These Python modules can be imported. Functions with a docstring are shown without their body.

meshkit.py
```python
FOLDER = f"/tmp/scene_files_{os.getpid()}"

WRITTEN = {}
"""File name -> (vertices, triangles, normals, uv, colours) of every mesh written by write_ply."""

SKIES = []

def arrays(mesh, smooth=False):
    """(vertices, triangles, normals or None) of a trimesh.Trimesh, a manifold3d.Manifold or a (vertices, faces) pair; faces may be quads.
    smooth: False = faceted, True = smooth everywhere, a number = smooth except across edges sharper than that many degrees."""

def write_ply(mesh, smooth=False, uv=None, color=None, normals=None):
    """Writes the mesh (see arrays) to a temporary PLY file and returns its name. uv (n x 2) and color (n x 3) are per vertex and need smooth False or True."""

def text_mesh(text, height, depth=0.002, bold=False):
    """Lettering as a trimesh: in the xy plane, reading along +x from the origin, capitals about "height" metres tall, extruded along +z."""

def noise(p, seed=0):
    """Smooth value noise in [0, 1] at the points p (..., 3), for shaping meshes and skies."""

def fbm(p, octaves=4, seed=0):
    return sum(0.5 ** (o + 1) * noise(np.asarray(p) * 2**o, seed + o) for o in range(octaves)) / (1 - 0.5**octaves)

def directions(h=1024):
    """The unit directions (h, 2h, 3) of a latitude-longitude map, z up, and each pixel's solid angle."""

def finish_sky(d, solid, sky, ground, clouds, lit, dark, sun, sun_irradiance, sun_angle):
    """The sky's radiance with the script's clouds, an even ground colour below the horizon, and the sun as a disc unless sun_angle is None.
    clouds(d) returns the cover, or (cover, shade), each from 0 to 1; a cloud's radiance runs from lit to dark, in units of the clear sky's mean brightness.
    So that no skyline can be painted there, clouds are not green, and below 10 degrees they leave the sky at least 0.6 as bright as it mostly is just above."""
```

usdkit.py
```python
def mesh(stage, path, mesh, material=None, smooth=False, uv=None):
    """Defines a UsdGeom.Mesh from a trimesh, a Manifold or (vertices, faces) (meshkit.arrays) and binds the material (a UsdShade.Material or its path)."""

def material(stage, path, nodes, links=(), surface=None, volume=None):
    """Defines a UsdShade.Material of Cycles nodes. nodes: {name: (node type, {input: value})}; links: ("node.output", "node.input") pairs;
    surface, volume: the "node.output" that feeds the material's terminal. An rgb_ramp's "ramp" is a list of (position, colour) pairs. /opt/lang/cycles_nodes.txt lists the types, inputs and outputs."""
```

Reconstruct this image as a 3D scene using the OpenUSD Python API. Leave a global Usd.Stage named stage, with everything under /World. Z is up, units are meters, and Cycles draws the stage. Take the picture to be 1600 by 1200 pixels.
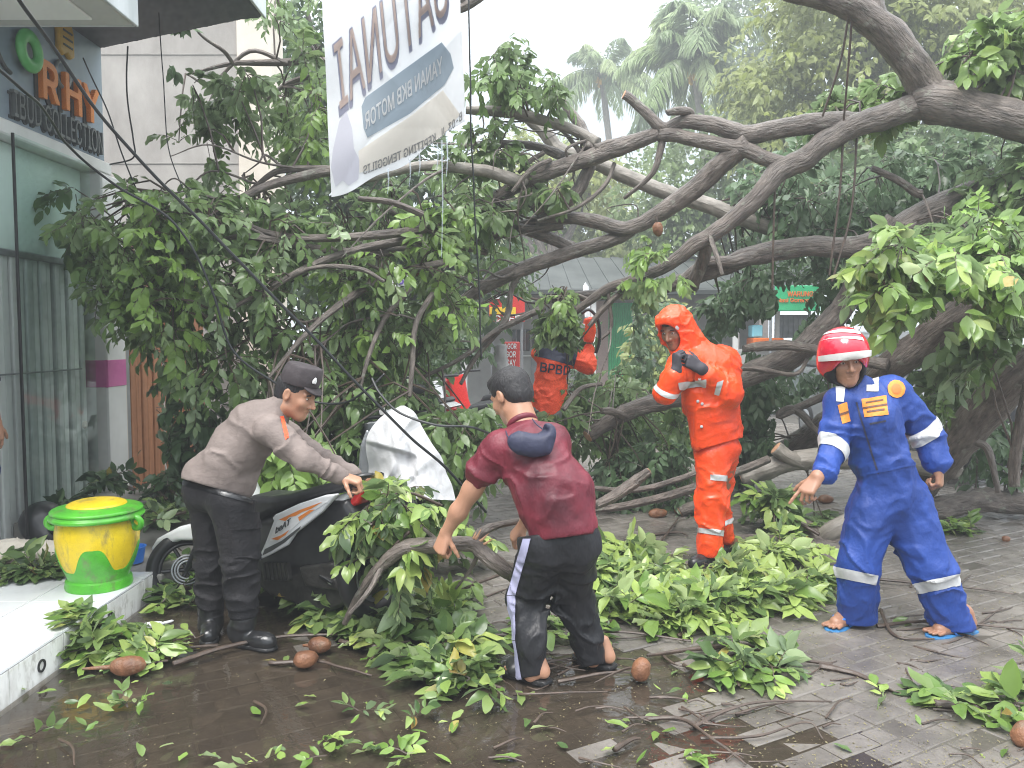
import math
import numpy as np, trimesh, usdkit, meshkit
from scipy.spatial import cKDTree
from scipy.spatial.transform import Rotation as Rot
from pxr import Usd, UsdGeom, UsdLux, UsdShade, Gf, Sdf, Vt

stage = Usd.Stage.CreateInMemory()
UsdGeom.SetStageUpAxis(stage, "Z")
UsdGeom.SetStageMetersPerUnit(stage, 1.0)
UsdGeom.Xform.Define(stage, "/World")
UsdGeom.Scope.Define(stage, "/World/Looks")

# ---------------------------------------------------------------- camera, sky, sun, exposure
EYE, F, PITCH = np.array([0, 0, 1.5]), 1250.0, math.atan(75 / 1250.0)
cam = UsdGeom.Camera.Define(stage, "/World/camera")
cam.AddTranslateOp().Set(Gf.Vec3d(*EYE))
cam.AddRotateXOp().Set(90 - math.degrees(PITCH))
cam.CreateHorizontalApertureAttr(36.0)
cam.CreateVerticalApertureAttr(27.0)
cam.CreateFocalLengthAttr(36.0 * F / 1600)
cam.CreateClippingRangeAttr(Gf.Vec2f(0.05, 2000))
cam.CreateExposureAttr(1.38)
HAZE = 0.0041
SUN_EL, SUN_AZ = math.radians(62), math.radians(-150)      # azimuth from +y towards +x
sun = UsdLux.DistantLight.Define(stage, "/World/sun")
sun.CreateIntensityAttr(0.4)
sun.CreateAngleAttr(30.0)
sun.CreateNormalizeAttr(True) if hasattr(sun, "CreateNormalizeAttr") else None
sun.GetPrim().CreateAttribute("inputs:normalize", Sdf.ValueTypeNames.Bool).Set(True)
sun.CreateColorAttr(Gf.Vec3f(1.0, 0.97, 0.93))
sd = np.array([math.cos(SUN_EL) * math.sin(SUN_AZ), math.cos(SUN_EL) * math.cos(SUN_AZ), math.sin(SUN_EL)])
M = Gf.Matrix4d(1)
M.SetRotate(Gf.Rotation(Gf.Vec3d(0, 0, 1), Gf.Vec3d(*sd)))
sun.AddTransformOp().Set(M)
sky_mat = usdkit.material(stage, "/World/Looks/sky_overcast", {
    "sky": ("sky_texture", {"sky_type": "single_scattering", "sun_disc": False, "sun_elevation": SUN_EL, "sun_rotation": SUN_AZ, "air_density": 1.0, "aerosol_density": 2.0}),
    "co": ("texture_coordinate", {}), "xyz": ("separate_xyz", {}),
    "el": ("rgb_ramp", {"ramp": [(0.0, (2.75, 3.2, 3.55)), (0.25, (2.95, 3.4, 3.75)), (0.5, (8.0, 8.5, 8.9)), (1.0, (17.5, 18.0, 18.4))]}),
    "n": ("noise_texture", {"scale": 2.2, "detail": 4.0, "roughness": 0.55}), "nr": ("map_range", {"from_min": 0.3, "from_max": 0.7, "to_min": 0.93, "to_max": 1.07}), "cl": ("hsv", {}),
    "mix": ("mix", {"fac": 0.9}),
    "bg": ("background_shader", {"strength": 0.1})},
    [("co.generated", "n.vector"), ("co.generated", "xyz.vector"), ("xyz.z", "el.fac"), ("n.fac", "nr.value"), ("nr.result", "cl.value"), ("el.color", "cl.color"), ("sky.color", "mix.color1"), ("cl.color", "mix.color2"), ("mix.color", "bg.color")], surface="bg.background")
dome = UsdLux.DomeLight.Define(stage, "/World/sky")
UsdShade.MaterialBindingAPI.Apply(dome.GetPrim()).Bind(sky_mat)
for k, v in (("kind", "structure"), ("label", "pale even overcast sky above the palms and trees")):
    dome.GetPrim().SetCustomDataByKey(k, v)

UPV = np.array([0, math.sin(PITCH), math.cos(PITCH)])
FWD = np.array([0, math.cos(PITCH), -math.sin(PITCH)])


def ray(px, py):
    return FWD + (px - 800) / F * np.array([1.0, 0, 0]) - (py - 600) / F * UPV


def at(px, py, Y):
    """The point of the place that lies on the photograph's pixel at the distance Y down the street."""
    d = ray(px, py)
    return EYE + d * (Y / d[1])


def onto(px, py, z=0.0):
    d = ray(px, py)
    return EYE + d * ((z - EYE[2]) / d[2])


# ---------------------------------------------------------------- things and parts
_names, _loc = {}, {}


def uniq(parent, name):
    n = _names.get((parent, name), 0)
    _names[(parent, name)] = n + 1
    return f"{parent}/{name}" + (f"_{n:03d}" if n else "")


def data(path, **kw):
    p = stage.GetPrimAtPath(path)
    for k, v in kw.items():
        if v:
            p.SetCustomDataByKey(k, v)


def thing(name, label, cat, loc=(0, 0, 0), group=None, kind=None):
    path = uniq("/World", name)
    x = UsdGeom.Xform.Define(stage, path)
    x.AddTranslateOp().Set(Gf.Vec3d(*map(float, loc)))
    _loc[path] = np.array(loc, float)
    data(path, label=label, category=cat, group=group, kind=kind)
    return path


def vf(m):
    if isinstance(m, trimesh.Trimesh):
        return np.array(m.vertices), np.array(m.faces)
    if hasattr(m, "to_mesh"):
        q = m.to_mesh()
        return np.array(q.vert_properties[:, :3]), np.array(q.tri_verts)
    v, f = np.asarray(m[0], float), np.asarray(m[1], int)
    if f.shape[1] == 4:
        f = np.vstack([f[:, [0, 1, 2]], f[:, [0, 2, 3]]])
    return v, f


def part(parent, name, mesh, mat, smooth=False, uv=None, label=None, kind=None):
    path = uniq(parent, name)
    top = "/".join(path.split("/")[:3])
    v, f = vf(mesh)
    if top in _loc:
        v = v - _loc[top]
    usdkit.mesh(stage, path, (v, f), MATS[mat], smooth, uv)
    data(path, label=label, kind=kind)
    return path


def single(name, mesh, mat, label, cat, smooth=False, group=None, kind=None, uv=None):
    """A thing of one mesh, its origin at its base."""
    path = uniq("/World", name)
    v, f = vf(mesh)
    loc = np.array([(v[:, 0].min() + v[:, 0].max()) / 2, (v[:, 1].min() + v[:, 1].max()) / 2, v[:, 2].min()])
    m = usdkit.mesh(stage, path, (v - loc, f), MATS[mat], smooth, uv)
    UsdGeom.Xformable(m).AddTranslateOp().Set(Gf.Vec3d(*map(float, loc)))
    data(path, label=label, category=cat, group=group, kind=kind)
    return path


def structure(name, mesh, mat, smooth=False, label=None):
    path = uniq("/World", name)
    v, f = vf(mesh)
    usdkit.mesh(stage, path, (v, f), MATS[mat], smooth)
    data(path, kind="structure", label=label)
    _loc[path] = np.zeros(3)
    return path


# ---------------------------------------------------------------- materials
MATS = {}


def pm(name, c1, c2=None, scale=6.0, rough=0.5, rough2=None, bump=0.0, bscale=None, bdist=0.01, spec=0.5, coat=0.0, metallic=0.0, stretch=(1, 1, 1), island=0.0, sheen=0.0, detail=5.0, coords="pos", extra=None, ramp=(0.3, 0.7), bstretch=None, translucent=0.0, diffuse_rough=0.0):
    """A principled material whose colour, gloss and relief follow noise."""
    n = {"p": ("principled_bsdf", {"roughness": rough, "specular_ior_level": spec, "coat_weight": coat, "coat_roughness": 0.12, "metallic": metallic, "sheen_weight": sheen, "base_color": c1, "diffuse_roughness": diffuse_rough}),
         "g": ("geometry", {}), "tc": ("texture_coordinate", {})}
    L = []
    src = {"pos": "g.position", "uv": "tc.UV", "obj": "tc.object"}[coords]
    n["m"] = ("mapping", {"scale": stretch})
    L.append((src, "m.vector"))
    col = None
    if c2 is not None:
        n["n"] = ("noise_texture", {"scale": scale, "detail": detail, "roughness": 0.6})
        n["r"] = ("rgb_ramp", {"ramp": [(ramp[0], c1), (ramp[1], c2)]})
        L += [("m.vector", "n.vector"), ("n.fac", "r.fac")]
        col = "r.color"
        if rough2 is not None:
            n["rr"] = ("map_range", {"from_min": 0.35, "from_max": 0.65, "to_min": rough, "to_max": rough2, "clamp": True})
            L += [("n.fac", "rr.value"), ("rr.result", "p.roughness")]
    if island:
        n["oi"] = ("object_info", {})
        n["ad"] = ("math", {"math_type": "add"})
        n["fr"] = ("math", {"math_type": "fraction"})
        n["ir"] = ("map_range", {"from_min": 0.0, "from_max": 1.0, "to_min": 1 - island, "to_max": 1 + island})
        n["hv"] = ("hsv", {"color": c1})
        L += [("g.random_per_island", "ad.value1"), ("oi.random", "ad.value2"), ("ad.value", "fr.value1"), ("fr.value", "ir.value"), ("ir.result", "hv.value")]
        if col:
            L.append((col, "hv.color"))
        col = "hv.color"
    if extra:
        col = extra(n, L, col)
    if col:
        L.append((col, "p.base_color"))
    if bump:
        n["bm"] = ("mapping", {"scale": bstretch or stretch})
        n["bn"] = ("noise_texture", {"scale": bscale or scale * 4, "detail": 4.0, "roughness": 0.6})
        n["b"] = ("bump", {"strength": bump, "distance": bdist})
        L += [(src, "bm.vector"), ("bm.vector", "bn.vector"), ("bn.fac", "b.height"), ("b.normal", "p.normal")]
    out = "p.BSDF"
    if translucent:
        n["tr"] = ("translucent_bsdf", {"color": c1})
        n["mx"] = ("mix_closure", {"fac": translucent})
        if col:
            L.append((col, "tr.color"))
        L += [("p.BSDF", "mx.closure1"), ("tr.BSDF", "mx.closure2")]
        out = "mx.closure"
    MATS[name] = usdkit.material(stage, "/World/Looks/" + name, n, L, surface=out)


def leafmat(name, dark, mid, light, rough=0.32, trans=0.22, under=1.5, spec=0.5, old=True):
    n = {"g": ("geometry", {}), "oi": ("object_info", {}), "ad": ("math", {"math_type": "add"}), "fr": ("math", {"math_type": "fraction"}),
         "r": ("rgb_ramp", {"ramp": [(0.0, dark), (0.25, [0.6 * a + 0.4 * b for a, b in zip(dark, mid)]), (0.5, mid), (0.75, [0.6 * a + 0.4 * b for a, b in zip(mid, light)]), (0.965, light), (0.985, (0.34, 0.30, 0.07) if old else light), (1.0, (0.25, 0.15, 0.05) if old else light)]}),
         "n": ("noise_texture", {"scale": 1.3, "detail": 2.0}), "nr": ("map_range", {"from_min": 0.3, "from_max": 0.7, "to_min": 0.75, "to_max": 1.25}),
         "hv": ("hsv", {}), "us": ("mix", {"mix_type": "mix"}), "uc": ("hsv", {"value": under, "saturation": 0.72}),
         "p": ("principled_bsdf", {"roughness": rough, "specular_ior_level": spec}), "tr": ("translucent_bsdf", {}), "mx": ("mix_closure", {"fac": trans})}
    L = [("g.random_per_island", "ad.value1"), ("oi.random", "ad.value2"), ("ad.value", "fr.value1"), ("fr.value", "r.fac"), ("g.position", "n.vector"), ("n.fac", "nr.value"),
         ("nr.result", "hv.value"), ("r.color", "hv.color"), ("hv.color", "uc.color"), ("g.backfacing", "us.fac"), ("hv.color", "us.color1"), ("uc.color", "us.color2"),
         ("us.color", "p.base_color"), ("us.color", "tr.color"), ("p.BSDF", "mx.closure1"), ("tr.BSDF", "mx.closure2")]
    MATS[name] = usdkit.material(stage, "/World/Looks/" + name, n, L, surface="mx.closure")


# ---------------------------------------------------------------- mesh helpers
def box(lo, hi):
    lo, hi = np.minimum(lo, hi), np.maximum(lo, hi)
    m = trimesh.creation.box(np.array(hi) - np.array(lo))
    m.apply_translation((np.array(lo) + np.array(hi)) / 2)
    return m


def cbox(lo, hi, c=0.01):
    """A box with chamfered edges: the hull of three shrunken boxes."""
    lo, hi = np.minimum(lo, hi).astype(float), np.maximum(lo, hi).astype(float)
    c = min(c, 0.45 * (hi - lo).min())
    pts = []
    for k in range(3):
        a, b = lo + c, hi - c
        a[k], b[k] = lo[k], hi[k]
        pts.append(trimesh.creation.box(bounds=[a, b]).vertices)
    return trimesh.convex.convex_hull(np.vstack(pts))


def cat(ms):
    vs, fs, n = [], [], 0
    for m in ms:
        v, f = vf(m)
        vs.append(v)
        fs.append(f + n)
        n += len(v)
    return np.vstack(vs), np.vstack(fs)


def catmull(pts, step=None, per=6):
    p = np.asarray(pts, float)
    if len(p) < 3:
        t = np.linspace(0, 1, per * (len(p) - 1) + 1)[:, None]
        return p[0] * (1 - t) + p[-1] * t
    q = np.vstack([2 * p[0] - p[1], p, 2 * p[-1] - p[-2]])
    out = []
    for i in range(len(p) - 1):
        a, b, c, d = q[i:i + 4]
        t = np.linspace(0, 1, per, endpoint=False)[:, None]
        out.append(0.5 * (2 * b + (c - a) * t + (2 * a - 5 * b + 4 * c - d) * t ** 2 + (3 * b - a - 3 * c + d) * t ** 3))
    out.append(p[-1:])
    return np.vstack(out)


def tube(points, radii, sides=8, bumpy=0.0, seed=0, caps=True):
    """A swept tube along points (n x 3) with radii; returns (verts, faces, uv)."""
    p = np.asarray(points, float)
    n = len(p)
    r = np.broadcast_to(np.asarray(radii, float), (n,))
    t = np.gradient(p, axis=0)
    t /= np.linalg.norm(t, axis=1, keepdims=True) + 1e-12
    a = np.zeros_like(t)
    ref = np.array([0, 0, 1.0]) if abs(t[0, 2]) < 0.9 else np.array([1.0, 0, 0])
    cur = np.cross(t[0], ref)
    for i in range(n):
        cur = cur - t[i] * (cur @ t[i])
        cur /= np.linalg.norm(cur) + 1e-12
        a[i] = cur
    b = np.cross(t, a)
    ang = np.arange(sides + 1) * 2 * np.pi / sides
    dirs = np.cos(ang)[None, :, None] * a[:, None] + np.sin(ang)[None, :, None] * b[:, None]
    rr = np.repeat(r[:, None], sides + 1, 1)
    if bumpy:
        base = p[:, None] + dirs * rr[..., None]
        q = base / max(r.max(), 1e-3)
        rr = rr * (1 + bumpy * 2 * (meshkit.fbm(q.reshape(-1, 3) * 1.1, 3, seed).reshape(n, sides + 1) - 0.5))
        run = np.concatenate([[0], np.cumsum(np.linalg.norm(np.diff(p, axis=0), axis=1))])
        q = np.stack([np.repeat(np.cos(ang)[None] * 2.6, n, 0), np.repeat(np.sin(ang)[None] * 2.6, n, 0), np.repeat(run[:, None] * 5, sides + 1, 1)], -1)
        rr = rr * (1 + bumpy * 0.7 * (np.abs(2 * meshkit.fbm(q.reshape(-1, 3), 3, seed + 1).reshape(n, sides + 1) - 1) * 2.5 - 0.5))
    rr[:, -1] = rr[:, 0]
    v = p[:, None] + dirs * rr[..., None]
    L = np.concatenate([[0], np.cumsum(np.linalg.norm(np.diff(p, axis=0), axis=1))])
    uv = np.stack([np.repeat((ang / (2 * np.pi))[None], n, 0) * 2 * np.pi * r.mean(), np.repeat(L[:, None], sides + 1, 1)], -1)
    i, j = np.meshgrid(np.arange(n - 1), np.arange(sides), indexing="ij")
    w = sides + 1
    q = np.stack([i * w + j, i * w + j + 1, (i + 1) * w + j + 1, (i + 1) * w + j], -1).reshape(-1, 4)
    f = np.vstack([q[:, [0, 1, 2]], q[:, [0, 2, 3]]])
    v, uv = v.reshape(-1, 3), uv.reshape(-1, 2)
    if caps:
        k = len(v)
        v = np.vstack([v, p[:1], p[-1:]])
        uv = np.vstack([uv, [[0, 0]], [[0, 0]]])
        j = np.arange(sides)
        f = np.vstack([f, np.stack([j + 1, j, np.full(sides, k)], 1), np.stack([(n - 1) * w + j, (n - 1) * w + j + 1, np.full(sides, k + 1)], 1)])
    return v, f, uv


def rod(a, b, r, sides=8, r2=None):
    v, f, _ = tube(np.array([a, b], float), [r, r if r2 is None else r2], sides)
    return v, f


def lathe(profile, c=(0, 0, 0), sides=40, axis=None):
    """profile: (radius, height) pairs from bottom to top."""
    pr = np.asarray(profile, float)
    ang = np.arange(sides) * 2 * np.pi / sides
    v = np.stack([pr[:, None, 0] * np.cos(ang), pr[:, None, 0] * np.sin(ang), np.repeat(pr[:, 1:2], sides, 1)], -1).reshape(-1, 3)
    i, j = np.meshgrid(np.arange(len(pr) - 1), np.arange(sides), indexing="ij")
    q = np.stack([i * sides + j, i * sides + (j + 1) % sides, (i + 1) * sides + (j + 1) % sides, (i + 1) * sides + j], -1).reshape(-1, 4)
    f = np.vstack([q[:, [0, 1, 2]], q[:, [0, 2, 3]]])
    if axis is not None:
        v = v @ Rot.align_vectors([axis], [[0, 0, 1]])[0].as_matrix().T
    return v + np.array(c), f


def ring(c, R, r, axis, n=36, sides=10, flat=1.0):
    """A torus: centre, big and small radius, axis."""
    ax = np.array(axis, float) / np.linalg.norm(axis)
    u = np.cross(ax, [0, 0, 1.0] if abs(ax[2]) < 0.9 else [1.0, 0, 0])
    u /= np.linalg.norm(u)
    w = np.cross(ax, u)
    A, B = np.meshgrid(np.arange(n) * 2 * np.pi / n, np.arange(sides) * 2 * np.pi / sides, indexing="ij")
    rad = (np.cos(A)[..., None] * u + np.sin(A)[..., None] * w)
    v = np.array(c) + rad * (R + r * np.cos(B))[..., None] + ax * (r * flat * np.sin(B))[..., None]
    i, j = np.meshgrid(np.arange(n), np.arange(sides), indexing="ij")
    q = np.stack([i * sides + j, ((i + 1) % n) * sides + j, ((i + 1) % n) * sides + (j + 1) % sides, i * sides + (j + 1) % sides], -1).reshape(-1, 4)
    return v.reshape(-1, 3), np.vstack([q[:, [0, 1, 2]], q[:, [0, 2, 3]]])


def surface_nets(d, ax):
    """The zero surface of the field d sampled on the rectilinear grid with axes ax."""
    s = d < 0
    nx, ny, nz = d.shape
    acc = np.zeros((nx - 1, ny - 1, nz - 1, 3), np.float32)
    cnt = np.zeros((nx - 1, ny - 1, nz - 1), np.float32)
    G = [a.astype(np.float32) for a in ax]
    faces = []
    cells = {}
    for k in range(3):
        sl0 = [slice(None)] * 3
        sl1 = [slice(None)] * 3
        sl0[k], sl1[k] = slice(0, -1), slice(1, None)
        cross = s[tuple(sl0)] != s[tuple(sl1)]
        idx = np.argwhere(cross)
        i1 = idx.copy()
        i1[:, k] += 1
        d0, d1 = d[tuple(idx.T)], d[tuple(i1.T)]
        t = d0 / (d0 - d1)
        p = np.stack([G[c][idx[:, c]] for c in range(3)], 1)
        p[:, k] += t * (G[k][i1[:, k]] - G[k][idx[:, k]])
        o = [c for c in range(3) if c != k]
        for a in (0, 1):
            for b in (0, 1):
                q = idx.copy()
                q[:, o[0]] -= a
                q[:, o[1]] -= b
                ok = (q >= 0).all(1) & (q[:, 0] < nx - 1) & (q[:, 1] < ny - 1) & (q[:, 2] < nz - 1)
                np.add.at(acc, tuple(q[ok].T), p[ok])
                np.add.at(cnt, tuple(q[ok].T), 1)
        cells[k] = (idx, s[tuple(idx.T)], o)
    on = cnt > 0
    num = np.full(cnt.shape, -1, int)
    num[on] = np.arange(on.sum())
    v = acc[on] / cnt[on][:, None]
    for k in range(3):
        idx, inside, o = cells[k]
        lo = (idx[:, o[0]] > 0) & (idx[:, o[1]] > 0) & (idx[:, o[0]] < d.shape[o[0]] - 1) & (idx[:, o[1]] < d.shape[o[1]] - 1)
        idx, inside = idx[lo], inside[lo]
        q = []
        for a, b in ((0, 0), (1, 0), (1, 1), (0, 1)):
            c = idx.copy()
            c[:, o[0]] -= a
            c[:, o[1]] -= b
            q.append(num[tuple(c.T)])
        q = np.stack(q, 1)
        flip = inside if k != 1 else ~inside
        q[~flip] = q[~flip][:, ::-1]
        faces.append(q)
    q = np.vstack(faces)
    return v.astype(float), np.vstack([q[:, [0, 1, 2]], q[:, [0, 2, 3]]])


class Field:
    """Rounded cones and ellipsoids melted into one smooth surface."""

    def __init__(self):
        self.ops = []

    def cone(self, a, ra, b, rb, k=0.02):
        a, b = np.array(a, float), np.array(b, float)
        m = max(ra, rb)
        self.ops.append(("cone", (a, ra, b, rb), k, np.minimum(a, b) - m, np.maximum(a, b) + m))
        return self

    def chain(self, pts, k=0.02):
        for (a, ra), (b, rb) in zip(pts[:-1], pts[1:]):
            self.cone(a, ra, b, rb, k)
        return self

    def ell(self, c, r, R=None, k=0.02, sub=False):
        c, r = np.array(c, float), np.array(r, float)
        R = np.eye(3) if R is None else np.asarray(R)     # columns: the axes
        self.ops.append(("sub" if sub else "ell", (c, r, R), k, c - r.max(), c + r.max()))
        return self

    def cut(self, p, n):
        """Take away what lies beyond the plane (on the side n points to)."""
        self.ops.append(("cut", (np.array(p, float), np.array(n, float) / np.linalg.norm(n)), 0, None, None))
        return self

    def folds(self, amp, freq, seed=0, stretch=(1, 1, 1)):
        self.ops.append(("folds", (amp, freq, seed, stretch), 0, None, None))
        return self

    def crease(self, a, b, reach, amp, wave, seed=0):
        """Creases running round the axis a-b within reach of it."""
        self.ops.append(("crease", (np.array(a, float), np.array(b, float), reach, amp, wave, seed), 0, None, None))
        return self

    def mesh(self, res=0.01, fine=(), fres=0.004):
        lo = np.min([o[3] for o in self.ops if o[0] in ("cone", "ell")], 0) - 3 * res
        hi = np.max([o[4] for o in self.ops if o[0] in ("cone", "ell")], 0) + 3 * res
        ax = []
        for k in range(3):
            xs, x = [], lo[k]
            while x < hi[k]:
                xs.append(x)
                x += fres if any(a[k] - 0.01 <= x <= b[k] + 0.01 for a, b in fine) else res
            xs.append(x)
            ax.append(np.array(xs))
        d = np.full([len(a) for a in ax], 1.0, np.float32)
        for kind, arg, k, blo, bhi in self.ops:
            if blo is not None:
                m = 0.05 + 2 * k + 2 * res
                sl = tuple(slice(max(0, np.searchsorted(ax[c], blo[c] - m) - 1), np.searchsorted(ax[c], bhi[c] + m) + 1) for c in range(3))
            else:
                sl = (slice(None),) * 3
            X, Yy, Z = ax[0][sl[0]][:, None, None], ax[1][sl[1]][None, :, None], ax[2][sl[2]][None, None, :]
            cur = d[sl]
            if cur.size == 0:
                continue
            if kind == "cone":
                a, ra, b, rb = arg
                ab = b - a
                L2 = max(ab @ ab, 1e-12)
                t = np.clip(((X - a[0]) * ab[0] + (Yy - a[1]) * ab[1] + (Z - a[2]) * ab[2]) / L2, 0, 1)
                e = np.sqrt((X - a[0] - t * ab[0]) ** 2 + (Yy - a[1] - t * ab[1]) ** 2 + (Z - a[2] - t * ab[2]) ** 2) - (ra + (rb - ra) * t)
            elif kind in ("ell", "sub"):
                c, r, R = arg
                q = [((X - c[0]) * R[0, i] + (Yy - c[1]) * R[1, i] + (Z - c[2]) * R[2, i]) / r[i] for i in range(3)]
                g = np.sqrt(q[0] ** 2 + q[1] ** 2 + q[2] ** 2)
                g2 = np.sqrt((q[0] / r[0]) ** 2 + (q[1] / r[1]) ** 2 + (q[2] / r[2]) ** 2) + 1e-9
                e = g * (g - 1) / g2
            elif kind == "cut":
                p, n = arg
                d[:] = np.maximum(d, (X - p[0]) * n[0] + (Yy - p[1]) * n[1] + (Z - p[2]) * n[2])
                continue
            elif kind == "folds":
                amp, freq, seed, st = arg
                near = np.abs(d) < 0.06
                ii = np.argwhere(near)
                pts = np.stack([ax[c][ii[:, c]] for c in range(3)], 1) * np.array(st) * freq
                pts = pts + (meshkit.fbm(pts * 0.7, 2, seed + 5)[:, None] - 0.5) * 1.6
                r1 = np.clip(1 - np.abs(2 * meshkit.fbm(pts, 2, seed) - 1) * 4.5, 0, 1) ** 1.4
                r2 = np.clip(1 - np.abs(2 * meshkit.fbm(pts * 2.1 + 7, 2, seed + 2) - 1) * 4.5, 0, 1) ** 1.4
                d[near] += (amp * (0.7 - 1.5 * r1 - 0.8 * r2)).astype(np.float32)      # ridged
                continue
            else:
                a, b, reach, amp, wave, seed = arg
                near = np.abs(d) < 0.05
                ii = np.argwhere(near)
                pts = np.stack([ax[c][ii[:, c]] for c in range(3)], 1)
                ab = b - a
                L = np.linalg.norm(ab)
                t = (pts - a) @ ab / L
                dist = np.linalg.norm(pts - a - np.clip(t, 0, L)[:, None] * ab / L, axis=1)
                q = (pts - a) - ((pts - a) @ ab / L)[:, None] * ab / L
                q = np.stack([t / wave * 0.9 + meshkit.fbm(pts * 5.0, 2, seed + 9) * 2.2, q[:, 0] * 5 + q[:, 2] * 4, q[:, 1] * 5 + t * 2], 1)
                w = np.clip(1 - dist / reach, 0, 1) ** 0.4 * np.clip(1.25 - np.abs(t / L - 0.5) * 1.9, 0, 1)
                d[near] += (amp * w * (0.6 - 2.4 * np.clip(1 - np.abs(2 * meshkit.fbm(q, 2, seed) - 1) * 4.0, 0, 1) ** 1.3)).astype(np.float32)
                continue
            e = e.astype(np.float32)
            if kind == "sub":
                h = np.clip(0.5 - 0.5 * (cur + e) / k, 0, 1)
                cur[:] = cur + (-e - cur) * h + k * h * (1 - h)
            else:
                h = np.clip(0.5 + 0.5 * (e - cur) / max(k, 1e-6), 0, 1)
                cur[:] = e + (cur - e) * h - k * h * (1 - h)
        d[0], d[-1], d[:, 0], d[:, -1], d[:, :, 0], d[:, :, -1] = (1,) * 6
        v, f = surface_nets(d, ax)
        from scipy.sparse import coo_matrix
        from scipy.sparse.csgraph import connected_components
        nc, lab = connected_components(coo_matrix((np.ones(2 * len(f)), (np.r_[f[:, 0], f[:, 1]], np.r_[f[:, 1], f[:, 2]])), (len(v), len(v))), False)
        if nc > 1:                                     # crumbs left by deep folds go
            big = np.bincount(lab) > 0.03 * len(v)
            f = f[big[lab[f[:, 0]]]]
            used = np.unique(f)
            back = np.full(len(v), -1)
            back[used] = np.arange(len(used))
            v, f = v[used], back[f]
        return v, f


def poly_dist(P, U, V):
    """Signed distance (negative inside) of the grid points U x V to polygon P."""
    P = np.asarray(P, float)
    X, Z = np.meshgrid(U, V, indexing="ij")
    best = np.full(X.shape, 1e9)
    ins = np.zeros(X.shape, bool)
    for a, b in zip(P, np.roll(P, -1, 0)):
        e = b - a
        t = np.clip(((X - a[0]) * e[0] + (Z - a[1]) * e[1]) / max(e @ e, 1e-12), 0, 1)
        best = np.minimum(best, (X - a[0] - t * e[0]) ** 2 + (Z - a[1] - t * e[1]) ** 2)
        c = (a[1] > Z) != (b[1] > Z)
        with np.errstate(divide="ignore", invalid="ignore"):
            ins ^= c & (X < (b[0] - a[0]) * (Z - a[1]) / (b[1] - a[1]) + a[0])
    best = np.sqrt(best)
    return np.where(ins, -best, best)


def slab(P, o, u, v, w, h, r, res=0.012, thick=None):
    """The outline P (in u, v from o) as a rounded plate reaching h to both sides along w; thick(U, V) scales h."""
    P = np.asarray(P, float)
    lo, hi = P.min(0) - 3 * res, P.max(0) + 3 * res
    U, V = np.arange(lo[0], hi[0], res), np.arange(lo[1], hi[1], res)
    W = np.arange(-h - 3 * res, h + 3 * res, res)
    d2 = poly_dist(P, U, V)[..., None] + r
    hh = h if thick is None else h * thick(U[:, None], V[None, :])[..., None]
    d1 = np.abs(W)[None, None, :] - hh + r
    d = np.minimum(np.maximum(d2, d1), 0) + np.sqrt(np.maximum(d2, 0) ** 2 + np.maximum(d1, 0) ** 2) - r
    m, f = surface_nets(d.astype(np.float32), [U, V, W])
    u, v, w = (np.array(x, float) for x in (u, v, w))
    out = np.array(o) + m[:, :1] * u + m[:, 1:2] * v + m[:, 2:] * w
    if np.cross(u, v) @ w < 0:
        f = f[:, ::-1]
    return out, f


def normals(v, f):
    return meshkit.arrays((v, f), True)[2]


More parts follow.
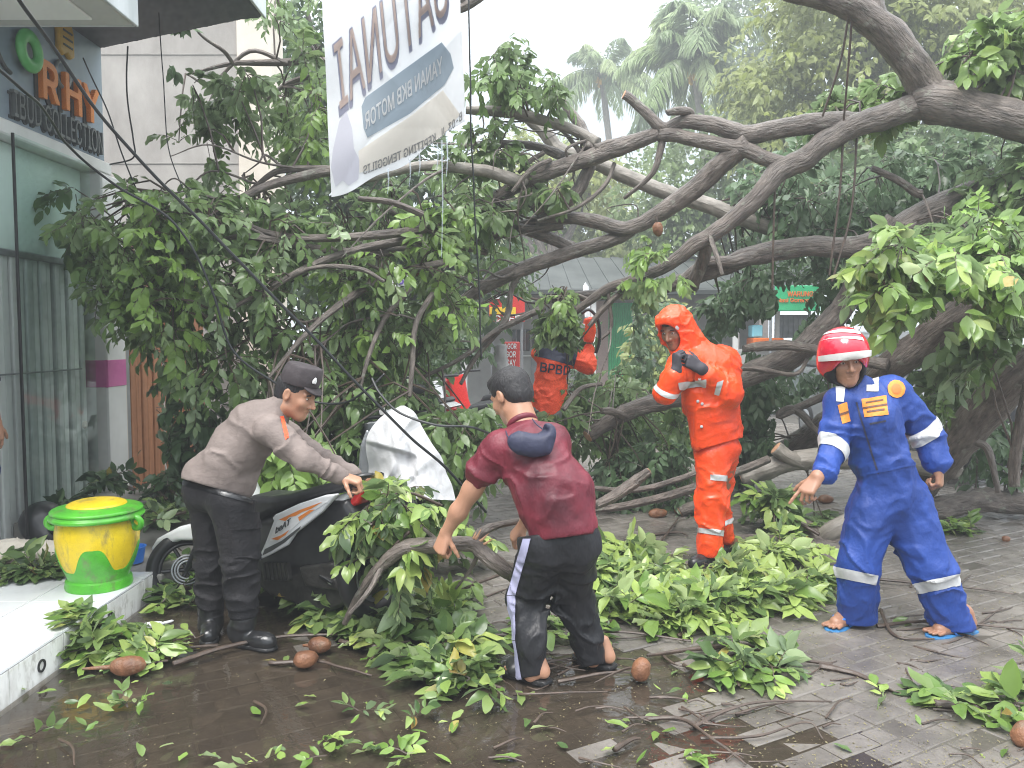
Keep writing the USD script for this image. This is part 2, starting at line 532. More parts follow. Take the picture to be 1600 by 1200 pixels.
def patch(mesh, planes, lift=0.004, face=None, fmin=0.15):
    """The piece of a mesh on the inner side of all planes (point, inward normal), lifted off it along its normals."""
    m = trimesh.Trimesh(*vf(mesh), process=False)
    for p, n in planes:
        if len(m.faces) == 0:
            break
        m = trimesh.intersections.slice_mesh_plane(m, n, p)
    if face is not None and len(m.faces):
        fn = m.face_normals @ (np.array(face, float) / np.linalg.norm(face))
        m = trimesh.Trimesh(m.vertices, m.faces[fn > fmin], process=False)
    m.merge_vertices()
    m.remove_unreferenced_vertices()
    v, f = np.array(m.vertices), np.array(m.faces)
    return v + normals(v, f) * lift, f


def wraptext(text, height, o, u, v, cloth, bold=True, lift=0.004):
    """Lettering laid onto a cloth mesh: origin o, reading along u, up v, pressed on from outside along u x v."""
    t = meshkit.text_mesh(text, height, 0.001, bold)
    t = t.subdivide_to_size(height / 3)
    u, v = np.array(u, float) / np.linalg.norm(u), np.array(v, float) / np.linalg.norm(v)
    w = np.cross(u, v)
    cv, cf = vf(cloth)
    n = normals(cv, cf)
    keep = n @ w > 0.1
    cv = cv[keep]
    tree = cKDTree(np.stack([cv @ u, cv @ v], 1))
    q = np.array(o) + t.vertices[:, :1] * u + t.vertices[:, 1:2] * v
    dd, ii = tree.query(np.stack([q @ u, q @ v], 1), k=4)
    wgt = 1 / (dd + 1e-4)
    dep = ((cv[ii] @ w) * wgt).sum(1) / wgt.sum(1)
    q = q + (dep - q @ w + lift + t.vertices[:, 2])[:, None] * w
    return q, np.array(t.faces)


def put(mesh, o, x, y):
    """Place a mesh modelled in the xy plane: origin o, its x and y along the given directions."""
    v, f = vf(mesh)
    x, y = np.array(x, float) / np.linalg.norm(x), np.array(y, float) / np.linalg.norm(y)
    z = np.cross(x, y)
    z /= np.linalg.norm(z)
    return np.array(o) + v[:, :1] * x + v[:, 1:2] * y + v[:, 2:] * z, f

# ---------------------------------------------------------------- colours of the place
def grime(n, L, col):
    """Dried mud in streaks and scuffs on a painted thing."""
    n["dn"] = ("noise_texture", {"scale": 7.0, "detail": 8.0, "roughness": 0.72})
    n["dm"] = ("mapping", {"scale": (1.6, 1.6, 0.7)})
    n["dr"] = ("map_range", {"from_min": 0.53, "from_max": 0.68, "to_min": 0.0, "to_max": 0.75, "clamp": True})
    n["dx"] = ("mix", {"color2": (0.14, 0.115, 0.08)})
    L += [("g.position", "dm.vector"), ("dm.vector", "dn.vector"), ("dn.fac", "dr.value"), ("dr.result", "dx.fac"), (col, "dx.color1")]
    return "dx.color"


def faint(n, L, col):
    r = grime(n, L, col)
    n["dr"][1].update({"from_min": 0.56, "from_max": 0.8, "to_max": 0.5})
    n["dm"][1].update({"scale": (0.45, 0.45, 1)})
    return r


def speckle(n, L, col):
    n["v"] = ("voronoi_texture", {"scale": 60.0})
    n["vr"] = ("rgb_ramp", {"ramp": [(0.0, (1, 1, 1)), (0.16, (1, 1, 1)), (0.2, (0, 0, 0))]})
    n["v2"] = ("noise_texture", {"scale": 1.6, "detail": 3.0})
    n["vm"] = ("map_range", {"from_min": 0.5, "from_max": 0.62, "to_min": 0.0, "to_max": 0.55, "clamp": True})
    n["mu"] = ("math", {"math_type": "multiply"})
    n["mxs"] = ("mix", {"color2": (0.21, 0.16, 0.085)})
    L += [("g.position", "v.vector"), ("v.distance", "vr.fac"), ("g.position", "v2.vector"), ("v2.fac", "vm.value"), ("vr.color", "mu.value1"), ("vm.result", "mu.value2"), ("mu.value", "mxs.fac"), (col, "mxs.color1")]
    return "mxs.color"


pm("wet_paver", (0.078, 0.069, 0.061), (0.185, 0.168, 0.15), scale=3.2, rough=0.10, rough2=0.36, bump=0.5, bscale=70, bdist=0.006, island=0.12, extra=speckle)
pm("wet_ground", (0.06, 0.053, 0.045), (0.13, 0.117, 0.10), scale=1.4, rough=0.18, rough2=0.5, bump=0.3, bscale=40)
pm("white_tile", (0.60, 0.62, 0.64), (0.73, 0.74, 0.75), scale=3, rough=0.12, island=0.03, coords="pos", extra=lambda n, L, col: faint(n, L, col))
pm("tile_side", (0.42, 0.41, 0.38), (0.7, 0.7, 0.68), scale=7, rough=0.3, stretch=(1, 1, 0.4), ramp=(0.3, 0.5), extra=grime)
pm("grout", (0.25, 0.22, 0.18), (0.34, 0.30, 0.25), scale=12, rough=0.7)
pm("concrete", (0.2, 0.19, 0.17), (0.33, 0.315, 0.29), scale=3, rough=0.55, bump=0.3, bscale=40)
pm("old_plaster", (0.23, 0.212, 0.195), (0.43, 0.405, 0.375), scale=2.2, rough=0.8, bump=0.3, bscale=18, detail=8, stretch=(1, 1, 0.5), ramp=(0.25, 0.75))
pm("cream_plaster", (0.55, 0.49, 0.41), (0.66, 0.6, 0.52), scale=3, rough=0.7)
pm("shutter_grey", (0.58, 0.60, 0.59), (0.78, 0.80, 0.78), scale=2.5, rough=0.42, stretch=(1, 1, 0.12), island=0.16, bump=0.1)
pm("shutter_dark", (0.03, 0.032, 0.035), rough=0.5)
pm("pale_green_panel", (0.58, 0.70, 0.65), (0.72, 0.82, 0.78), scale=2, rough=0.25, stretch=(1, 1, 0.3))
pm("white_paint", (0.6, 0.6, 0.58), (0.74, 0.74, 0.73), scale=3, rough=0.45, stretch=(1, 1, 0.4))
pm("soffit_white", (0.86, 0.86, 0.86), (0.9, 0.9, 0.9), scale=1, rough=0.6)
pm("soffit_grey", (0.52, 0.52, 0.51), (0.58, 0.58, 0.57), scale=2, rough=0.6)
pm("fascia_metal", (0.42, 0.45, 0.46), (0.62, 0.65, 0.66), scale=6, rough=0.35, stretch=(1, 1, 0.15))
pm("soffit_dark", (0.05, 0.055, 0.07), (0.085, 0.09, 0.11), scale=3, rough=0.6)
pm("sign_blue_grey", (0.19, 0.235, 0.29), (0.29, 0.345, 0.40), scale=2.5, rough=0.3, stretch=(1, 1, 0.25))
pm("pink_paint", (0.50, 0.10, 0.30), (0.58, 0.15, 0.36), scale=6, rough=0.4)
pm("brown_wood", (0.19, 0.075, 0.033), (0.31, 0.135, 0.062), scale=4, rough=0.45, stretch=(6, 6, 0.4), island=0.12)
pm("orange_sign", (0.72, 0.23, 0.05), rough=0.35)
pm("green_sign", (0.12, 0.42, 0.13), rough=0.3)
pm("gold", (0.5, 0.30, 0.05), rough=0.35)
pm("dark_letter", (0.05, 0.055, 0.06), (0.09, 0.09, 0.09), scale=10, rough=0.5)
pm("grey_letter", (0.14, 0.15, 0.15), rough=0.5)
pm("black_rubber", (0.012, 0.012, 0.013), rough=0.42)
pm("black_cable", (0.012, 0.013, 0.014), rough=0.35)
pm("bin_yellow", (0.62, 0.43, 0.012), (0.80, 0.60, 0.02), scale=6, rough=0.34, bump=0.25, bscale=25, coat=0.15, extra=grime)
pm("bin_green", (0.05, 0.30, 0.02), (0.10, 0.46, 0.035), scale=7, rough=0.33, bump=0.25, bscale=25, coat=0.15, extra=grime)
pm("white_plastic", (0.68, 0.69, 0.70), rough=0.3)
pm("red_plastic", (0.5, 0.02, 0.02), rough=0.2, coat=0.5)
pm("blue_plastic", (0.03, 0.16, 0.55), rough=0.3)
pm("light_blue_plastic", (0.25, 0.62, 0.75), rough=0.3)
pm("grey_metal", (0.22, 0.23, 0.24), (0.33, 0.34, 0.35), scale=6, rough=0.35, metallic=0.6)
pm("chrome", (0.6, 0.61, 0.62), rough=0.16, metallic=1.0)
pm("black_plastic", (0.012, 0.012, 0.013), (0.025, 0.025, 0.027), scale=8, rough=0.33)
pm("engine_black", (0.010, 0.010, 0.009), (0.028, 0.026, 0.024), scale=16, rough=0.4, bump=0.5, bscale=50)
pm("seat_black", (0.014, 0.014, 0.016), (0.022, 0.022, 0.024), scale=12, rough=0.38, bump=0.3, bscale=160, bdist=0.003)
pm("roof_grey", (0.024, 0.030, 0.028), (0.055, 0.062, 0.058), scale=1.2, rough=0.7)
pm("wall_grey", (0.30, 0.30, 0.29), (0.40, 0.40, 0.38), scale=0.8, rough=0.7)
pm("wall_pink", (0.45, 0.33, 0.3), (0.52, 0.4, 0.36), scale=1, rough=0.7)
pm("green_shutter", (0.04, 0.42, 0.15), (0.06, 0.52, 0.2), scale=1, rough=0.4)
pm("sign_green", (0.03, 0.36, 0.15), (0.04, 0.45, 0.2), scale=2, rough=0.4)
pm("sign_red", (0.55, 0.035, 0.03), rough=0.4)
pm("sign_yellow", (0.75, 0.5, 0.04), rough=0.4)
pm("sign_white", (0.75, 0.75, 0.75), rough=0.4)
pm("sign_orange_text", (0.7, 0.16, 0.03), rough=0.4)
pm("violet_ink", (0.10, 0.06, 0.28), rough=0.5)
pm("dark_glass", (0.015, 0.018, 0.02), rough=0.06, spec=0.8)
pm("car_grey", (0.10, 0.105, 0.11), (0.13, 0.135, 0.14), scale=3, rough=0.2, coat=0.6)
pm("car_white", (0.55, 0.56, 0.57), rough=0.25, coat=0.5)
def lichen(n, L, col):
    n["ln"] = ("noise_texture", {"scale": 9.0, "detail": 5.0, "roughness": 0.65})
    n["lr"] = ("map_range", {"from_min": 0.60, "from_max": 0.67, "to_min": 0.0, "to_max": 0.6, "clamp": True})
    n["lm"] = ("mix", {"color2": (0.23, 0.235, 0.19)})
    L += [("g.position", "ln.vector"), ("ln.fac", "lr.value"), ("lr.result", "lm.fac"), (col, "lm.color1")]
    return "lm.color"


pm("bark", (0.040, 0.032, 0.027), (0.215, 0.178, 0.152), scale=16, rough=0.42, bump=0.9, bscale=26, bdist=0.03, coords="uv", stretch=(1.6, 0.45, 1), bstretch=(2.2, 0.45, 1), detail=8, ramp=(0.28, 0.72),
   extra=lambda n, L, col: lichen(n, L, col))
pm("pale_bark", (0.11, 0.10, 0.083), (0.29, 0.26, 0.225), scale=14, rough=0.5, bump=0.6, bscale=30, bdist=0.015, coords="uv", stretch=(1.5, 0.5, 1), detail=7, extra=lichen)
pm("twig", (0.035, 0.024, 0.018), (0.09, 0.062, 0.046), scale=20, rough=0.4, bump=0.3)
pm("cut_wood", (0.42, 0.21, 0.12), (0.55, 0.32, 0.19), scale=18, rough=0.6, bump=0.3)
pm("fruit_brown", (0.09, 0.036, 0.017), (0.25, 0.11, 0.052), scale=14, rough=0.5, bump=0.7, bscale=55, extra=grime)
pm("coconut", (0.5, 0.38, 0.08), (0.6, 0.3, 0.06), scale=3, rough=0.4)
leafmat("leaf", (0.055, 0.10, 0.034), (0.118, 0.188, 0.060), (0.26, 0.345, 0.11), rough=0.27, trans=0.3)
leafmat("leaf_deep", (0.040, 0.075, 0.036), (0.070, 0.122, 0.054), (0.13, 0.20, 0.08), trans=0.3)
leafmat("leaf_bright", (0.10, 0.185, 0.035), (0.19, 0.295, 0.068), (0.36, 0.45, 0.13), rough=0.28, trans=0.28, under=1.3)
leafmat("leaf_far", (0.07, 0.12, 0.04), (0.13, 0.185, 0.06), (0.24, 0.28, 0.09), rough=0.4, trans=0.3)
leafmat("leaf_yellow", (0.18, 0.215, 0.05), (0.30, 0.325, 0.085), (0.44, 0.42, 0.14), rough=0.4, trans=0.35)
leafmat("leaf_palm", (0.11, 0.165, 0.07), (0.18, 0.245, 0.10), (0.27, 0.33, 0.15), rough=0.4, trans=0.3, old=False)
MATS["puddle_water"] = usdkit.material(stage, "/World/Looks/puddle_water", {
    "g": ("geometry", {}), "n": ("noise_texture", {"scale": 13.0, "detail": 3.0, "distortion": 1.2}), "b": ("bump", {"strength": 0.11, "distance": 0.014}),
    "fr": ("fresnel", {"IOR": 1.42}), "gl": ("glossy_bsdf", {"roughness": 0.03, "color": (1, 1, 1)}), "tp": ("transparent_bsdf", {"color": (0.56, 0.51, 0.44)}),
    "df": ("diffuse_bsdf", {"color": (0.060, 0.050, 0.041)}), "m1": ("mix_closure", {"fac": 0.13}), "m2": ("mix_closure", {})},
    [("g.position", "n.vector"), ("n.fac", "b.height"), ("b.normal", "gl.normal"), ("tp.BSDF", "m1.closure1"), ("df.BSDF", "m1.closure2"), ("fr.fac", "m2.fac"), ("m1.closure", "m2.closure1"), ("gl.BSDF", "m2.closure2")], surface="m2.closure")
MATS["pane_glass"] = usdkit.material(stage, "/World/Looks/pane_glass", {
    "fr": ("fresnel", {"IOR": 1.5}), "gl": ("glossy_bsdf", {"roughness": 0.03, "color": (0.9, 1, 0.96)}), "tp": ("transparent_bsdf", {"color": (0.80, 0.90, 0.87)}), "m": ("mix_closure", {})},
    [("fr.fac", "m.fac"), ("tp.BSDF", "m.closure1"), ("gl.BSDF", "m.closure2")], surface="m.closure")
MATS["drip_water"] = usdkit.material(stage, "/World/Looks/drip_water", {
    "gl": ("glossy_bsdf", {"roughness": 0.1, "color": (1, 1, 1)}), "tp": ("transparent_bsdf", {"color": (0.95, 0.97, 1.0)}), "m": ("mix_closure", {"fac": 0.3})},
    [("tp.BSDF", "m.closure1"), ("gl.BSDF", "m.closure2")], surface="m.closure")

# ---------------------------------------------------------------- the ground: wet block paving, puddles, the tiled terrace of the shop
def lift(x, y):
    """How the paving undulates: low on the left and in front (puddles), higher on the right."""
    p = np.stack([np.asarray(x) * 0.9, np.asarray(y) * 0.9, np.zeros_like(x)], -1)
    w = meshkit.fbm(p, 3, 4)
    return 0.028 * (w - 0.5) + np.clip(0.0025 + 0.009 * (np.asarray(x) - 0.35) + 0.008 * (np.asarray(y) - 3.7), -0.020, 0.013)


S = 150
gx = np.array([-S, -60, -20, -8, -5, 9, 20, 60, S], float)
gy = np.array([-20, 0, 2, 14, 30, 60, 120, S], float)
GX, GY = np.meshgrid(gx, gy, indexing="ij")
i, j = np.meshgrid(np.arange(len(gx) - 1), np.arange(len(gy) - 1), indexing="ij")
w_ = len(gy)
gf = np.stack([i * w_ + j, (i + 1) * w_ + j, (i + 1) * w_ + j + 1, i * w_ + j + 1], -1).reshape(-1, 4)
ground = structure("ground", (np.stack([GX, GY, np.full_like(GX, -0.05)], -1).reshape(-1, 3), gf), "wet_ground")

rng = np.random.default_rng(11)
PL, PW, JT = 0.21, 0.105, 0.004
ca, sa = math.cos(0.5), math.sin(0.5)
blocks = []
for r in range(-150, 150):
    for c in range(-80, 80):
        u, v = (c + 0.5 * (r % 2)) * PL, r * PW
        x, y = u * ca - v * sa, u * sa + v * ca + 6
        if 2.2 < y < 13.5 and -2.2 < x < 0.72 * y + 0.4 and x > -0.72 * y - 0.3 and not (x < -1.96 and y < 6.5):
            blocks.append((x, y))
blocks = np.array(blocks)
bz = lift(blocks[:, 0], blocks[:, 1]) + rng.normal(0, 0.0022, len(blocks))


def paver(x, y, z):
    hl, hw, c = PL / 2 - JT / 2, PW / 2 - JT / 2, 0.006
    tilt = rng.normal(0, 0.006, 2)
    co = np.array([[-1, -1], [1, -1], [1, 1], [-1, 1]], float)
    top = co * [hl - c, hw - c]
    mid = co * [hl, hw]
    P = np.vstack([np.c_[top, np.zeros(4)], np.c_[mid, np.full(4, -c)], np.c_[mid, np.full(4, -0.06)]])
    P[:, 2] += P[:, 0] * tilt[0] + P[:, 1] * tilt[1]
    R = np.array([[ca, -sa, 0], [sa, ca, 0], [0, 0, 1]])
    q = [[0, 1, 2, 3]] + [[k + 4, (k + 1) % 4 + 4, (k + 1) % 4, k] for k in range(4)] + [[k + 8, (k + 1) % 4 + 8, (k + 1) % 4 + 4, k + 4] for k in range(4)]
    return P @ R.T + [x, y, z], np.array(q)


order = np.argsort(np.hypot(blocks[:, 0], blocks[:, 1]))
vis = [k for k in order if abs(blocks[k, 0]) < 0.66 * blocks[k, 1] + 0.1 and blocks[k, 1] > 2.7]
first = set(vis[:300])
for k in vis[:300]:
    part(ground, "paver", paver(*blocks[k], bz[k]), "wet_paver")
part(ground, "paving", cat([paver(*blocks[k], bz[k]) for k in order if k not in first]), "wet_paver", kind="stuff")
gx, gy = np.meshgrid(np.linspace(-2.05, 6.5, 60), np.linspace(2.0, 12.5, 60), indexing="ij")
i, j = np.meshgrid(np.arange(59), np.arange(59), indexing="ij")
gf = np.stack([i * 60 + j, (i + 1) * 60 + j, (i + 1) * 60 + j + 1, i * 60 + j + 1], -1).reshape(-1, 4)
gx2, gy2 = np.meshgrid(np.linspace(-2.05, 9, 90), np.linspace(2.0, 13.5, 90), indexing="ij")
i, j = np.meshgrid(np.arange(89), np.arange(89), indexing="ij")
part(ground, "joint_sand", (np.stack([gx2, gy2, lift(gx2, gy2) - 0.0035], -1).reshape(-1, 3), np.stack([i * 90 + j, (i + 1) * 90 + j, (i + 1) * 90 + j + 1, i * 90 + j + 1], -1).reshape(-1, 4)), "wet_ground", True, kind="stuff")
structure("puddle", (np.stack([gx, gy, np.full_like(gx, -0.0015)], -1).reshape(-1, 3), gf), "puddle_water", True, "brown rain water standing on the paving")

TX, TZ = -2.06, 0.15
terrace = structure("terrace", cbox((-6, 1.6, -0.05), (TX - 0.012, 4.52, TZ - 0.012), 0.004), "grout", label="white tiled shop terrace with a low tiled front")
for a in range(8):
    for b in range(8):
        x1, y0 = TX - 0.4 * a, 1.6 + 0.4 * b
        y1 = min(y0 + 0.4, 4.52)
        if y1 - y0 > 0.05 and x1 - 0.4 > -0.75 * y1 - 0.3:
            part(terrace, "tile", cbox((x1 - 0.396, y0 + 0.002, TZ - 0.014), (x1 - 0.002, y1 - 0.002, TZ + rng.normal(0, 0.0006)), 0.002), "white_tile")
for b in range(8):
    y0 = 1.6 + 0.4 * b
    y1 = min(y0 + 0.4, 4.52)
    part(terrace, "side_tile", cbox((TX - 0.014, y0 + 0.002, -0.06), (TX + rng.normal(0, 0.001), y1 - 0.002, TZ - 0.016), 0.002), "tile_side")
for y in (3.42, 4.02):
    part(terrace, "drain_pipe", lathe([(0.0, -0.03), (0.02, -0.03), (0.02, 0.006), (0.028, 0.006), (0.028, -0.01)], (TX, y, 0.06), 20, (1, 0, 0)), "black_rubber")
structure("pavement", cbox((-3.29, 4.53, -0.05), (-2.02, 7.2, 0.13), 0.01), "concrete", label="bare grey concrete pavement beyond the tiled terrace")
structure("step", cbox((-3.29, 5.2, 0.131), (-2.72, 6.35, 0.27), 0.012), "concrete", label="grey concrete step below the shutters")

# ---------------------------------------------------------------- the shop on the left
WX = -3.3
shop = thing("shop_building", "grey shop front with steel folding shutters beside the tiled terrace", "shop", (WX - 0.5, 5, 0))
part(shop, "wall", cbox((-8, 1.0, 0), (WX - 0.12, 6.38, 2.95), 0.01), "shutter_dark")
ny = 26
for k in range(ny):
    y0 = 4.05 + k * 0.083
    part(shop, "slat", cbox((WX - 0.05, y0, 0.14), (WX - 0.005 + (0.012 if k % 2 else 0), y0 + (0.07 if k % 5 else 0.056), 2.06), 0.008), "shutter_grey")
part(shop, "lower_wall", cbox((WX - 0.1, 1.0, 0.1), (WX - 0.051, 6.3, 0.135), 0.004), "concrete")
part(shop, "upper_panel", cbox((WX - 0.09, 3.4, 2.065), (WX + 0.0, 6.2, 2.76), 0.006), "pale_green_panel")
part(shop, "guide_rail", cbox((WX - 0.04, 4.0, 2.02), (WX + 0.022, 6.2, 2.064), 0.006), "grey_metal")
part(shop, "cross_rod", rod((WX + 0.016, 4.0, 1.25), (WX + 0.016, 6.1, 1.25), 0.006), "grey_metal")
part(shop, "beam", cbox((WX - 0.1, 3.4, 2.762), (WX + 0.13, 6.43, 2.86), 0.01), "white_paint")
pil = part(shop, "pillar", cbox((WX - 0.08, 6.24, 0.12), (WX + 0.14, 6.55, 2.76), 0.012), "white_paint", label="white pillar with a pink band at chest height")
part(pil, "pink_band", cbox((WX - 0.082, 6.237, 1.09), (WX + 0.143, 6.553, 1.32), 0.012), "pink_paint")
for k in range(3):
    part(pil, "rail", cbox((WX + 0.0, 6.56 + 0.045 * k, 0.12), (WX + 0.12 - 0.025 * k, 6.595 + 0.045 * k, 2.3), 0.006), "cream_plaster")
part(shop, "grey_post", cbox((WX - 0.05, 6.7, 0.12), (WX + 0.05, 6.8, 2.4), 0.008), "grey_metal")
lk = part(shop, "lock", lathe([(0.0, 0), (0.03, 0), (0.03, 0.012), (0.018, 0.02), (0.0, 0.02)], (WX + 0.01, 6.12, 0.82), 16, (1, 0, 0)), "cream_plaster")

door = thing("wooden_door", "brown wooden folding door of upright planks behind the pink banded pillar", "door", (WX, 7.6, 0.12))
for k in range(16):
    y0 = 6.82 + 0.112 * k
    if k != 7:
        part(door, "plank", cbox((WX - 0.06, y0, 0.14), (WX - 0.02 + 0.008 * (k % 2), y0 + 0.106, 2.3), 0.008), "brown_wood")
part(door, "frame", cbox((WX - 0.1, 6.81, 2.305), (WX + 0.0, 8.6, 2.42), 0.01), "brown_wood")

glass = thing("glass_pane", "green tinted frameless glass pane standing before the steel shutters", "glass", (-3.05, 5.3, 0.13))
part(glass, "pane", (np.array([[-3.052, 4.98, 0.135], [-3.052, 5.86, 0.135], [-3.052, 5.86, 2.74], [-3.052, 4.98, 2.74]]), [[0, 1, 2, 3]]), "pane_glass")
part(glass, "edge_strip", cbox((-3.06, 4.965, 0.135), (-3.044, 4.979, 2.74), 0.002), "black_rubber")

wall = thing("concrete_wall", "tall stained grey plaster wall of the building behind the leaves", "wall", (-4.3, 9.0, 0))
part(wall, "plaster", cbox((-7.5, 8.75, 0), (-2.93, 9.1, 6.4), 0.01), "old_plaster")
part(wall, "pilaster", cbox((-2.929, 8.7, 0), (-2.55, 9.12, 6.5), 0.012), "cream_plaster")
for z in (2.2, 3.35, 4.5):
    part(wall, "joint", cbox((-7.5, 8.744, z), (-2.95, 8.749, z + 0.012), 0.001), "concrete")

cn = thing("canopy", "white box canopy with a lit looking pale soffit over the terrace", "canopy", (-3.2, 3.8, 3.3))
part(cn, "soffit", cbox((-5.6, 3.1, 3.3), (-2.2, 4.77, 3.36), 0.01), "soffit_grey")
part(cn, "soffit_panel", cbox((-5.6, 3.1, 3.285), (-2.375, 4.645, 3.299), 0.004), "soffit_white")
part(cn, "front_fascia", cbox((-5.6, 4.772, 3.3), (-2.2, 4.79, 3.9), 0.004), "fascia_metal")
sf = part(cn, "side_fascia", cbox((-2.198, 3.1, 3.3), (-2.18, 4.79, 3.9), 0.004), "fascia_metal")
for z in (3.52, 3.7):
    for y in (4.28, 3.7):
        part(sf, "bolt", lathe([(0, 0), (0.022, 0), (0.016, 0.014), (0, 0.014)], (-2.18, y, z), 10, (1, 0, 0)), "dark_letter")
c2 = thing("canopy", "dark canopy with a blackish soffit projecting further down the shop row", "canopy", (-2.5, 5.6, 3.75))
A = np.array([(-3.3, 4.9), (-3.3, 6.46), (-1.93, 5.86), (-1.77, 5.82), (-1.77, 4.9)])
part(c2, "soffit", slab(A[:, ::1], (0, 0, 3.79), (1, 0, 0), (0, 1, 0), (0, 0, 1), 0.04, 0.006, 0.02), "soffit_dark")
v_, f_ = rod((-3.3, 6.475, 3.8), (-1.76, 5.835, 3.8), 0.02)
part(c2, "edge", (v_, f_), "shutter_dark")
part(c2, "fascia", cbox((-1.765, 4.9, 3.75), (-1.745, 5.83, 4.3), 0.004), "fascia_metal")

sign = thing("shop_sign", "blue grey shop signboard with orange letters and a green ring above the shutters", "sign", (-3.24, 5.5, 2.87))
SX = -3.22
part(sign, "board", cbox((WX - 0.1, 3.6, 2.865), (SX, 6.42, 4.0), 0.01), "sign_blue_grey")
part(sign, "ring", ring((SX + 0.05, 5.38, 3.37), 0.095, 0.045, (1, 0, 0), 40, 12, 0.6), "green_sign", True)
part(sign, "arc", cat([rod((SX + 0.03, 5.05 + 0.16 * (1 - math.cos(a)), 3.37 + 0.2 * math.sin(a)), (SX + 0.03, 5.05 + 0.16 * (1 - math.cos(a + 0.3)), 3.37 + 0.2 * math.sin(a + 0.3)), 0.014) for a in np.arange(-1.5, 1.3, 0.3)]), "dark_letter")
for ch, y in (("R", 5.50), ("H", 5.78), ("Y", 6.04)):
    t = part(sign, "letter", put(meshkit.text_mesh(ch, 0.25, 0.035, True), (SX + 0.012, y, 3.12), (0, 1, 0), (0, 0, 1)), "orange_sign")
    part(t, "shade", put(meshkit.text_mesh(ch, 0.25, 0.02, True), (SX - 0.008, y - 0.035, 3.095), (0, 1, 0), (0, 0, 1)), "dark_letter")
t = meshkit.text_mesh("IBUD COLLECTION", 0.17, 0.03)
t.apply_scale([1.0 / t.bounds[1, 0] * 1.12, 1, 1])
part(sign, "lettering", put(t, (SX + 0.003, 5.22, 2.91), (0, 1, 0), (0, 0, 1)), "grey_letter")
t2 = t.copy()
part(sign, "lettering_shade", put(t2, (SX - 0.022, 5.20, 2.895), (0, 1, 0), (0, 0, 1)), "dark_letter")
em = part(sign, "emblem", slab([(-0.1, 0.06), (-0.1, -0.1), (-0.05, -0.13), (0, -0.1), (0.05, -0.13), (0.1, -0.1), (0.1, 0.06), (0.05, 0.16), (-0.05, 0.16)], (SX + 0.02, 5.86, 3.62), (0, 1, 0), (0, 0, 1), (1, 0, 0), 0.02, 0.006, 0.01), "gold")
for k in range(3):
    part(em, "bar", cbox((SX + 0.041, 5.80, 3.56 + 0.05 * k), (SX + 0.048, 5.92, 3.575 + 0.05 * k), 0.002), "dark_letter")
part(sign, "scroll", ring((SX + 0.02, 5.82, 3.36), 0.09, 0.014, (1, 0, 0), 30, 8), "grey_metal")

# things lying at the shop front
lid = thing("trash_bin", "round yellow and green painted tyre bin with a lid on the terrace edge", "bin", (-2.24, 4.27, TZ))
BC = np.array([-2.24, 4.27, TZ])
part(lid, "base", lathe([(0.0, 0), (0.165, 0), (0.168, 0.012), (0.163, 0.045), (0.15, 0.055)], BC, 56), "bin_green", 30)
prof = np.array([(0.148, 0.05), (0.155, 0.075), (0.182, 0.14), (0.200, 0.21), (0.208, 0.28), (0.205, 0.33), (0.196, 0.375), (0.18, 0.385)])
hh = catmull(np.c_[prof, np.zeros(len(prof))], per=5)[:, :2]
part(lid, "body", lathe(hh, BC, 56), "bin_yellow", True)
nth, nt = 112, 14
th = np.arange(nth) * 2 * np.pi / nth
top = 0.175 + 0.085 * np.cos(th * 4 - 1.35) * (1 - 0.25 * np.cos(th * 8 - 2.7))
zz = 0.052 + (top[:, None] - 0.052) * np.linspace(0, 1, nt)[None]
rr = np.interp(zz, hh[:, 1], hh[:, 0]) + 0.003
rr[:, -1] -= 0.003
v = np.stack([rr * np.cos(th)[:, None], rr * np.sin(th)[:, None], zz], -1).reshape(-1, 3) + BC
i, j = np.meshgrid(np.arange(nth), np.arange(nt - 1), indexing="ij")
f = np.stack([i * nt + j, ((i + 1) % nth) * nt + j, ((i + 1) % nth) * nt + j + 1, i * nt + j + 1], -1).reshape(-1, 4)
part(lid, "green_wave", (v, f), "bin_green", True)
part(lid, "lid_rim", lathe(catmull(np.array([(0.19, 0.372, 0), (0.228, 0.375, 0), (0.236, 0.39, 0), (0.226, 0.402, 0), (0.222, 0.408, 0), (0.228, 0.416, 0), (0.215, 0.43, 0), (0.15, 0.444, 0), (0.13, 0.446, 0)]), per=4)[:, :2], BC, 56), "bin_green", 40)
part(lid, "lid_top", lathe(catmull(np.array([(0.149, 0.4445, 0), (0.14, 0.455, 0), (0.1, 0.468, 0), (0.05, 0.473, 0), (0.0, 0.474, 0)]), per=4)[:, :2], BC, 48), "bin_yellow", True)
for s in (-1, 1):
    part(lid, "handle", ring(BC + [s * 0.222, -0.03, 0.352], 0.032, 0.016, (0.25 * s, 1, 0.2), 24, 10), "bin_green", True)

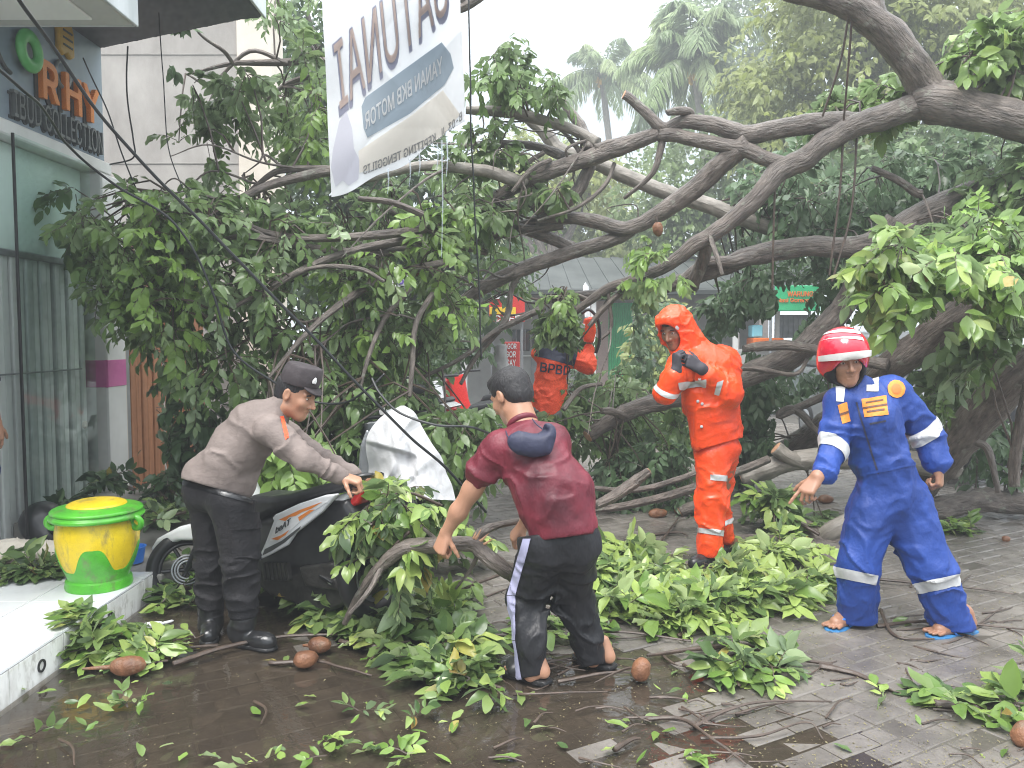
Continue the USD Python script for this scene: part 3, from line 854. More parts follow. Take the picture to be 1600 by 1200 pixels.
hm = thing("helmet", "glossy black motorcycle helmet lying at the foot of the shutters", "helmet", (-3.02, 5.05, 0.13))
H = Field().ell((-3.06, 5.15, 0.29), (0.13, 0.15, 0.135)).ell((-2.99, 5.12, 0.22), (0.10, 0.13, 0.085), k=0.05).ell((-2.94, 5.12, 0.25), (0.05, 0.09, 0.05), k=0.02, sub=True)
part(hm, "shell", H.mesh(0.012), "black_plastic", True)
part(hm, "visor", Field().ell((-2.965, 5.12, 0.27), (0.04, 0.095, 0.055)).mesh(0.01), "dark_glass", True)
for k, (x, y, sx, m) in enumerate([(-3.0, 4.72, 0.16, "white_plastic"), (-2.83, 4.80, 0.13, "concrete"), (-2.72, 5.02, 0.12, "white_plastic")]):
    z0 = 0.133
    S_ = Field().ell((x, y, z0 + sx * 0.45), (sx * 0.9, sx * 0.75, sx * 0.5)).ell((x + sx * 0.5, y + 0.05, z0 + sx * 0.35), (sx * 0.5, sx * 0.5, sx * 0.38), k=0.05).folds(0.008, 18, 3 + k).cut((0, 0, z0), (0, 0, -1))
    single("sack", S_.mesh(0.012), "cream_plaster", ["big crumpled pale sack at the left foot of the shutters", "middle pale sack beside the black helmet", "smallest pale sack nearest the green tinted glass"][k], "sack", True, group="sacks by the shutters")
for k, (x, y, a) in enumerate([(-2.80, 4.60, 0.2), (-2.68, 4.66, 0.5), (-2.58, 4.72, -0.4), (-2.76, 4.46, 1.0)]):
    d = np.array([math.cos(a), math.sin(a), 0])
    n_ = np.array([-d[1], d[0], 0])
    o = np.array([x, y, 0.146])
    t = thing("sandal", ["leftmost grey rubber sandal before the sacks", "grey rubber sandal beside the leftmost one before the sacks", "grey rubber sandal nearest the bin before the sacks", "single grey sandal lying closest to the white tiles"][k], "sandal", o, "sandals left at the shop front")
    part(t, "sole", slab([(-0.13, -0.03), (-0.10, -0.045), (0.02, -0.04), (0.10, -0.052), (0.14, -0.02), (0.14, 0.02), (0.10, 0.05), (0.0, 0.038), (-0.10, 0.043), (-0.13, 0.03)], o, d, n_, (0, 0, 1), 0.013, 0.006, 0.01), "concrete", True)
    part(t, "strap", tube(catmull([o - n_ * 0.045 + d * 0.02, o + d * 0.05 - n_ * 0.03 + [0, 0, 0.05], o + d * 0.055 + n_ * 0.03 + [0, 0, 0.05], o + n_ * 0.045 + d * 0.02]), 0.014, 8)[:2], "grey_metal", True)
b = at(205, 800, 4.75)
single("plastic_scoop", lathe([(0.03, 0), (0.06, 0.005), (0.075, 0.09), (0.08, 0.1), (0.07, 0.1), (0.055, 0.015)], (b[0], 4.75, 0.135), 24), "blue_plastic", "blue plastic tub behind the yellow and green bin", "tub", 40)

# ---------------------------------------------------------------- people
pm("skin", (0.36, 0.185, 0.115), (0.44, 0.235, 0.15), scale=9, rough=0.42, bump=0.1, bscale=90, bdist=0.002)
pm("skin_dark", (0.21, 0.105, 0.065), (0.28, 0.145, 0.092), scale=9, rough=0.42, bump=0.1, bscale=90, bdist=0.002)
pm("hair", (0.010, 0.009, 0.010), (0.022, 0.02, 0.022), scale=60, rough=0.55, bump=0.9, bscale=130, bdist=0.006, stretch=(1, 1, 0.25))
pm("eye", (0.02, 0.015, 0.012), rough=0.15)
pm("eye_white", (0.55, 0.5, 0.46), rough=0.2)
pm("khaki_cloth", (0.165, 0.133, 0.120), (0.25, 0.205, 0.186), scale=5, rough=0.75, spec=0.3, bump=0.4, bscale=11, bdist=0.022, bstretch=(1, 1, 1.6))
pm("black_cloth", (0.010, 0.010, 0.012), (0.025, 0.023, 0.025), scale=5, rough=0.7, spec=0.25, bump=0.6, bscale=13, bdist=0.025)
pm("track_black", (0.009, 0.009, 0.011), (0.018, 0.018, 0.021), scale=5, rough=0.45, spec=0.35, bump=0.55, bscale=10, bdist=0.026, bstretch=(1, 1, 0.6))
pm("maroon_cloth", (0.062, 0.007, 0.014), (0.155, 0.015, 0.029), scale=4.5, rough=0.55, bump=0.5, bscale=9, bdist=0.026, bstretch=(1, 1, 0.7), ramp=(0.35, 0.6))
pm("navy_cloth", (0.014, 0.016, 0.040), (0.03, 0.034, 0.07), scale=6, rough=0.6, bump=0.4, bscale=30)
pm("orange_rubber", (0.80, 0.055, 0.008), (0.90, 0.085, 0.014), scale=2.5, rough=0.34, bump=0.55, bscale=9, bdist=0.026, coat=0.15)
pm("orange_shirt", (0.92, 0.075, 0.022), (0.95, 0.11, 0.035), scale=3, rough=0.6, bump=0.7, bscale=13, bdist=0.03)
pm("blue_cloth", (0.008, 0.034, 0.18), (0.013, 0.056, 0.29), scale=3.0, rough=0.6, bump=0.6, bscale=10, bdist=0.026, bstretch=(1, 1, 0.7))
pm("reflective", (0.40, 0.40, 0.41), (0.60, 0.60, 0.60), scale=9, rough=0.35, bump=0.15, bscale=50)
pm("lilac", (0.28, 0.28, 0.42), (0.36, 0.36, 0.5), scale=20, rough=0.6)
pm("dark_glove", (0.030, 0.028, 0.036), (0.05, 0.045, 0.055), scale=30, rough=0.7, bump=0.4, bscale=120, bdist=0.004)
pm("boot_leather", (0.008, 0.008, 0.009), (0.016, 0.016, 0.017), scale=14, rough=0.24, bump=0.35, bscale=45, coat=0.3)
pm("patch_orange", (0.62, 0.20, 0.02), (0.72, 0.27, 0.04), scale=40, rough=0.6)
pm("patch_dark", (0.12, 0.05, 0.03), rough=0.6)
pm("helmet_red", (0.52, 0.012, 0.035), (0.6, 0.02, 0.05), scale=3, rough=0.16, coat=0.8)
pm("helmet_white", (0.62, 0.60, 0.58), rough=0.2, coat=0.6)
pm("grey_cloth", (0.16, 0.16, 0.155), (0.23, 0.225, 0.22), scale=6, rough=0.7, bump=0.3, bscale=25)
pm("cap_cloth", (0.035, 0.027, 0.030), (0.055, 0.045, 0.048), scale=30, rough=0.75, bump=0.2, bscale=90)
pm("skin_tan", (0.27, 0.135, 0.083), (0.34, 0.175, 0.11), scale=9, rough=0.42, bump=0.1, bscale=90, bdist=0.002)
pm("sandal_blue", (0.03, 0.16, 0.36), rough=0.45)
pm("jeans", (0.012, 0.03, 0.10), (0.025, 0.05, 0.15), scale=9, rough=0.7, bump=0.3, bscale=60)


class Figure:
    """Joints are given as the photograph's pixels and an offset in depth from the figure's own distance."""

    def __init__(s, Y):
        s.Y, s.m, s.dx = Y, Y / F, 0

    def J(s, px, py, dy=0.0):
        return at(px + s.dx, py, s.Y + dy)

    def r(s, px):
        return px * s.m


def frame(fwd, up):
    f = np.array(fwd, float)
    f /= np.linalg.norm(f)
    u = np.array(up, float) - f * (np.array(up, float) @ f)
    u /= np.linalg.norm(u)
    return np.cross(f, u), f, u               # right, forward, up


def head(fl, c, fwd, up, s=1.0, neck=None, nr=0.052):
    """A head whose middle is c; s = 1 is 0.225 m from chin to crown. Returns its local-to-world function."""
    R, Fw, U = frame(fwd, up)
    B = np.stack([R, Fw, U], 1)
    W = lambda x, y, z: c + (R * x + Fw * y + U * z) * s
    e = lambda p, r, k=0.02, sub=False: fl.ell(W(*p), np.array(r) * s, B, k * s, sub)
    k_ = lambda p, rp, q, rq, k=0.01: fl.cone(W(*p), rp * s, W(*q), rq * s, k * s)
    e((0, -0.012, 0.034), (0.073, 0.092, 0.082))
    e((0, 0.02, -0.028), (0.060, 0.070, 0.080), 0.03)
    e((0, 0.055, -0.088), (0.028, 0.026, 0.022), 0.03)
    k_((-0.048, 0.0, -0.062), 0.02, (0.0, 0.055, -0.09), 0.02, 0.02)
    k_((0.048, 0.0, -0.062), 0.02, (0.0, 0.055, -0.09), 0.02, 0.02)
    e((-0.036, 0.062, -0.018), (0.024, 0.02, 0.022), 0.02)
    e((0.036, 0.062, -0.018), (0.024, 0.02, 0.022), 0.02)
    k_((-0.045, 0.068, 0.027), 0.008, (0.0, 0.083, 0.026), 0.010, 0.012)
    k_((0.045, 0.068, 0.027), 0.008, (0.0, 0.083, 0.026), 0.010, 0.012)
    for x in (-0.031, 0.031):
        e((x, 0.092, 0.009), (0.016, 0.016, 0.0105), 0.012, True)
        e((x, 0.066, 0.009), (0.014, 0.013, 0.012), 0.004)
    k_((0, 0.085, 0.02), 0.007, (0, 0.108, -0.026), 0.0115, 0.01)
    k_((-0.014, 0.092, -0.030), 0.008, (0.014, 0.092, -0.030), 0.008, 0.008)
    k_((-0.019, 0.079, -0.0575), 0.006, (0.019, 0.079, -0.0575), 0.006, 0.006)
    k_((0.0, 0.085, -0.0565), 0.006, (0.0, 0.085, -0.0570), 0.006, 0.008)
    k_((-0.015, 0.079, -0.069), 0.007, (0.015, 0.079, -0.069), 0.007, 0.006)
    e((0, 0.092, -0.0630), (0.024, 0.009, 0.0022), 0.004, True)
    for x in (-1, 1):
        e((x * 0.077, -0.012, 0.0), (0.010, 0.019, 0.032), 0.008)
        e((x * 0.086, -0.006, 0.003), (0.006, 0.010, 0.018), 0.005, True)
    if neck is not None:
        fl.cone(W(0, -0.022, -0.06), nr * s, neck, nr * 1.12, 0.03)
    return W, B


def eyes(body, W, B, s=1.0, closed=False):
    for x in (-0.031, 0.031):
        if not closed:
            q = part(body, "eye", Field().ell(W(x, 0.0735, 0.009), np.array((0.0115, 0.0095, 0.0062)) * s, B).mesh(0.003), "eye_white", True)
            part(q, "iris", Field().ell(W(x, 0.0795, 0.0085), np.array((0.0055, 0.0045, 0.0055)) * s, B).mesh(0.0022), "eye", True)
        v, f, _ = tube(catmull([W(x - 0.017, 0.0775, 0.0265), W(x, 0.0855, 0.030), W(x + 0.017, 0.0775, 0.0265)]), 0.0042 * s, 6)
        part(body, "eyebrow", (v, f), "hair")


def hand(fl, wrist, fwd, palm, side, s=1.0, curl=(0.2, 0.25, 0.3, 0.35), thumb=0.35, spread=0.06, point=None):
    """wrist, direction of the fingers, where the palm looks, side +1 when the thumb lies on fwd x palm. Adds palm, four fingers and a thumb."""
    f = np.array(fwd, float)
    f /= np.linalg.norm(f)
    p = np.array(palm, float) - f * (np.array(palm, float) @ f)
    p /= np.linalg.norm(p)
    a = np.cross(f, p) * side                     # towards the thumb
    W = lambda x, y, z: wrist + (a * x + f * y + p * z) * s
    k = 0.009 * s
    bases = [(0.030, 0.092, 0.0), (0.010, 0.096, -0.001), (-0.010, 0.092, 0.0), (-0.028, 0.084, 0.002)]
    for b in bases:
        fl.cone(W(b[0] * 0.55, 0.0, 0), 0.017 * s, W(*b), 0.0125 * s, 0.012 * s)
    fl.cone(W(0.022, 0.03, 0.010), 0.016 * s, W(-0.02, 0.035, 0.010), 0.014 * s, 0.012 * s)
    lens = [(0.042, 0.026, 0.020), (0.046, 0.029, 0.021), (0.042, 0.027, 0.020), (0.032, 0.020, 0.018)]
    for n, b in enumerate(bases):
        cur = W(*b)
        ang = 0.0
        c = curl[n]
        sp = (1.5 - n) * spread
        r = (0.0092, 0.0095, 0.0090, 0.0080)[n] * s
        for m, L in enumerate(lens[n]):
            ang += c * (1.0, 1.25, 0.8)[m] * 1.35
            d = f * math.cos(ang) + p * math.sin(ang) + a * sp * math.cos(ang)
            d /= np.linalg.norm(d)
            nxt = cur + d * L * s
            fl.cone(cur, r, nxt, r * 0.9, 0.004 * s)
            cur, r = nxt, r * 0.92
    cur = W(0.026, 0.026, 0.006)
    d0 = a * 0.75 + f * 0.75 + p * thumb
    for L, r, bend in ((0.040, 0.0125, 0.0), (0.032, 0.0105, 0.35), (0.024, 0.0092, 0.35)):
        d0 = d0 + (p * thumb * 1.2 + f * 0.35 - a * 0.3) * bend
        d = d0 / np.linalg.norm(d0)
        nxt = cur + d * L * s
        fl.cone(cur, r * s, nxt, r * 0.92 * s, 0.006 * s)
        cur = nxt
    return W


def hair_cap(c_W, B, s, bangs=0.0):
    """Short hair over the skull: full at the back and sides, cut at the forehead and above the ears."""
    fl = Field()
    fl.ell(c_W(0, -0.022, 0.042), np.array((0.082, 0.096, 0.086)) * s, B)
    fl.ell(c_W(0, -0.055, -0.01), np.array((0.070, 0.055, 0.062)) * s, B, 0.02)
    fl.ell(c_W(0, 0.035 + bangs, 0.085), np.array((0.062, 0.045, 0.035)) * s, B, 0.02)
    fl.ell(c_W(0, 0.105, -0.045), np.array((0.10, 0.085, 0.095)) * s, B, 0.012, True)
    for x in (-1, 1):
        fl.ell(c_W(x * 0.09, 0.012, -0.022), np.array((0.03, 0.045, 0.045)) * s, B, 0.012, True)
    fl.folds(0.0016, 40, 5, (1, 1, 0.25))
    return fl


def shoe(fl, heel, toe, up, w, h):
    """A low shoe from heel to toe."""
    d = toe - heel
    fl.cone(heel + up * h * 0.45, w * 0.82, toe + up * h * 0.35 - d * 0.12, w * 0.85, 0.02)
    fl.cone(heel + d * 0.6 + up * h * 0.35, w, toe - d * 0.25 + up * h * 0.32, w * 0.98, 0.02)
    return fl


def foot(fl, heel, toe, up, s=1.0):
    d = toe - heel
    n = np.cross(d / np.linalg.norm(d), up)
    fl.cone(heel + up * 0.03, 0.031 * s, heel + d * 0.55 + up * 0.03, 0.034 * s, 0.02)
    fl.cone(heel + d * 0.55 + up * 0.026, 0.036 * s, heel + d * 0.76 + up * 0.018, 0.034 * s, 0.02)
    fl.cone(heel + up * 0.05 + d * 0.05, 0.03 * s, heel + up * 0.10 + d * 0.16, 0.032 * s, 0.03)
    for k in range(5):
        x = (k - 2) * 0.0165 * s
        L = (0.9, 0.99, 1.0, 0.96, 0.98)[k] if True else 1
        fl.cone(heel + d * 0.78 + n * x + up * 0.014, 0.0095 * s, heel + d * L + n * x * 1.12 + up * 0.010, (0.0085, 0.008, 0.008, 0.008, 0.011)[k] * s, 0.004)


Zv = np.array([0, 0, 1.0])


def sole(heel, toe, z0, z1, w, grow=0.012):
    """A flip-flop or shoe sole under a foot."""
    d = toe - heel
    d[2] = 0
    L = np.linalg.norm(d)
    d /= L
    n = np.array([-d[1], d[0], 0])
    P = [(-0.02, -w * 0.6), (0.03, -w * 0.85), (L * 0.45, -w * 0.8), (L * 0.75, -w * 1.05), (L * 0.95, -w * 0.9), (L + grow, -w * 0.3), (L + grow, w * 0.35), (L * 0.95, w * 0.9), (L * 0.75, w * 1.05), (L * 0.45, w * 0.75), (0.03, w * 0.85), (-0.02, w * 0.6)]
    o = np.array([heel[0], heel[1], (z0 + z1) / 2])
    return slab(P, o, d, n, (0, 0, 1), (z1 - z0) / 2, min(0.004, (z1 - z0) * 0.3), 0.006)


def band(mesh, a, b, t, wdt, reach, lift=0.004):
    """A strip of a garment round the limb a-b at the share t of its length."""
    a, b = np.array(a), np.array(b)
    d = (b - a) / np.linalg.norm(b - a)
    c = a + (b - a) * t
    m = trimesh.Trimesh(*vf(mesh), process=False)
    tri = m.triangles_center - c
    ax = tri @ d
    far = np.linalg.norm(tri - ax[:, None] * d, axis=1)
    m = trimesh.Trimesh(m.vertices, m.faces[(far < reach) & (np.abs(ax) < wdt * 2.5)], process=False)
    return patch(m, [(c - d * wdt / 2, d), (c + d * wdt / 2, -d)], lift)


def window_patch(fig, mesh, quad, lift=0.004, face=(0, -1, 0), fmin=0.05):
    """The piece of a garment that shows inside the four-sided outline of pixels, on the side that looks to face."""
    q = [np.array(x, float) for x in quad]
    area = sum(a[0] * b[1] - a[1] * b[0] for a, b in zip(q, q[1:] + q[:1]))
    pl = []
    for a, b in zip(q, q[1:] + q[:1]):
        n = np.cross(ray(*a), ray(*b))
        if area < 0:
            n = -n
        mid = ray(*np.mean(q, 0))
        if n @ mid < 0:
            n = -n
        pl.append((EYE + ray(*a) * fig.Y, n / np.linalg.norm(n)))
    return patch(mesh, pl, lift, face, fmin)


# ---- the policeman, bent over the scooter's tail
g = Figure(3.86)
J, r = g.J, g.r
pol = thing("person", "person in taupe uniform shirt, black trousers and peaked cap bending to grip the scooter's tail", "person", J(345, 1008) * [1, 1, 0])
hipL, hipR, pelvis = J(328, 770, 0.08), J(348, 778, -0.04), J(338, 752)
chest, shR, shL, neckb = J(405, 672), J(420, 672, -0.15), J(425, 665, 0.17), J(432, 640)
elR, wrR = J(478, 718, -0.20), J(533, 744, -0.14)
elL, wrL = J(485, 705, 0.20), J(552, 742, 0.13)
knL, anL = J(328, 878, 0.10), J(329, 975, 0.10)
knR, anR = J(374, 880, -0.05), J(381, 970, -0.05)
hc, hf, hu = J(463, 617), np.array([0.90, -0.22, -0.36]), np.array([0.36, -0.05, 0.93])
b = Field()
b.cone(pelvis, r(26), chest, r(28), 0.03).cone(shR, r(15), shL, r(15), 0.03).cone(chest, r(26), neckb, r(18), 0.03)
for h_, k_, a_ in ((hipL, knL, anL), (hipR, knR, anR)):
    b.chain([(h_, r(20)), (k_, r(15)), (a_, r(11))], 0.03)
for s_, e_, w_2 in ((shR, elR, wrR), (shL, elL, wrL)):
    b.chain([(s_, r(17)), (e_, r(12)), (w_2, r(9.5))], 0.03)
W, B = head(b, hc, hf, hu, 0.98, neckb)
gripR = J(548, 749, -0.15)
hand(b, wrR, (0.95, -0.05, -0.25), (0.25, 0.15, -0.95), -1, 0.95, (0.75, 0.8, 0.8, 0.85), 0.6)
hand(b, wrL, (0.9, -0.35, -0.25), (0.2, -0.1, -0.95), 1, 0.95, (0.7, 0.75, 0.8, 0.85), 0.6)
bm = b.mesh(0.013, [(hc - 0.13, hc + 0.13), (wrR - 0.03, wrR + 0.13), (wrL - 0.03, wrL + 0.13)], 0.0042)
body = part(pol, "body", bm, "skin", True)
eyes(body, W, B, 0.98)
j = Field()
j.cone(J(340, 752), r(45), J(372, 700), r(41), 0.05).cone(J(372, 700), r(41), J(402, 664), r(38), 0.05)
j.cone(J(402, 664), r(38), J(427, 646), r(24), 0.05).cone(J(427, 646), r(23), J(440, 632), r(18.5), 0.02).cone(shR, r(21), shL, r(21), 0.05)
j.cone(J(318, 745, 0.0), r(32), J(365, 758, 0.0), r(32), 0.05)
for s_, e_, w_2 in ((shR, elR, wrR), (shL, elL, wrL)):
    j.chain([(s_, r(23)), (e_, r(17)), (w_2, r(13))], 0.025)
    j.crease(s_, e_, 0.12, 0.008, 0.06, 3).crease(e_, w_2, 0.09, 0.008, 0.05, 5)
j.crease(J(345, 750), J(415, 655), 0.26, 0.007, 0.12, 8).folds(0.0035, 5, 9, (1, 1, 0.5))
hem_n = np.cross(ray(288, 748), ray(392, 778))
hem_n = hem_n if hem_n[2] < 0 else -hem_n
d_ = J(558, 752) - wrR
j.cut(J(288, 749), hem_n)
shirt = j.mesh(0.0078)
part(pol, "shirt", shirt, "khaki_cloth", True)
part(pol, "collar", Field().cone(J(426, 648), r(19), J(440, 637), r(17), 0.01).ell(J(452, 626), (0.05, 0.07, 0.05), k=0.01, sub=True).mesh(0.007), "khaki_cloth", True)
part(pol, "epaulette", window_patch(g, shirt, [(437, 651), (442, 650), (452, 684), (446, 688)], 0.004, (0.3, -1, 0.2), -0.2), "orange_shirt")
t = Field()
t.cone(J(318, 766, 0.04), r(33), J(362, 774, -0.03), r(35), 0.06)
for h_, k_, a_, w_3 in ((J(324, 778, 0.09), knL, J(329, 960, 0.1), (31, 23, 19)), (J(362, 785, -0.06), knR, J(380, 955, -0.05), (34, 27, 22))):
    t.chain([(h_, r(w_3[0])), (k_, r(w_3[1])), (a_, r(w_3[2]))], 0.03)
    t.crease(k_ + [0, 0, 0.05], a_, 0.2, 0.012, 0.05, 11).crease(h_, k_, 0.2, 0.008, 0.10, 12)
t.cut(J(288, 751) + hem_n * -0.05, -hem_n)
tm = t.mesh(0.0078)
trs = part(pol, "trousers", tm, "black_cloth", True)
pk = part(trs, "pocket", window_patch(g, tm, [(362, 812), (402, 812), (406, 874), (364, 872)], 0.012, (0.3, -1, 0)), "black_cloth", True)
part(pk, "flap", window_patch(g, tm, [(358, 800), (405, 800), (407, 826), (360, 826)], 0.02, (0.3, -1, 0)), "black_cloth", True) if False else part(trs, "pocket_flap", window_patch(g, tm, [(358, 800), (405, 800), (407, 826), (360, 826)], 0.02, (0.3, -1, 0)), "black_cloth", True)
part(trs, "belt", window_patch(g, tm, [(286, 750), (394, 778), (394, 787), (286, 758)], 0.005, (0, -1, 0), -1.1), "boot_leather", True)
for k_, a_, heel, toe, dy in ((knL, anL, J(333, 998, 0.14), J(325, 1012, -0.06), 0.1), (knR, anR, J(372, 1003, -0.05), J(428, 1003, -0.12), -0.05)):
    heel, toe = heel.copy(), toe.copy()
    heel[2] = toe[2] = 0.012
    f_ = Field().chain([(a_ + (k_ - a_) * 0.32, r(20)), (a_, r(18)), (heel * [1, 1, 0] + [0, 0, 0.07], r(17))], 0.03)
    shoe(f_, heel, toe, Zv, 0.042, 0.075)
    f_.crease(a_ + [0, 0, 0.05], heel, 0.12, 0.003, 0.03, 2)
    f_.cut((0, 0, 0.006), (0, 0, -1))
    bt = part(pol, "boot", f_.mesh(0.008), "boot_leather", True)
    part(bt, "sole", sole(heel, toe, 0.0, 0.018, 0.045), "black_rubber")
# the cap: a stiff round crown, a peak and a small badge
R_, Fw_, U_ = frame(hf, hu)
cc = hc + U_ * 0.058 - Fw_ * 0.008
cp = Field().cone(cc, 0.086, cc + U_ * 0.012, 0.087, 0.01).cone(cc + U_ * 0.03 + Fw_ * 0.0, 0.086, cc + U_ * 0.04 - Fw_ * 0.006, 0.084, 0.02)
cp.cone(cc + U_ * 0.05 + Fw_ * 0.008, 0.088, cc + U_ * 0.06 + Fw_ * 0.01, 0.086, 0.02)
cp.cut(cc + U_ * 0.094 + Fw_ * 0.0, U_ + Fw_ * -0.08).cut(cc - U_ * 0.006, -U_ + Fw_ * 0.12)
cpm = cp.mesh(0.006)
cap = part(pol, "cap", cpm, "cap_cloth" if "cap_cloth" in MATS else "grey_cloth", True)
pk_ = [(-0.068, 0.045), (-0.05, 0.085), (-0.02, 0.118), (0.02, 0.118), (0.05, 0.085), (0.068, 0.045), (0.03, 0.07), (-0.03, 0.07)]
pf = Fw_ - U_ * 0.35
pf /= np.linalg.norm(pf)
pu = np.cross(R_, pf)
part(cap, "peak", Field().ell(cc + Fw_ * 0.074 + U_ * 0.002, (0.070, 0.056, 0.012), np.stack([R_, pf, pu], 1)).mesh(0.005), "cap_cloth", True)
part(cap, "badge", slab([(-0.011, -0.013), (0.011, -0.013), (0.013, 0.004), (0, 0.022), (-0.013, 0.004)], cc + U_ * 0.046 + Fw_ * 0.093 + R_ * 0.040, R_ - Fw_ * 0.3, U_, np.cross(R_ - Fw_ * 0.3, U_), 0.004, 0.002, 0.0035), "sign_white", True)
part(body, "hair", hair_cap(W, B, 0.97).cut(cc, U_).mesh(0.0055), "hair", True)

# ---- the man in the maroon shirt, bent with his back to us
g = Figure(3.38)
J, r = g.J, g.r
mar = thing("person", "person seen from behind in wet maroon shirt and black striped track trousers dragging a branch", "person", J(865, 1065) * [1, 1, 0])
hipL, hipR = J(848, 850, 0.0), J(898, 850, 0.0)
knL, anL, knR, anR = J(822, 940, 0.1), J(830, 1052, 0.0), J(897, 935, 0.12), J(926, 1030, 0.16)
chest, shL, shR, neckb = J(822, 705, 0.10), J(782, 700, 0.12), J(862, 690, 0.14), J(815, 662, 0.20)
elL, wrL = J(738, 765, 0.15), J(697, 832, 0.20)
elR, wrR = J(838, 770, 0.34), J(819, 818, 0.36)
hc, hf, hu = J(798, 620, 0.26), np.array([-0.62, 0.60, -0.50]), np.array([-0.30, 0.32, 0.90])
b = Field()
b.cone(J(868, 825, 0.04), r(30), chest, r(32), 0.03).cone(shL, r(18), shR, r(18), 0.03).cone(chest, r(28), neckb, r(18), 0.03)
b.chain([(hipL, r(24)), (knL, r(17)), (anL, r(13))], 0.03).chain([(hipR, r(24)), (knR, r(17)), (anR, r(13))], 0.03)
b.chain([(shL, r(20)), (elL, r(15.5)), (J(716, 800, 0.17), r(14)), (wrL, r(9.5))], 0.03)
b.chain([(shR, r(22)), (elR, r(15)), (wrR, r(10))], 0.03)
W, B = head(b, hc, hf, hu, 1.02, J(818, 664, 0.19), 0.06)
hand(b, wrL, (-0.35, -0.15, -0.9), (0.6, 0.75, -0.1), 1, 0.95, (0.85, 0.9, 0.95, 1.0), 0.6)
hand(b, wrR, (-0.6, 0.1, -0.75), (0.6, 0.3, -0.4), 1, 0.95, (0.6, 0.65, 0.7, 0.75), 0.5)
feet = []
for an, heel, toe in ((anL, J(850, 1078, -0.01), J(792, 1074, 0.11)), (anR, J(952, 1056, 0.15), J(900, 1050, 0.27))):
    heel, toe = heel.copy(), toe.copy()
    heel[2] = toe[2] = 0.02
    b.cone(an, r(10), heel + Zv * 0.06 + (toe - heel) * 0.14, r(9), 0.02)
    foot(b, heel, toe, Zv, 0.8)
    feet.append((heel, toe))
fine = [(hc - 0.13, hc + 0.13), (wrL - 0.12, wrL + 0.05)] + [(np.minimum(h, t_) - 0.04, np.maximum(h, t_) + 0.05) for h, t_ in feet]
body = part(mar, "body", b.mesh(0.013, fine, 0.0045), "skin", True)
part(body, "hair", hair_cap(W, B, 1.06).mesh(0.0055), "hair", True)
eyes(body, W, B, 1.02)
j = Field()
j.cone(J(879, 820), r(56), J(865, 770, 0.03), r(58), 0.06).cone(J(865, 770, 0.03), r(58), J(830, 712, 0.10), r(52), 0.06)
j.cone(shL, r(27), shR, r(30), 0.06).cone(J(830, 706, 0.1), r(40), J(818, 672, 0.17), r(21), 0.05)
j.cone(J(795, 712, 0.10), r(22), J(826, 770, 0.02), r(20), 0.05)
j.chain([(shL, r(30)), (J(752, 738, 0.14), r(27))], 0.03).chain([(shR, r(29)), (J(848, 745, 0.26), r(26))], 0.03)
j.crease(J(880, 830), J(830, 700, 0.1), 0.4, 0.007, 0.15, 21).crease(shL, elL, 0.14, 0.007, 0.06, 22)
j.folds(0.005, 4.5, 4, (1, 1, 0.6))
n_ = (elL - shL) / np.linalg.norm(elL - shL)
hn = np.cross(ray(818, 848), ray(938, 832))
hn = hn if hn[2] < 0 else -hn
j.cut(J(820, 848), hn)
shirt = j.mesh(0.0078)
part(mar, "shirt", shirt, "maroon_cloth", True)
part(mar, "collar", ring(J(816, 662, 0.185), 0.062, 0.011, J(806, 640, 0.24) - J(822, 680, 0.15), 30, 8, 1.2), "maroon_cloth", True)
t = Field()
t.cone(J(855, 846), r(44), J(896, 842), r(44), 0.06)
t.chain([(J(850, 858), r(40)), (knL, r(29)), (J(828, 1000, 0.02), r(25)), (J(831, 1064, 0.02), r(24))], 0.03)
t.chain([(J(897, 855), r(40)), (knR, r(28)), (J(917, 995, 0.14), r(24)), (J(927, 1044, 0.16), r(23))], 0.03)
t.crease(J(850, 870), anL, 0.3, 0.010, 0.13, 31).crease(J(900, 870), anR, 0.3, 0.010, 0.11, 32).folds(0.005, 5, 33, (1, 1, 0.3))
hem2 = np.cross(ray(800, 1063), ray(950, 1036))
hem2 = hem2 if hem2[2] < 0 else -hem2
t.cut(J(820, 838), -hn).cut(J(800, 1063), hem2)
tm = t.mesh(0.0078)
trs = part(mar, "trousers", tm, "track_black", True)
for qd in ([(818, 842), (830, 842), (806, 930), (793, 930)], [(793, 931), (806, 931), (806, 1000), (796, 1000)], [(796, 1001), (806, 1001), (816, 1062), (803, 1062)]):
    q = window_patch(g, tm, qd, 0.004, (-0.6, -0.8, 0), 0.0)
    if len(q[1]):
        part(trs, "stripe", q, "lilac")
for heel, toe in feet:
    s_ = part(mar, "sandal", sole(heel - (toe - heel) * 0.04, toe, 0.0, 0.024, 0.05), "black_rubber")
    d_ = (toe - heel) / np.linalg.norm(toe - heel)
    n_ = np.cross(d_, Zv)
    m_ = heel + (toe - heel) * 0.68
    part(s_, "strap", Field().cone(m_ - n_ * 0.035 + Zv * 0.02, 0.03, m_ + n_ * 0.035 + Zv * 0.02, 0.03, 0.02).cone(m_ + Zv * 0.03 - d_ * 0.03, 0.036, m_ + Zv * 0.025 + d_ * 0.03, 0.034, 0.03).cut((0, 0, 0.016), (0, 0, -1)).mesh(0.006), "black_rubber", True)
pc = J(832, 688, -0.075)
pf_ = Field().ell(J(828, 694, -0.06), (0.098, 0.045, 0.055), Rot.from_euler("y", 10, degrees=True).as_matrix()).ell(J(856, 676, -0.05), (0.035, 0.03, 0.04), k=0.04).ell(J(836, 670, -0.075), (0.06, 0.05, 0.022), Rot.from_euler("y", 8, degrees=True).as_matrix(), k=0.02, sub=True).folds(0.0025, 9, 6, (1, 1, 0.4))
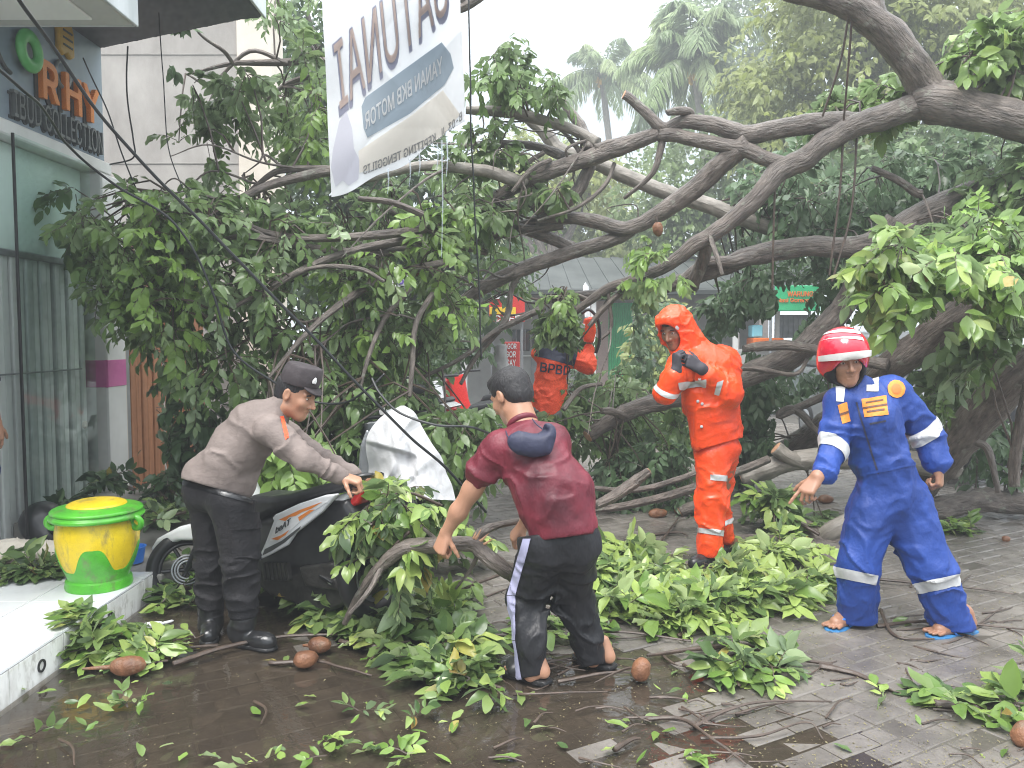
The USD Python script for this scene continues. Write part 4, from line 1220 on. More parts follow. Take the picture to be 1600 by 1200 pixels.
pch = part(mar, "pouch", pf_.mesh(0.007), "navy_cloth", True, label="navy drawstring cloth pouch hanging on the back of the shirt")
for a_, c_ in (((800, 690, -0.03), (790, 672, 0.1)), ((850, 672, -0.03), (832, 655, 0.1))):
    part(pch, "cord", tube(catmull([J(*a_), J((a_[0] + c_[0]) / 2 - 2, (a_[1] + c_[1]) / 2, 0.02), J(*c_)]), 0.003, 6)[:2], "navy_cloth")

# ---- the person in the orange raincoat, hands at the chin
g = Figure(5.2)
J, r = g.J, g.r
ora = thing("person", "person in full orange hooded rainsuit with reflective bands, dark gloved hands held at the chin", "person", J(1112, 878) * [1, 1, 0])
hc, hf, hu = J(1054, 516, -0.03), np.array([-0.62, -0.70, -0.36]), np.array([-0.22, -0.16, 0.96])
neckb = J(1085, 556, 0.0)
shR, shL = J(1068, 572, -0.15), J(1128, 568, 0.08)        # his right is on our left
elR, wrR = J(1040, 614, -0.20), J(1056, 580, -0.26)
elL, wrL = J(1136, 614, -0.12), J(1096, 576, -0.25)
knA, anA, knB, anB = J(1111, 780, -0.06), J(1108, 862, -0.06), J(1125, 775, 0.12), J(1133, 838, 0.16)
b = Field()
b.cone(J(1112, 690), r(24), J(1104, 600), r(25), 0.03).cone(shR, r(15), shL, r(15), 0.05).cone(J(1104, 600), r(22), neckb, r(15), 0.03)
b.chain([(J(1110, 705), r(22)), (knA, r(15)), (anA, r(10))], 0.03).chain([(J(1132, 700, 0.05), r(22)), (knB, r(15)), (anB, r(10))], 0.03)
b.chain([(shR, r(14)), (elR, r(11)), (wrR, r(8))], 0.02).chain([(shL, r(14)), (elL, r(11)), (wrL, r(8))], 0.02)
W, B = head(b, hc, hf, hu, 1.02, neckb)
fts = []
for an, heel, toe in ((anA, J(1116, 880, -0.02), J(1082, 884, -0.16)), (anB, J(1146, 848, 0.2), J(1120, 852, 0.06))):
    heel, toe = heel.copy(), toe.copy()
    heel[2] = toe[2] = 0.02
    b.cone(an, r(10), heel + Zv * 0.08, r(9), 0.02)
    foot(b, heel, toe, Zv)
    fts.append((heel, toe))
body = part(ora, "body", b.mesh(0.013, [(hc - 0.13, hc + 0.13)], 0.0045), "skin_dark", True)
eyes(body, W, B, 1.02)
part(body, "hair", hair_cap(W, B, 1.0, 0.02).mesh(0.007), "hair", True)
gl = Field()
gl.cone(wrR + (elR - wrR) * 0.3, r(9.5), wrR, r(9), 0.01)
hand(gl, wrR, (0.05, 0.0, 1.0), (0.9, 0.3, 0.0), 1, 1.08, (0.75, 0.8, 0.8, 0.85), 0.6)
m1 = gl.mesh(0.0045)
part(ora, "glove", m1, "dark_glove", True)
gl = Field()
gl.cone(wrL + (elL - wrL) * 0.3, r(9.5), wrL, r(9), 0.01)
hand(gl, wrL, (-0.85, -0.12, 0.5), (-0.3, 0.9, -0.2), -1, 1.08, (0.55, 0.6, 0.65, 0.7), 0.5)
part(ora, "glove", gl.mesh(0.0045), "dark_glove", True)
j = Field()
j.cone(J(1122, 690, 0.02), r(36), J(1108, 620), r(40), 0.05).cone(J(1108, 620), r(40), J(1100, 585, 0.0), r(38), 0.05)
j.cone(J(1104, 690, -0.05), r(24), J(1096, 610, -0.08), r(28), 0.05).cone(J(1146, 680, 0.05), r(14), J(1136, 610, 0.08), r(20), 0.05)
j.cone(shR, r(24), shL, r(28), 0.05).cone(J(1112, 575), r(36), J(1090, 550), r(24), 0.04)
j.chain([(shR, r(22)), (elR, r(17)), (wrR + (elR - wrR) * 0.25, r(15))], 0.03).chain([(shL, r(28)), (elL, r(22)), (wrL + (elL - wrL) * 0.25, r(16))], 0.03)
j.crease(J(1112, 690), J(1100, 590), 0.35, 0.008, 0.16, 41).crease(shL, elL, 0.15, 0.010, 0.07, 42).crease(elL, wrL, 0.12, 0.010, 0.06, 43).crease(elR, wrR, 0.12, 0.010, 0.06, 44).folds(0.004, 4.2, 45)
hn = np.cross(ray(1085, 706), ray(1157, 686))
hn = hn if hn[2] < 0 else -hn
j.cut(J(1085, 705), hn)
jm = j.mesh(0.0078)
jk = part(ora, "jacket", jm, "orange_rubber", True)
hd = Field()
Rr, Ff, Uu = frame(hf, hu)
hd.ell(hc + Uu * 0.035 - Ff * 0.02, (0.11, 0.125, 0.125), B).ell(hc + Uu * 0.085 + Ff * 0.055, (0.085, 0.06, 0.045), B, 0.04)
hd.cone(hc - Ff * 0.05 - Uu * 0.02, 0.105, J(1090, 558, 0.02), r(27), 0.05).cone(hc + Rr * 0.06 - Uu * 0.04, 0.055, J(1078, 562, -0.1), 0.05, 0.04).cone(hc - Rr * 0.06 - Uu * 0.04, 0.055, J(1062, 560, -0.02), 0.045, 0.04)
hd.folds(0.006, 9, 46)
hd.ell(hc + Ff * 0.105 - Uu * 0.02, (0.068, 0.125, 0.098), B, 0.015, True)
part(ora, "hood", hd.mesh(0.0075), "orange_rubber", True)
for s_ in (-1, 1):
    part(ora, "hood_lining", Field().ell(hc + Ff * 0.060 + Uu * 0.045 + Rr * s_ * 0.070, (0.009, 0.034, 0.026), B).mesh(0.006), "reflective", True)
q = window_patch(g, jm, [(1058, 597), (1104, 592), (1104, 604), (1060, 609)], 0.010)
part(jk, "chest_band", q, "reflective")
part(jk, "sleeve_band", window_patch(g, jm, [(1120, 597), (1130, 594), (1124, 618), (1116, 616)], 0.004), "reflective")
part(jk, "sleeve_band", band(jm, elR, wrR, 0.12, 0.03, 0.12), "reflective")
for (x, y) in ((1079, 589), (1080, 623), (1086, 628), (1087, 662)):
    o_ = cKDTree(np.array([[a[0], a[2]] for a in jm[0][jm[0][:, 1] < 5.15]]))
    fr_ = jm[0][jm[0][:, 1] < 5.15]
    t_ = J(x, y)
    k = np.argmin((fr_[:, 0] - t_[0]) ** 2 + (fr_[:, 2] - t_[2]) ** 2)
    part(jk, "press_stud", Field().ell(fr_[k] - [0, 0.004, 0], (0.011, 0.006, 0.011)).mesh(0.004), "reflective", True)
part(jk, "placket", window_patch(g, jm, [(1072, 577), (1080, 575), (1094, 706), (1087, 708)], 0.005), "orange_rubber", True)
part(jk, "collar_flap", window_patch(g, jm, [(1088, 560), (1100, 566), (1092, 600), (1084, 590)], 0.007), "orange_rubber", True)
q = window_patch(g, jm, [(1110, 655), (1140, 650), (1143, 656), (1111, 661)], 0.008)
part(jk, "pocket_flap", q, "orange_rubber", True)
t = Field()
t.cone(J(1114, 705), r(30), J(1128, 700), r(29), 0.05)
t.chain([(J(1113, 715, -0.03), r(28)), (knA, r(22)), (J(1109, 858, -0.06), r(19.5))], 0.03).chain([(J(1130, 712, 0.06), r(23)), (knB, r(17)), (J(1133, 838, 0.16), r(15))], 0.03)
t.crease(J(1112, 720), anA, 0.3, 0.011, 0.12, 51).crease(J(1134, 720), anB, 0.3, 0.010, 0.11, 52).folds(0.004, 5, 53, (1, 1, 0.5))
t.cut(J(1085, 690), -hn).cut(J(1108, 864), (0, 0, -1))
tm = t.mesh(0.0078)
tr = part(ora, "trousers", tm, "orange_rubber", True)
part(tr, "knee_band", window_patch(g, tm, [(1110, 741), (1136, 743), (1136, 752), (1110, 750)], 0.004), "reflective")
part(tr, "ankle_band", window_patch(g, tm, [(1086, 823), (1131, 829), (1131, 838), (1086, 831)], 0.004), "reflective")
part(tr, "ankle_band", window_patch(g, tm, [(1132, 814), (1150, 807), (1150, 815), (1132, 822)], 0.004), "reflective")
for heel, toe in fts:
    sh = part(ora, "shoe", shoe(Field(), heel, toe + (toe - heel) * 0.06, Zv, 0.047, 0.07).cut((0, 0, 0.004), (0, 0, -1)).mesh(0.008), "black_plastic", True)

# ---- the person in the blue coverall and red helmet, striding and pointing
g = Figure(3.98)
J, r = g.J, g.r
blu = thing("person", "person in bright blue coverall and red and white helmet striding and pointing at the ground", "person", J(1400, 1000) * [1, 1, 0])
hc, hf, hu = J(1320, 566, -0.02), np.array([-0.10, -0.98, -0.10]), np.array([-0.13, -0.08, 0.99])
neckb = J(1336, 606, 0.03)
shR, shL = J(1312, 630, -0.02), J(1394, 615, 0.05)
elR, wrR = J(1304, 700, -0.08), J(1277, 745, -0.18)
elL, wrL = J(1444, 672, 0.05), J(1468, 728, -0.02)
hipR, hipL = J(1362, 780, 0.0), J(1418, 778, 0.02)
knR, anR, knL, anL = J(1345, 882, -0.03), J(1338, 972, 0.10), J(1448, 888, -0.06), J(1488, 988, 0.0)
b = Field()
b.cone(J(1388, 770), r(28), J(1362, 660), r(28), 0.03).cone(shR, r(16), shL, r(16), 0.03).cone(J(1360, 650), r(24), neckb, r(17), 0.03)
b.chain([(hipR, r(22)), (knR, r(16)), (anR, r(12))], 0.03).chain([(hipL, r(22)), (knL, r(16)), (anL, r(12))], 0.03)
b.chain([(shR, r(15)), (elR, r(12)), (wrR, r(9.5))], 0.03).chain([(shL, r(18)), (elL, r(13)), (wrL, r(9.5))], 0.03)
W, B = head(b, hc, hf, hu, 1.0, neckb)
hand(b, wrR, (-0.55, -0.2, -0.62), (0.35, 0.45, -0.75), -1, 1.0, (0.05, 0.5, 0.6, 0.65), 0.3, 0.08)
hand(b, wrL, (0.02, -0.05, -1.0), (-0.75, 0.6, 0.05), 1, 1.0, (0.72, 0.78, 0.82, 0.85), 0.6)
feet = []
for an, heel, toe in ((anR, J(1338, 985, 0.12), J(1296, 985, -0.02)), (anL, J(1514, 1005, -0.02), J(1452, 1012, -0.10))):
    heel, toe = heel.copy(), toe.copy()
    heel[2] = toe[2] = 0.024
    b.cone(an, r(12), heel + Zv * 0.08 + (toe - heel) * 0.12, r(11), 0.03)
    foot(b, heel, toe, Zv)
    feet.append((heel, toe))
fine = [(hc - 0.13, hc + 0.13), (wrR - 0.16, wrR + 0.05), (wrL - 0.14, wrL + 0.06)] + [(np.minimum(h, t_) - 0.04, np.maximum(h, t_) + 0.05) for h, t_ in feet]
body = part(blu, "body", b.mesh(0.014, fine, 0.0046), "skin_dark" if False else "skin_tan" if "skin_tan" in MATS else "skin", True)
eyes(body, W, B)
part(body, "hair", hair_cap(W, B, 0.98).mesh(0.008), "hair", True)
j = Field()
j.cone(J(1394, 765), r(44), J(1378, 720), r(40), 0.05).cone(J(1378, 720), r(40), J(1358, 660), r(47), 0.05).cone(shR, r(24), shL, r(28), 0.06)
j.cone(J(1358, 650), r(40), J(1338, 612, 0.02), r(21), 0.05)
j.cone(J(1372, 785), r(38), J(1412, 785), r(38), 0.05)
j.chain([(J(1364, 800), r(40)), (J(1342, 882, -0.03), r(31)), (J(1339, 988, 0.08), r(26.5))], 0.03)
j.chain([(J(1416, 798), r(40)), (J(1454, 888, -0.06), r(33)), (J(1486, 975, -0.02), r(28.5)), (J(1493, 1002, 0), r(28))], 0.03)
j.chain([(shR, r(25)), (elR, r(21)), (J(1287, 738, -0.15), r(19))], 0.03).chain([(shL, r(29)), (elL, r(24)), (J(1463, 722, 0.0), r(22))], 0.03)
j.crease(shR, elR, 0.14, 0.009, 0.07, 61).crease(elR, wrR, 0.12, 0.009, 0.06, 62).crease(shL, elL, 0.15, 0.009, 0.07, 63).crease(elL, wrL, 0.13, 0.009, 0.07, 64)
j.crease(J(1366, 800), anR, 0.3, 0.011, 0.15, 65).crease(J(1416, 800), anL, 0.3, 0.011, 0.15, 66).crease(J(1400, 780), J(1365, 650), 0.35, 0.009, 0.13, 67).folds(0.006, 4.5, 68, (1, 1, 0.6))
j.cut(J(1338, 990, 0.1), (0, 0, -1)) if False else None
cm = j.cut((0, 0, 0.035), (0, 0, -1)).mesh(0.0078)
cv = part(blu, "coverall", cm, "blue_cloth", True)
part(cv, "shoulder_band", window_patch(g, cm, [(1353, 583), (1374, 580), (1372, 612), (1354, 612)], 0.004, (0, -0.7, 0.7), -0.4), "reflective")
part(cv, "shoulder_band", window_patch(g, cm, [(1306, 604), (1321, 600), (1318, 628), (1307, 627)], 0.004, (0, -0.7, 0.7), -0.4), "reflective")
part(cv, "sleeve_band", band(cm, shL, elL, 0.99, 0.062, 0.16), "reflective")
part(cv, "sleeve_band", band(cm, elR, wrR, 0.08, 0.05, 0.13), "reflective")
part(cv, "knee_band", window_patch(g, cm, [(1300, 884), (1372, 899), (1368, 914), (1300, 900)], 0.004, (0, -1, 0), -1.1), "reflective")
part(cv, "knee_band", window_patch(g, cm, [(1426, 912), (1500, 896), (1500, 915), (1430, 929)], 0.004, (0, -1, 0), -1.1), "reflective")
for nm, qd, mt in (("chest_patch", [(1346, 624), (1384, 618), (1388, 648), (1351, 652)], "patch_orange"), ("name_patch", [(1309, 633), (1323, 628), (1328, 658), (1316, 663)], "patch_orange")):
    pp = part(cv, nm, window_patch(g, cm, qd, 0.004), mt)
    q = [np.array(x, float) for x in qd]
    for ta, tb in ((0.44, 0.54), (0.18, 0.26), (0.68, 0.78)) if nm == "chest_patch" else ((0.44, 0.56),):
        i_ = 0.0 if ta == 0.44 else 0.14
        L = lambda t, s_: (q[0] * (1 - s_) + q[1] * s_) * (1 - t) + (q[3] * (1 - s_) + q[2] * s_) * t
        part(pp, "stitching", window_patch(g, cm, [L(ta, i_), L(ta, 1 - i_), L(tb, 1 - i_), L(tb, i_)], 0.0065), "patch_dark")
cx, cy, rad = 1400, 608, 14
part(cv, "round_badge", window_patch(g, cm, [(cx + rad * math.cos(a), cy + rad * math.sin(a)) for a in np.arange(0, 6.28, 0.5)], 0.004), "patch_orange")
part(cv, "badge_ring", window_patch(g, cm, [(cx + 8 * math.cos(a), cy + 8 * math.sin(a)) for a in np.arange(0, 6.28, 0.6)], 0.006), "sign_orange_text")
part(cv, "pocket_slit", window_patch(g, cm, [(1359, 661), (1384, 656), (1384, 659), (1359, 664)], 0.003), "navy_cloth")
part(cv, "zip", window_patch(g, cm, [(1336, 628), (1339, 628), (1374, 740), (1371, 740)], 0.004), "navy_cloth")
part(cv, "waist_seam", window_patch(g, cm, [(1340, 741), (1452, 718), (1452, 722), (1340, 745)], 0.005), "blue_cloth", True)
part(cv, "collar", Field().cone(J(1328, 616, -0.03), r(13), J(1347, 604, 0.0), r(17), 0.02).cone(J(1347, 604, 0.0), r(17), J(1352, 602, 0.06), r(15), 0.02).ell(J(1326, 596, -0.06), (0.05, 0.09, 0.06), k=0.01, sub=True).mesh(0.007), "blue_cloth", True)
for heel, toe in feet:
    s_ = part(blu, "sandal", sole(heel - (toe - heel) * 0.05, toe, 0.0, 0.022, 0.05), "sandal_blue" if "sandal_blue" in MATS else "blue_plastic")
    d_ = (toe - heel) / np.linalg.norm(toe - heel)
    n_ = np.cross(d_, Zv)
    m_ = heel + (toe - heel) * 0.5
    for k in (-1, 1):
        part(s_, "strap", tube(catmull([m_ + n_ * 0.042 * k, m_ + (toe - heel) * 0.15 + n_ * 0.032 * k + Zv * 0.04, heel + (toe - heel) * 0.8 + Zv * 0.022 + n_ * 0.006 * k]), 0.006, 8)[:2], "blue_plastic", True)
hl = Field()
Rr, Ff, Uu = frame(hf, hu)
hcc = hc + Uu * 0.05 - Ff * 0.015
hl.ell(hcc, (0.120, 0.142, 0.126), B).ell(hcc - Uu * 0.07 - Ff * 0.045, (0.114, 0.108, 0.085), B, 0.05)
hl.ell(hc + Ff * 0.13 - Uu * 0.065, (0.085, 0.15, 0.10), B, 0.02, True).cut(hc - Uu * 0.105, -Uu)
hmm = hl.mesh(0.007)
he = part(blu, "helmet", hmm, "helmet_red", True)
cen = hc
part(he, "rim", window_patch(g, hmm, [(1281, 546), (1300, 536), (1330, 533), (1357, 541), (1357, 552), (1343, 546), (1322, 543), (1302, 549), (1286, 560), (1279, 557)], 0.009, (0, -1, 0), -0.1) if False else patch(hmm, [(hc + Uu * 0.045, -Uu + Ff * 0.18), (hc + Uu * 0.020, Uu - Ff * 0.12), (hc + Ff * 0.0, Ff)], 0.008), "helmet_white", True)
for a_, b_, c_ in ((0.128, 0.150, 0.35), (0.092, 0.106, 0.25)):
    part(he, "white_stripe", patch(hmm, [(hc + Uu * b_ - Rr * 0.03, -Uu + Ff * 0.3 + Rr * 0.12), (hc + Uu * a_ - Rr * 0.03, Uu - Ff * 0.3 - Rr * 0.22), (hc - Rr * 0.07, Rr * 1.0)], 0.003, (0, -1, 0.5), -0.2), "helmet_white", True)
part(he, "lining", Field().ell(hcc - Uu * 0.02, (0.107, 0.127, 0.110), B).ell(hc - Uu * 0.05 - Ff * 0.02, (0.099, 0.095, 0.068), B, 0.04).ell(hc + Ff * 0.14 - Uu * 0.05, (0.072, 0.17, 0.092), B, 0.015, True).mesh(0.009), "black_cloth", True)
part(he, "chin_strap", tube(catmull([hc + Rr * 0.085 - Uu * 0.02, hc + Rr * 0.06 + Ff * 0.03 - Uu * 0.09, hc + Ff * 0.045 - Uu * 0.118, hc - Rr * 0.06 + Ff * 0.03 - Uu * 0.09, hc - Rr * 0.085 - Uu * 0.02]), 0.008, 8)[:2], "black_cloth", True)

# ---- the worker with the chainsaw behind, his head hidden by leaves
g = Figure(7.1)
J, r = g.J, g.r
saw = thing("person", "person seen from behind in red orange shirt with dark yoke cutting overhead branches", "person", J(858, 788) * [1, 1, 0])
hc, hf, hu = J(868, 512, 0.05), np.array([0.3, 0.9, 0.25]), np.array([0.0, -0.2, 0.98])
neckb = J(866, 542, 0.03)
shA, shB = J(845, 552), J(890, 556)
elB, wrB = J(919, 572, 0.05), J(921, 540, 0.1)
elA, wrA = J(850, 548, 0.28), J(895, 520, 0.35)
b = Field()
b.cone(J(855, 645), r(15), J(865, 575, 0.03), r(15), 0.03).cone(shA, r(9), shB, r(9), 0.02).cone(J(866, 570, 0.03), r(12), neckb, r(8.5), 0.02)
b.chain([(J(846, 650), r(15)), (J(843, 715, -0.05), r(10)), (J(842, 775), r(7))], 0.02).chain([(J(868, 650), r(15)), (J(872, 715, -0.05), r(10)), (J(874, 775), r(7))], 0.02)
b.chain([(shB, r(10)), (elB, r(7)), (wrB, r(5.5))], 0.02).chain([(shA, r(10)), (elA, r(7)), (wrA, r(5.5))], 0.02)
W, B = head(b, hc, hf, hu, 1.0, neckb)
hand(b, wrB, (0.0, 0.1, 1.0), (-0.9, 0.3, 0), -1, 1.0, (0.7, 0.75, 0.8, 0.8), 0.5)
hand(b, wrA, (0.6, 0.1, 0.7), (0.3, 0.3, -0.8), 1, 1.0, (0.7, 0.75, 0.8, 0.8), 0.5)
for hl_, to_ in ((J(842, 786, 0.02), J(838, 786, 0.25)), (J(875, 786, 0.02), J(880, 786, 0.25))):
    hl_, to_ = hl_ * [1, 1, 0] + [0, 0, 0.02], to_ * [1, 1, 0] + [0, 0, 0.02]
    b.cone(hl_ + Zv * 0.14, r(7), hl_ + Zv * 0.07, r(6.5), 0.02)
    foot(b, hl_, to_, Zv)
    part(saw, "shoe", shoe(Field(), hl_, to_ * 1.0, Zv, 0.05, 0.08).mesh(0.01), "black_plastic", True)
body = part(saw, "body", b.mesh(0.014, [(hc - 0.12, hc + 0.12), (wrB - 0.05, wrB + 0.12)], 0.006), "skin", True)
part(body, "hair", hair_cap(W, B, 1.03).mesh(0.008), "hair", True)
eyes(body, W, B)
j = Field()
j.cone(J(855, 640), r(26), J(863, 575), r(24), 0.05).cone(shA, r(14), shB, r(15), 0.05).cone(J(864, 562), r(20), J(866, 548), r(13), 0.04).cone(J(842, 640), r(10), J(848, 580), r(10), 0.05)
j.chain([(shB, r(15)), (elB, r(12)), (wrB + (elB - wrB) * 0.2, r(8.5))], 0.03).chain([(shA, r(14)), (elA, r(11)), (wrA, r(8))], 0.03)
j.crease(J(855, 640), J(864, 560), 0.35, 0.008, 0.12, 71).crease(shB, elB, 0.13, 0.008, 0.05, 72).crease(elB, wrB, 0.12, 0.008, 0.05, 73).folds(0.008, 5, 74)
j.cut(J(858, 650), (0.05, 0, -1))
jm = j.mesh(0.0105)
sh = part(saw, "shirt", jm, "orange_shirt", True)
part(sh, "yoke", window_patch(g, jm, [(840, 535), (905, 540), (897, 572), (836, 556)], 0.005, (0, -1, 0.6), -0.5), "navy_cloth", True)
part(sh, "lettering", wraptext("BPBD", 0.078, J(841, 579), (1, 0, -0.14), (0.14, 0, 1), jm, True, 0.006), "navy_cloth")
t = Field().cone(J(848, 650), r(24), J(866, 650), r(24), 0.05)
t.chain([(J(846, 660), r(20)), (J(843, 715, -0.05), r(15)), (J(842, 778), r(12))], 0.03).chain([(J(868, 660), r(20)), (J(872, 715, -0.05), r(15)), (J(874, 778), r(12))], 0.03)
part(saw, "trousers", t.folds(0.006, 6, 75).mesh(0.012), "grey_cloth", True)
chs = thing("chainsaw", "orange chainsaw with a black bar held up among the leaves", "chainsaw", J(922, 520, 0.1))
part(chs, "motor_body", slab([(x * g.m, y * g.m) for x, y in ((-9, -26), (6, -28), (10, -10), (8, 6), (2, 14), (-8, 10), (-12, -8))], J(921, 508, 0.10), (1, 0, 0), (0, 0, 1), (0, -1, 0), 0.075, 0.03, 0.012), "orange_rubber", True)
part(chs, "handle", tube(catmull([J(908, 490, 0.1), J(921, 484, 0.1), J(934, 500, 0.1), J(937, 530, 0.1), J(931, 552, 0.1)]), 0.014, 8)[:2], "black_plastic", True)
part(chs, "guide_bar", slab([(-0.03, -0.02), (0.03, -0.02), (0.032, 0.34), (0, 0.40), (-0.032, 0.34)], J(918, 495, 0.16), (1, 0, 0), (0, 0.55, 0.83), (0, -0.83, 0.55), 0.006, 0.003, 0.01), "grey_metal")
part(chs, "muffler", cbox(J(906, 520, 0.03), J(916, 506, 0.15), 0.01), "reflective")

# ---- the person cut by the left edge of the frame
g = Figure(4.75)
g.dx = -11
J, r = g.J, g.r
edge = thing("person", "person in dark jeans at the left edge of the picture before the shutters", "person", J(-37, 790) * [1, 1, 0] + [0, 0, 0.13])
b = Field()
b.cone(J(-40, 660), r(28), J(-45, 560), r(32), 0.05).cone(J(-78, 545), r(14), J(-14, 545), r(14), 0.05).cone(J(-45, 560), r(24), J(-45, 510), r(13), 0.03)
b.chain([(J(-14, 550), r(13)), (J(-4, 615, -0.05), r(10)), (J(4, 660, -0.1), r(7.5))], 0.02).chain([(J(-78, 550), r(13)), (J(-88, 620, -0.05), r(10)), (J(-86, 668, -0.1), r(7.5))], 0.02)
b.chain([(J(-26, 670), r(19)), (J(-14, 735, 0), r(13)), (J(-8, 800), r(8.5))], 0.02).chain([(J(-58, 670), r(19)), (J(-62, 735), r(13)), (J(-62, 800), r(8.5))], 0.02)
hc = J(-45, 468)
W, B = head(b, hc, (0.5, -0.85, -0.1), (0, 0, 1), 1.0, J(-45, 515))
hand(b, J(4, 660, -0.1), (0.1, -0.1, -1), (-0.8, 0.5, 0), 1, 1.0, (0.3, 0.35, 0.4, 0.4), 0.4)
for x in (-8, -62):
    h_ = J(x, 800)
    h_[2] = 0.155
    foot(b, h_, h_ + [0.06, -0.22, 0], Zv)
body = part(edge, "body", b.mesh(0.013, [(hc - 0.12, hc + 0.12), (J(4, 660, -0.1) - [0.05, 0.05, 0.2], J(4, 660, -0.1) + 0.06)], 0.005), "skin_dark", True)
part(body, "hair", hair_cap(W, B, 1.02).mesh(0.008), "hair", True)
eyes(body, W, B)
part(edge, "shirt", Field().cone(J(-40, 650), r(34), J(-45, 560), r(36), 0.05).cone(J(-78, 548), r(18), J(-14, 548), r(18), 0.05).chain([(J(-14, 550), r(18)), (J(-8, 590), r(16))]).chain([(J(-78, 550), r(18)), (J(-84, 590), r(16))]).folds(0.006, 6, 2).mesh(0.012), "navy_cloth", True)
part(edge, "jeans", Field().cone(J(-30, 665), r(27), J(-54, 665), r(27), 0.05).chain([(J(-24, 680), r(25)), (J(-13, 735), r(19)), (J(-10, 752), r(18))], 0.03).chain([(J(-58, 680), r(25)), (J(-62, 735), r(19)), (J(-62, 752), r(18))], 0.03).folds(0.006, 6, 3).mesh(0.012), "jeans", True)

# ---------------------------------------------------------------- leaves
LT = np.array([0.0, 0.30, 0.66, 1.0])


def leaf_mesh(pos, d, n, L, Wd, curl, fold, rng, fine=True):
    """Many folded, drooping leaves, each with its own vertices (N x 14, or N x 8 for far ones)."""
    pos, d, n = (np.asarray(x, float) for x in (pos, d, n))
    N = len(pos)
    d = d / (np.linalg.norm(d, axis=1, keepdims=True) + 1e-9)
    n = n - d * (n * d).sum(1, keepdims=True)
    n /= np.linalg.norm(n, axis=1, keepdims=True) + 1e-9
    s = np.cross(d, n)
    twist = rng.normal(0, 0.12, N)
    wave = rng.normal(0, 0.05, (N, 4)) * L[:, None]
    rows = [(0.16, 0.30), (0.40, 0.50), (0.67, 0.40), (0.87, 0.18)] if fine else [(0.28, 0.5), (0.64, 0.42)]
    K = len(rows)
    V = np.zeros((N, 3 * K + 2, 3))
    V[:, 0], V[:, -1] = pos, pos + d * L[:, None] - n * (curl * L)[:, None]
    for k, (t, w) in enumerate(rows):
        mid = pos + d * (L * t)[:, None] - n * (curl * L * t ** 2)[:, None]
        up = (fold * Wd * w)[:, None] * n
        V[:, 1 + 3 * k] = mid - s * (Wd * w)[:, None] + up * (1 + twist[:, None]) + n * wave[:, k % 4, None]
        V[:, 2 + 3 * k] = mid
        V[:, 3 + 3 * k] = mid + s * (Wd * w)[:, None] + up * (1 - twist[:, None]) - n * wave[:, (k + 2) % 4, None]
    f1 = [[0, 2, 1], [0, 3, 2]]
    for k in range(K - 1):
        a, b = 1 + 3 * k, 4 + 3 * k
        f1 += [[a, a + 1, b + 1], [a, b + 1, b], [a + 1, a + 2, b + 2], [a + 1, b + 2, b + 1]]
    e = 3 * K - 2
    f1 = np.array(f1 + [[e, e + 1, 3 * K + 1], [e + 1, e + 2, 3 * K + 1]])
    return V, f1


def flat_leaves(V, f1):
    N, k = V.shape[:2]
    return V.reshape(-1, 3), (f1[None] + (np.arange(N) * k)[:, None, None]).reshape(-1, 3)


def sprays(c, d, L, rng, pairs=4, leaf=0.145, hang=0.5, droop=0.35, fine=True, aspect=0.47):
    """Leaf stalks from c along d, each with pairs of leaflets. Returns leaf arrays and the stalks."""
    c, d, L = np.asarray(c, float), np.asarray(d, float), np.asarray(L, float)
    M = len(c)
    d = d / (np.linalg.norm(d, axis=1, keepdims=True) + 1e-9)
    P, D, Nn, LL, WW, CC, FF = [], [], [], [], [], [], []
    z = np.array([0, 0, -1.0])
    roll = rng.normal(0, 0.5, (M, 3)) + [0, 0, 1.0]
    for k in range(pairs * 2 + 1):
        last = k == pairs * 2
        t = 1.0 if last else 0.22 + 0.74 * (k // 2 + 0.3 * (k % 2)) / (pairs - 0.5)
        p = c + d * (L * t)[:, None] + z * (droop * L * t * t)[:, None]
        tan = d + z * (2 * droop * t)
        tan /= np.linalg.norm(tan, axis=1, keepdims=True)
        side = np.cross(tan, roll)
        side /= np.linalg.norm(side, axis=1, keepdims=True) + 1e-9
        sg = 0 if last else (1 if k % 2 else -1)
        dd = tan * (1.0 if last else 0.6) + side * sg * 0.8 + z * hang * rng.uniform(0.4, 1.4, (M, 1)) + rng.normal(0, 0.16, (M, 3))
        nn = np.cross(side, tan) + rng.normal(0, 0.28, (M, 3)) + np.array([0, 0, 0.35])
        keep = rng.random(M) > 0.07
        sz = leaf * rng.uniform(0.55, 1.22, M) * (1.0 if 0 < k < pairs * 2 - 1 else 0.9)
        P.append(p[keep]); D.append(dd[keep]); Nn.append(nn[keep]); LL.append(sz[keep])
        WW.append((sz * aspect * rng.uniform(0.85, 1.15, M))[keep]); CC.append(rng.uniform(-0.2, 0.5, M)[keep]); FF.append(rng.uniform(0.1, 0.55, M)[keep])
    V, f1 = leaf_mesh(np.vstack(P), np.vstack(D), np.vstack(Nn), np.concatenate(LL), np.concatenate(WW), np.concatenate(CC), np.concatenate(FF), rng, fine)
    st = np.stack([c + d * (L * t)[:, None] + z * (droop * L * t * t)[:, None] for t in (0, 0.5, 1.0)], 1)
    return V, f1, st


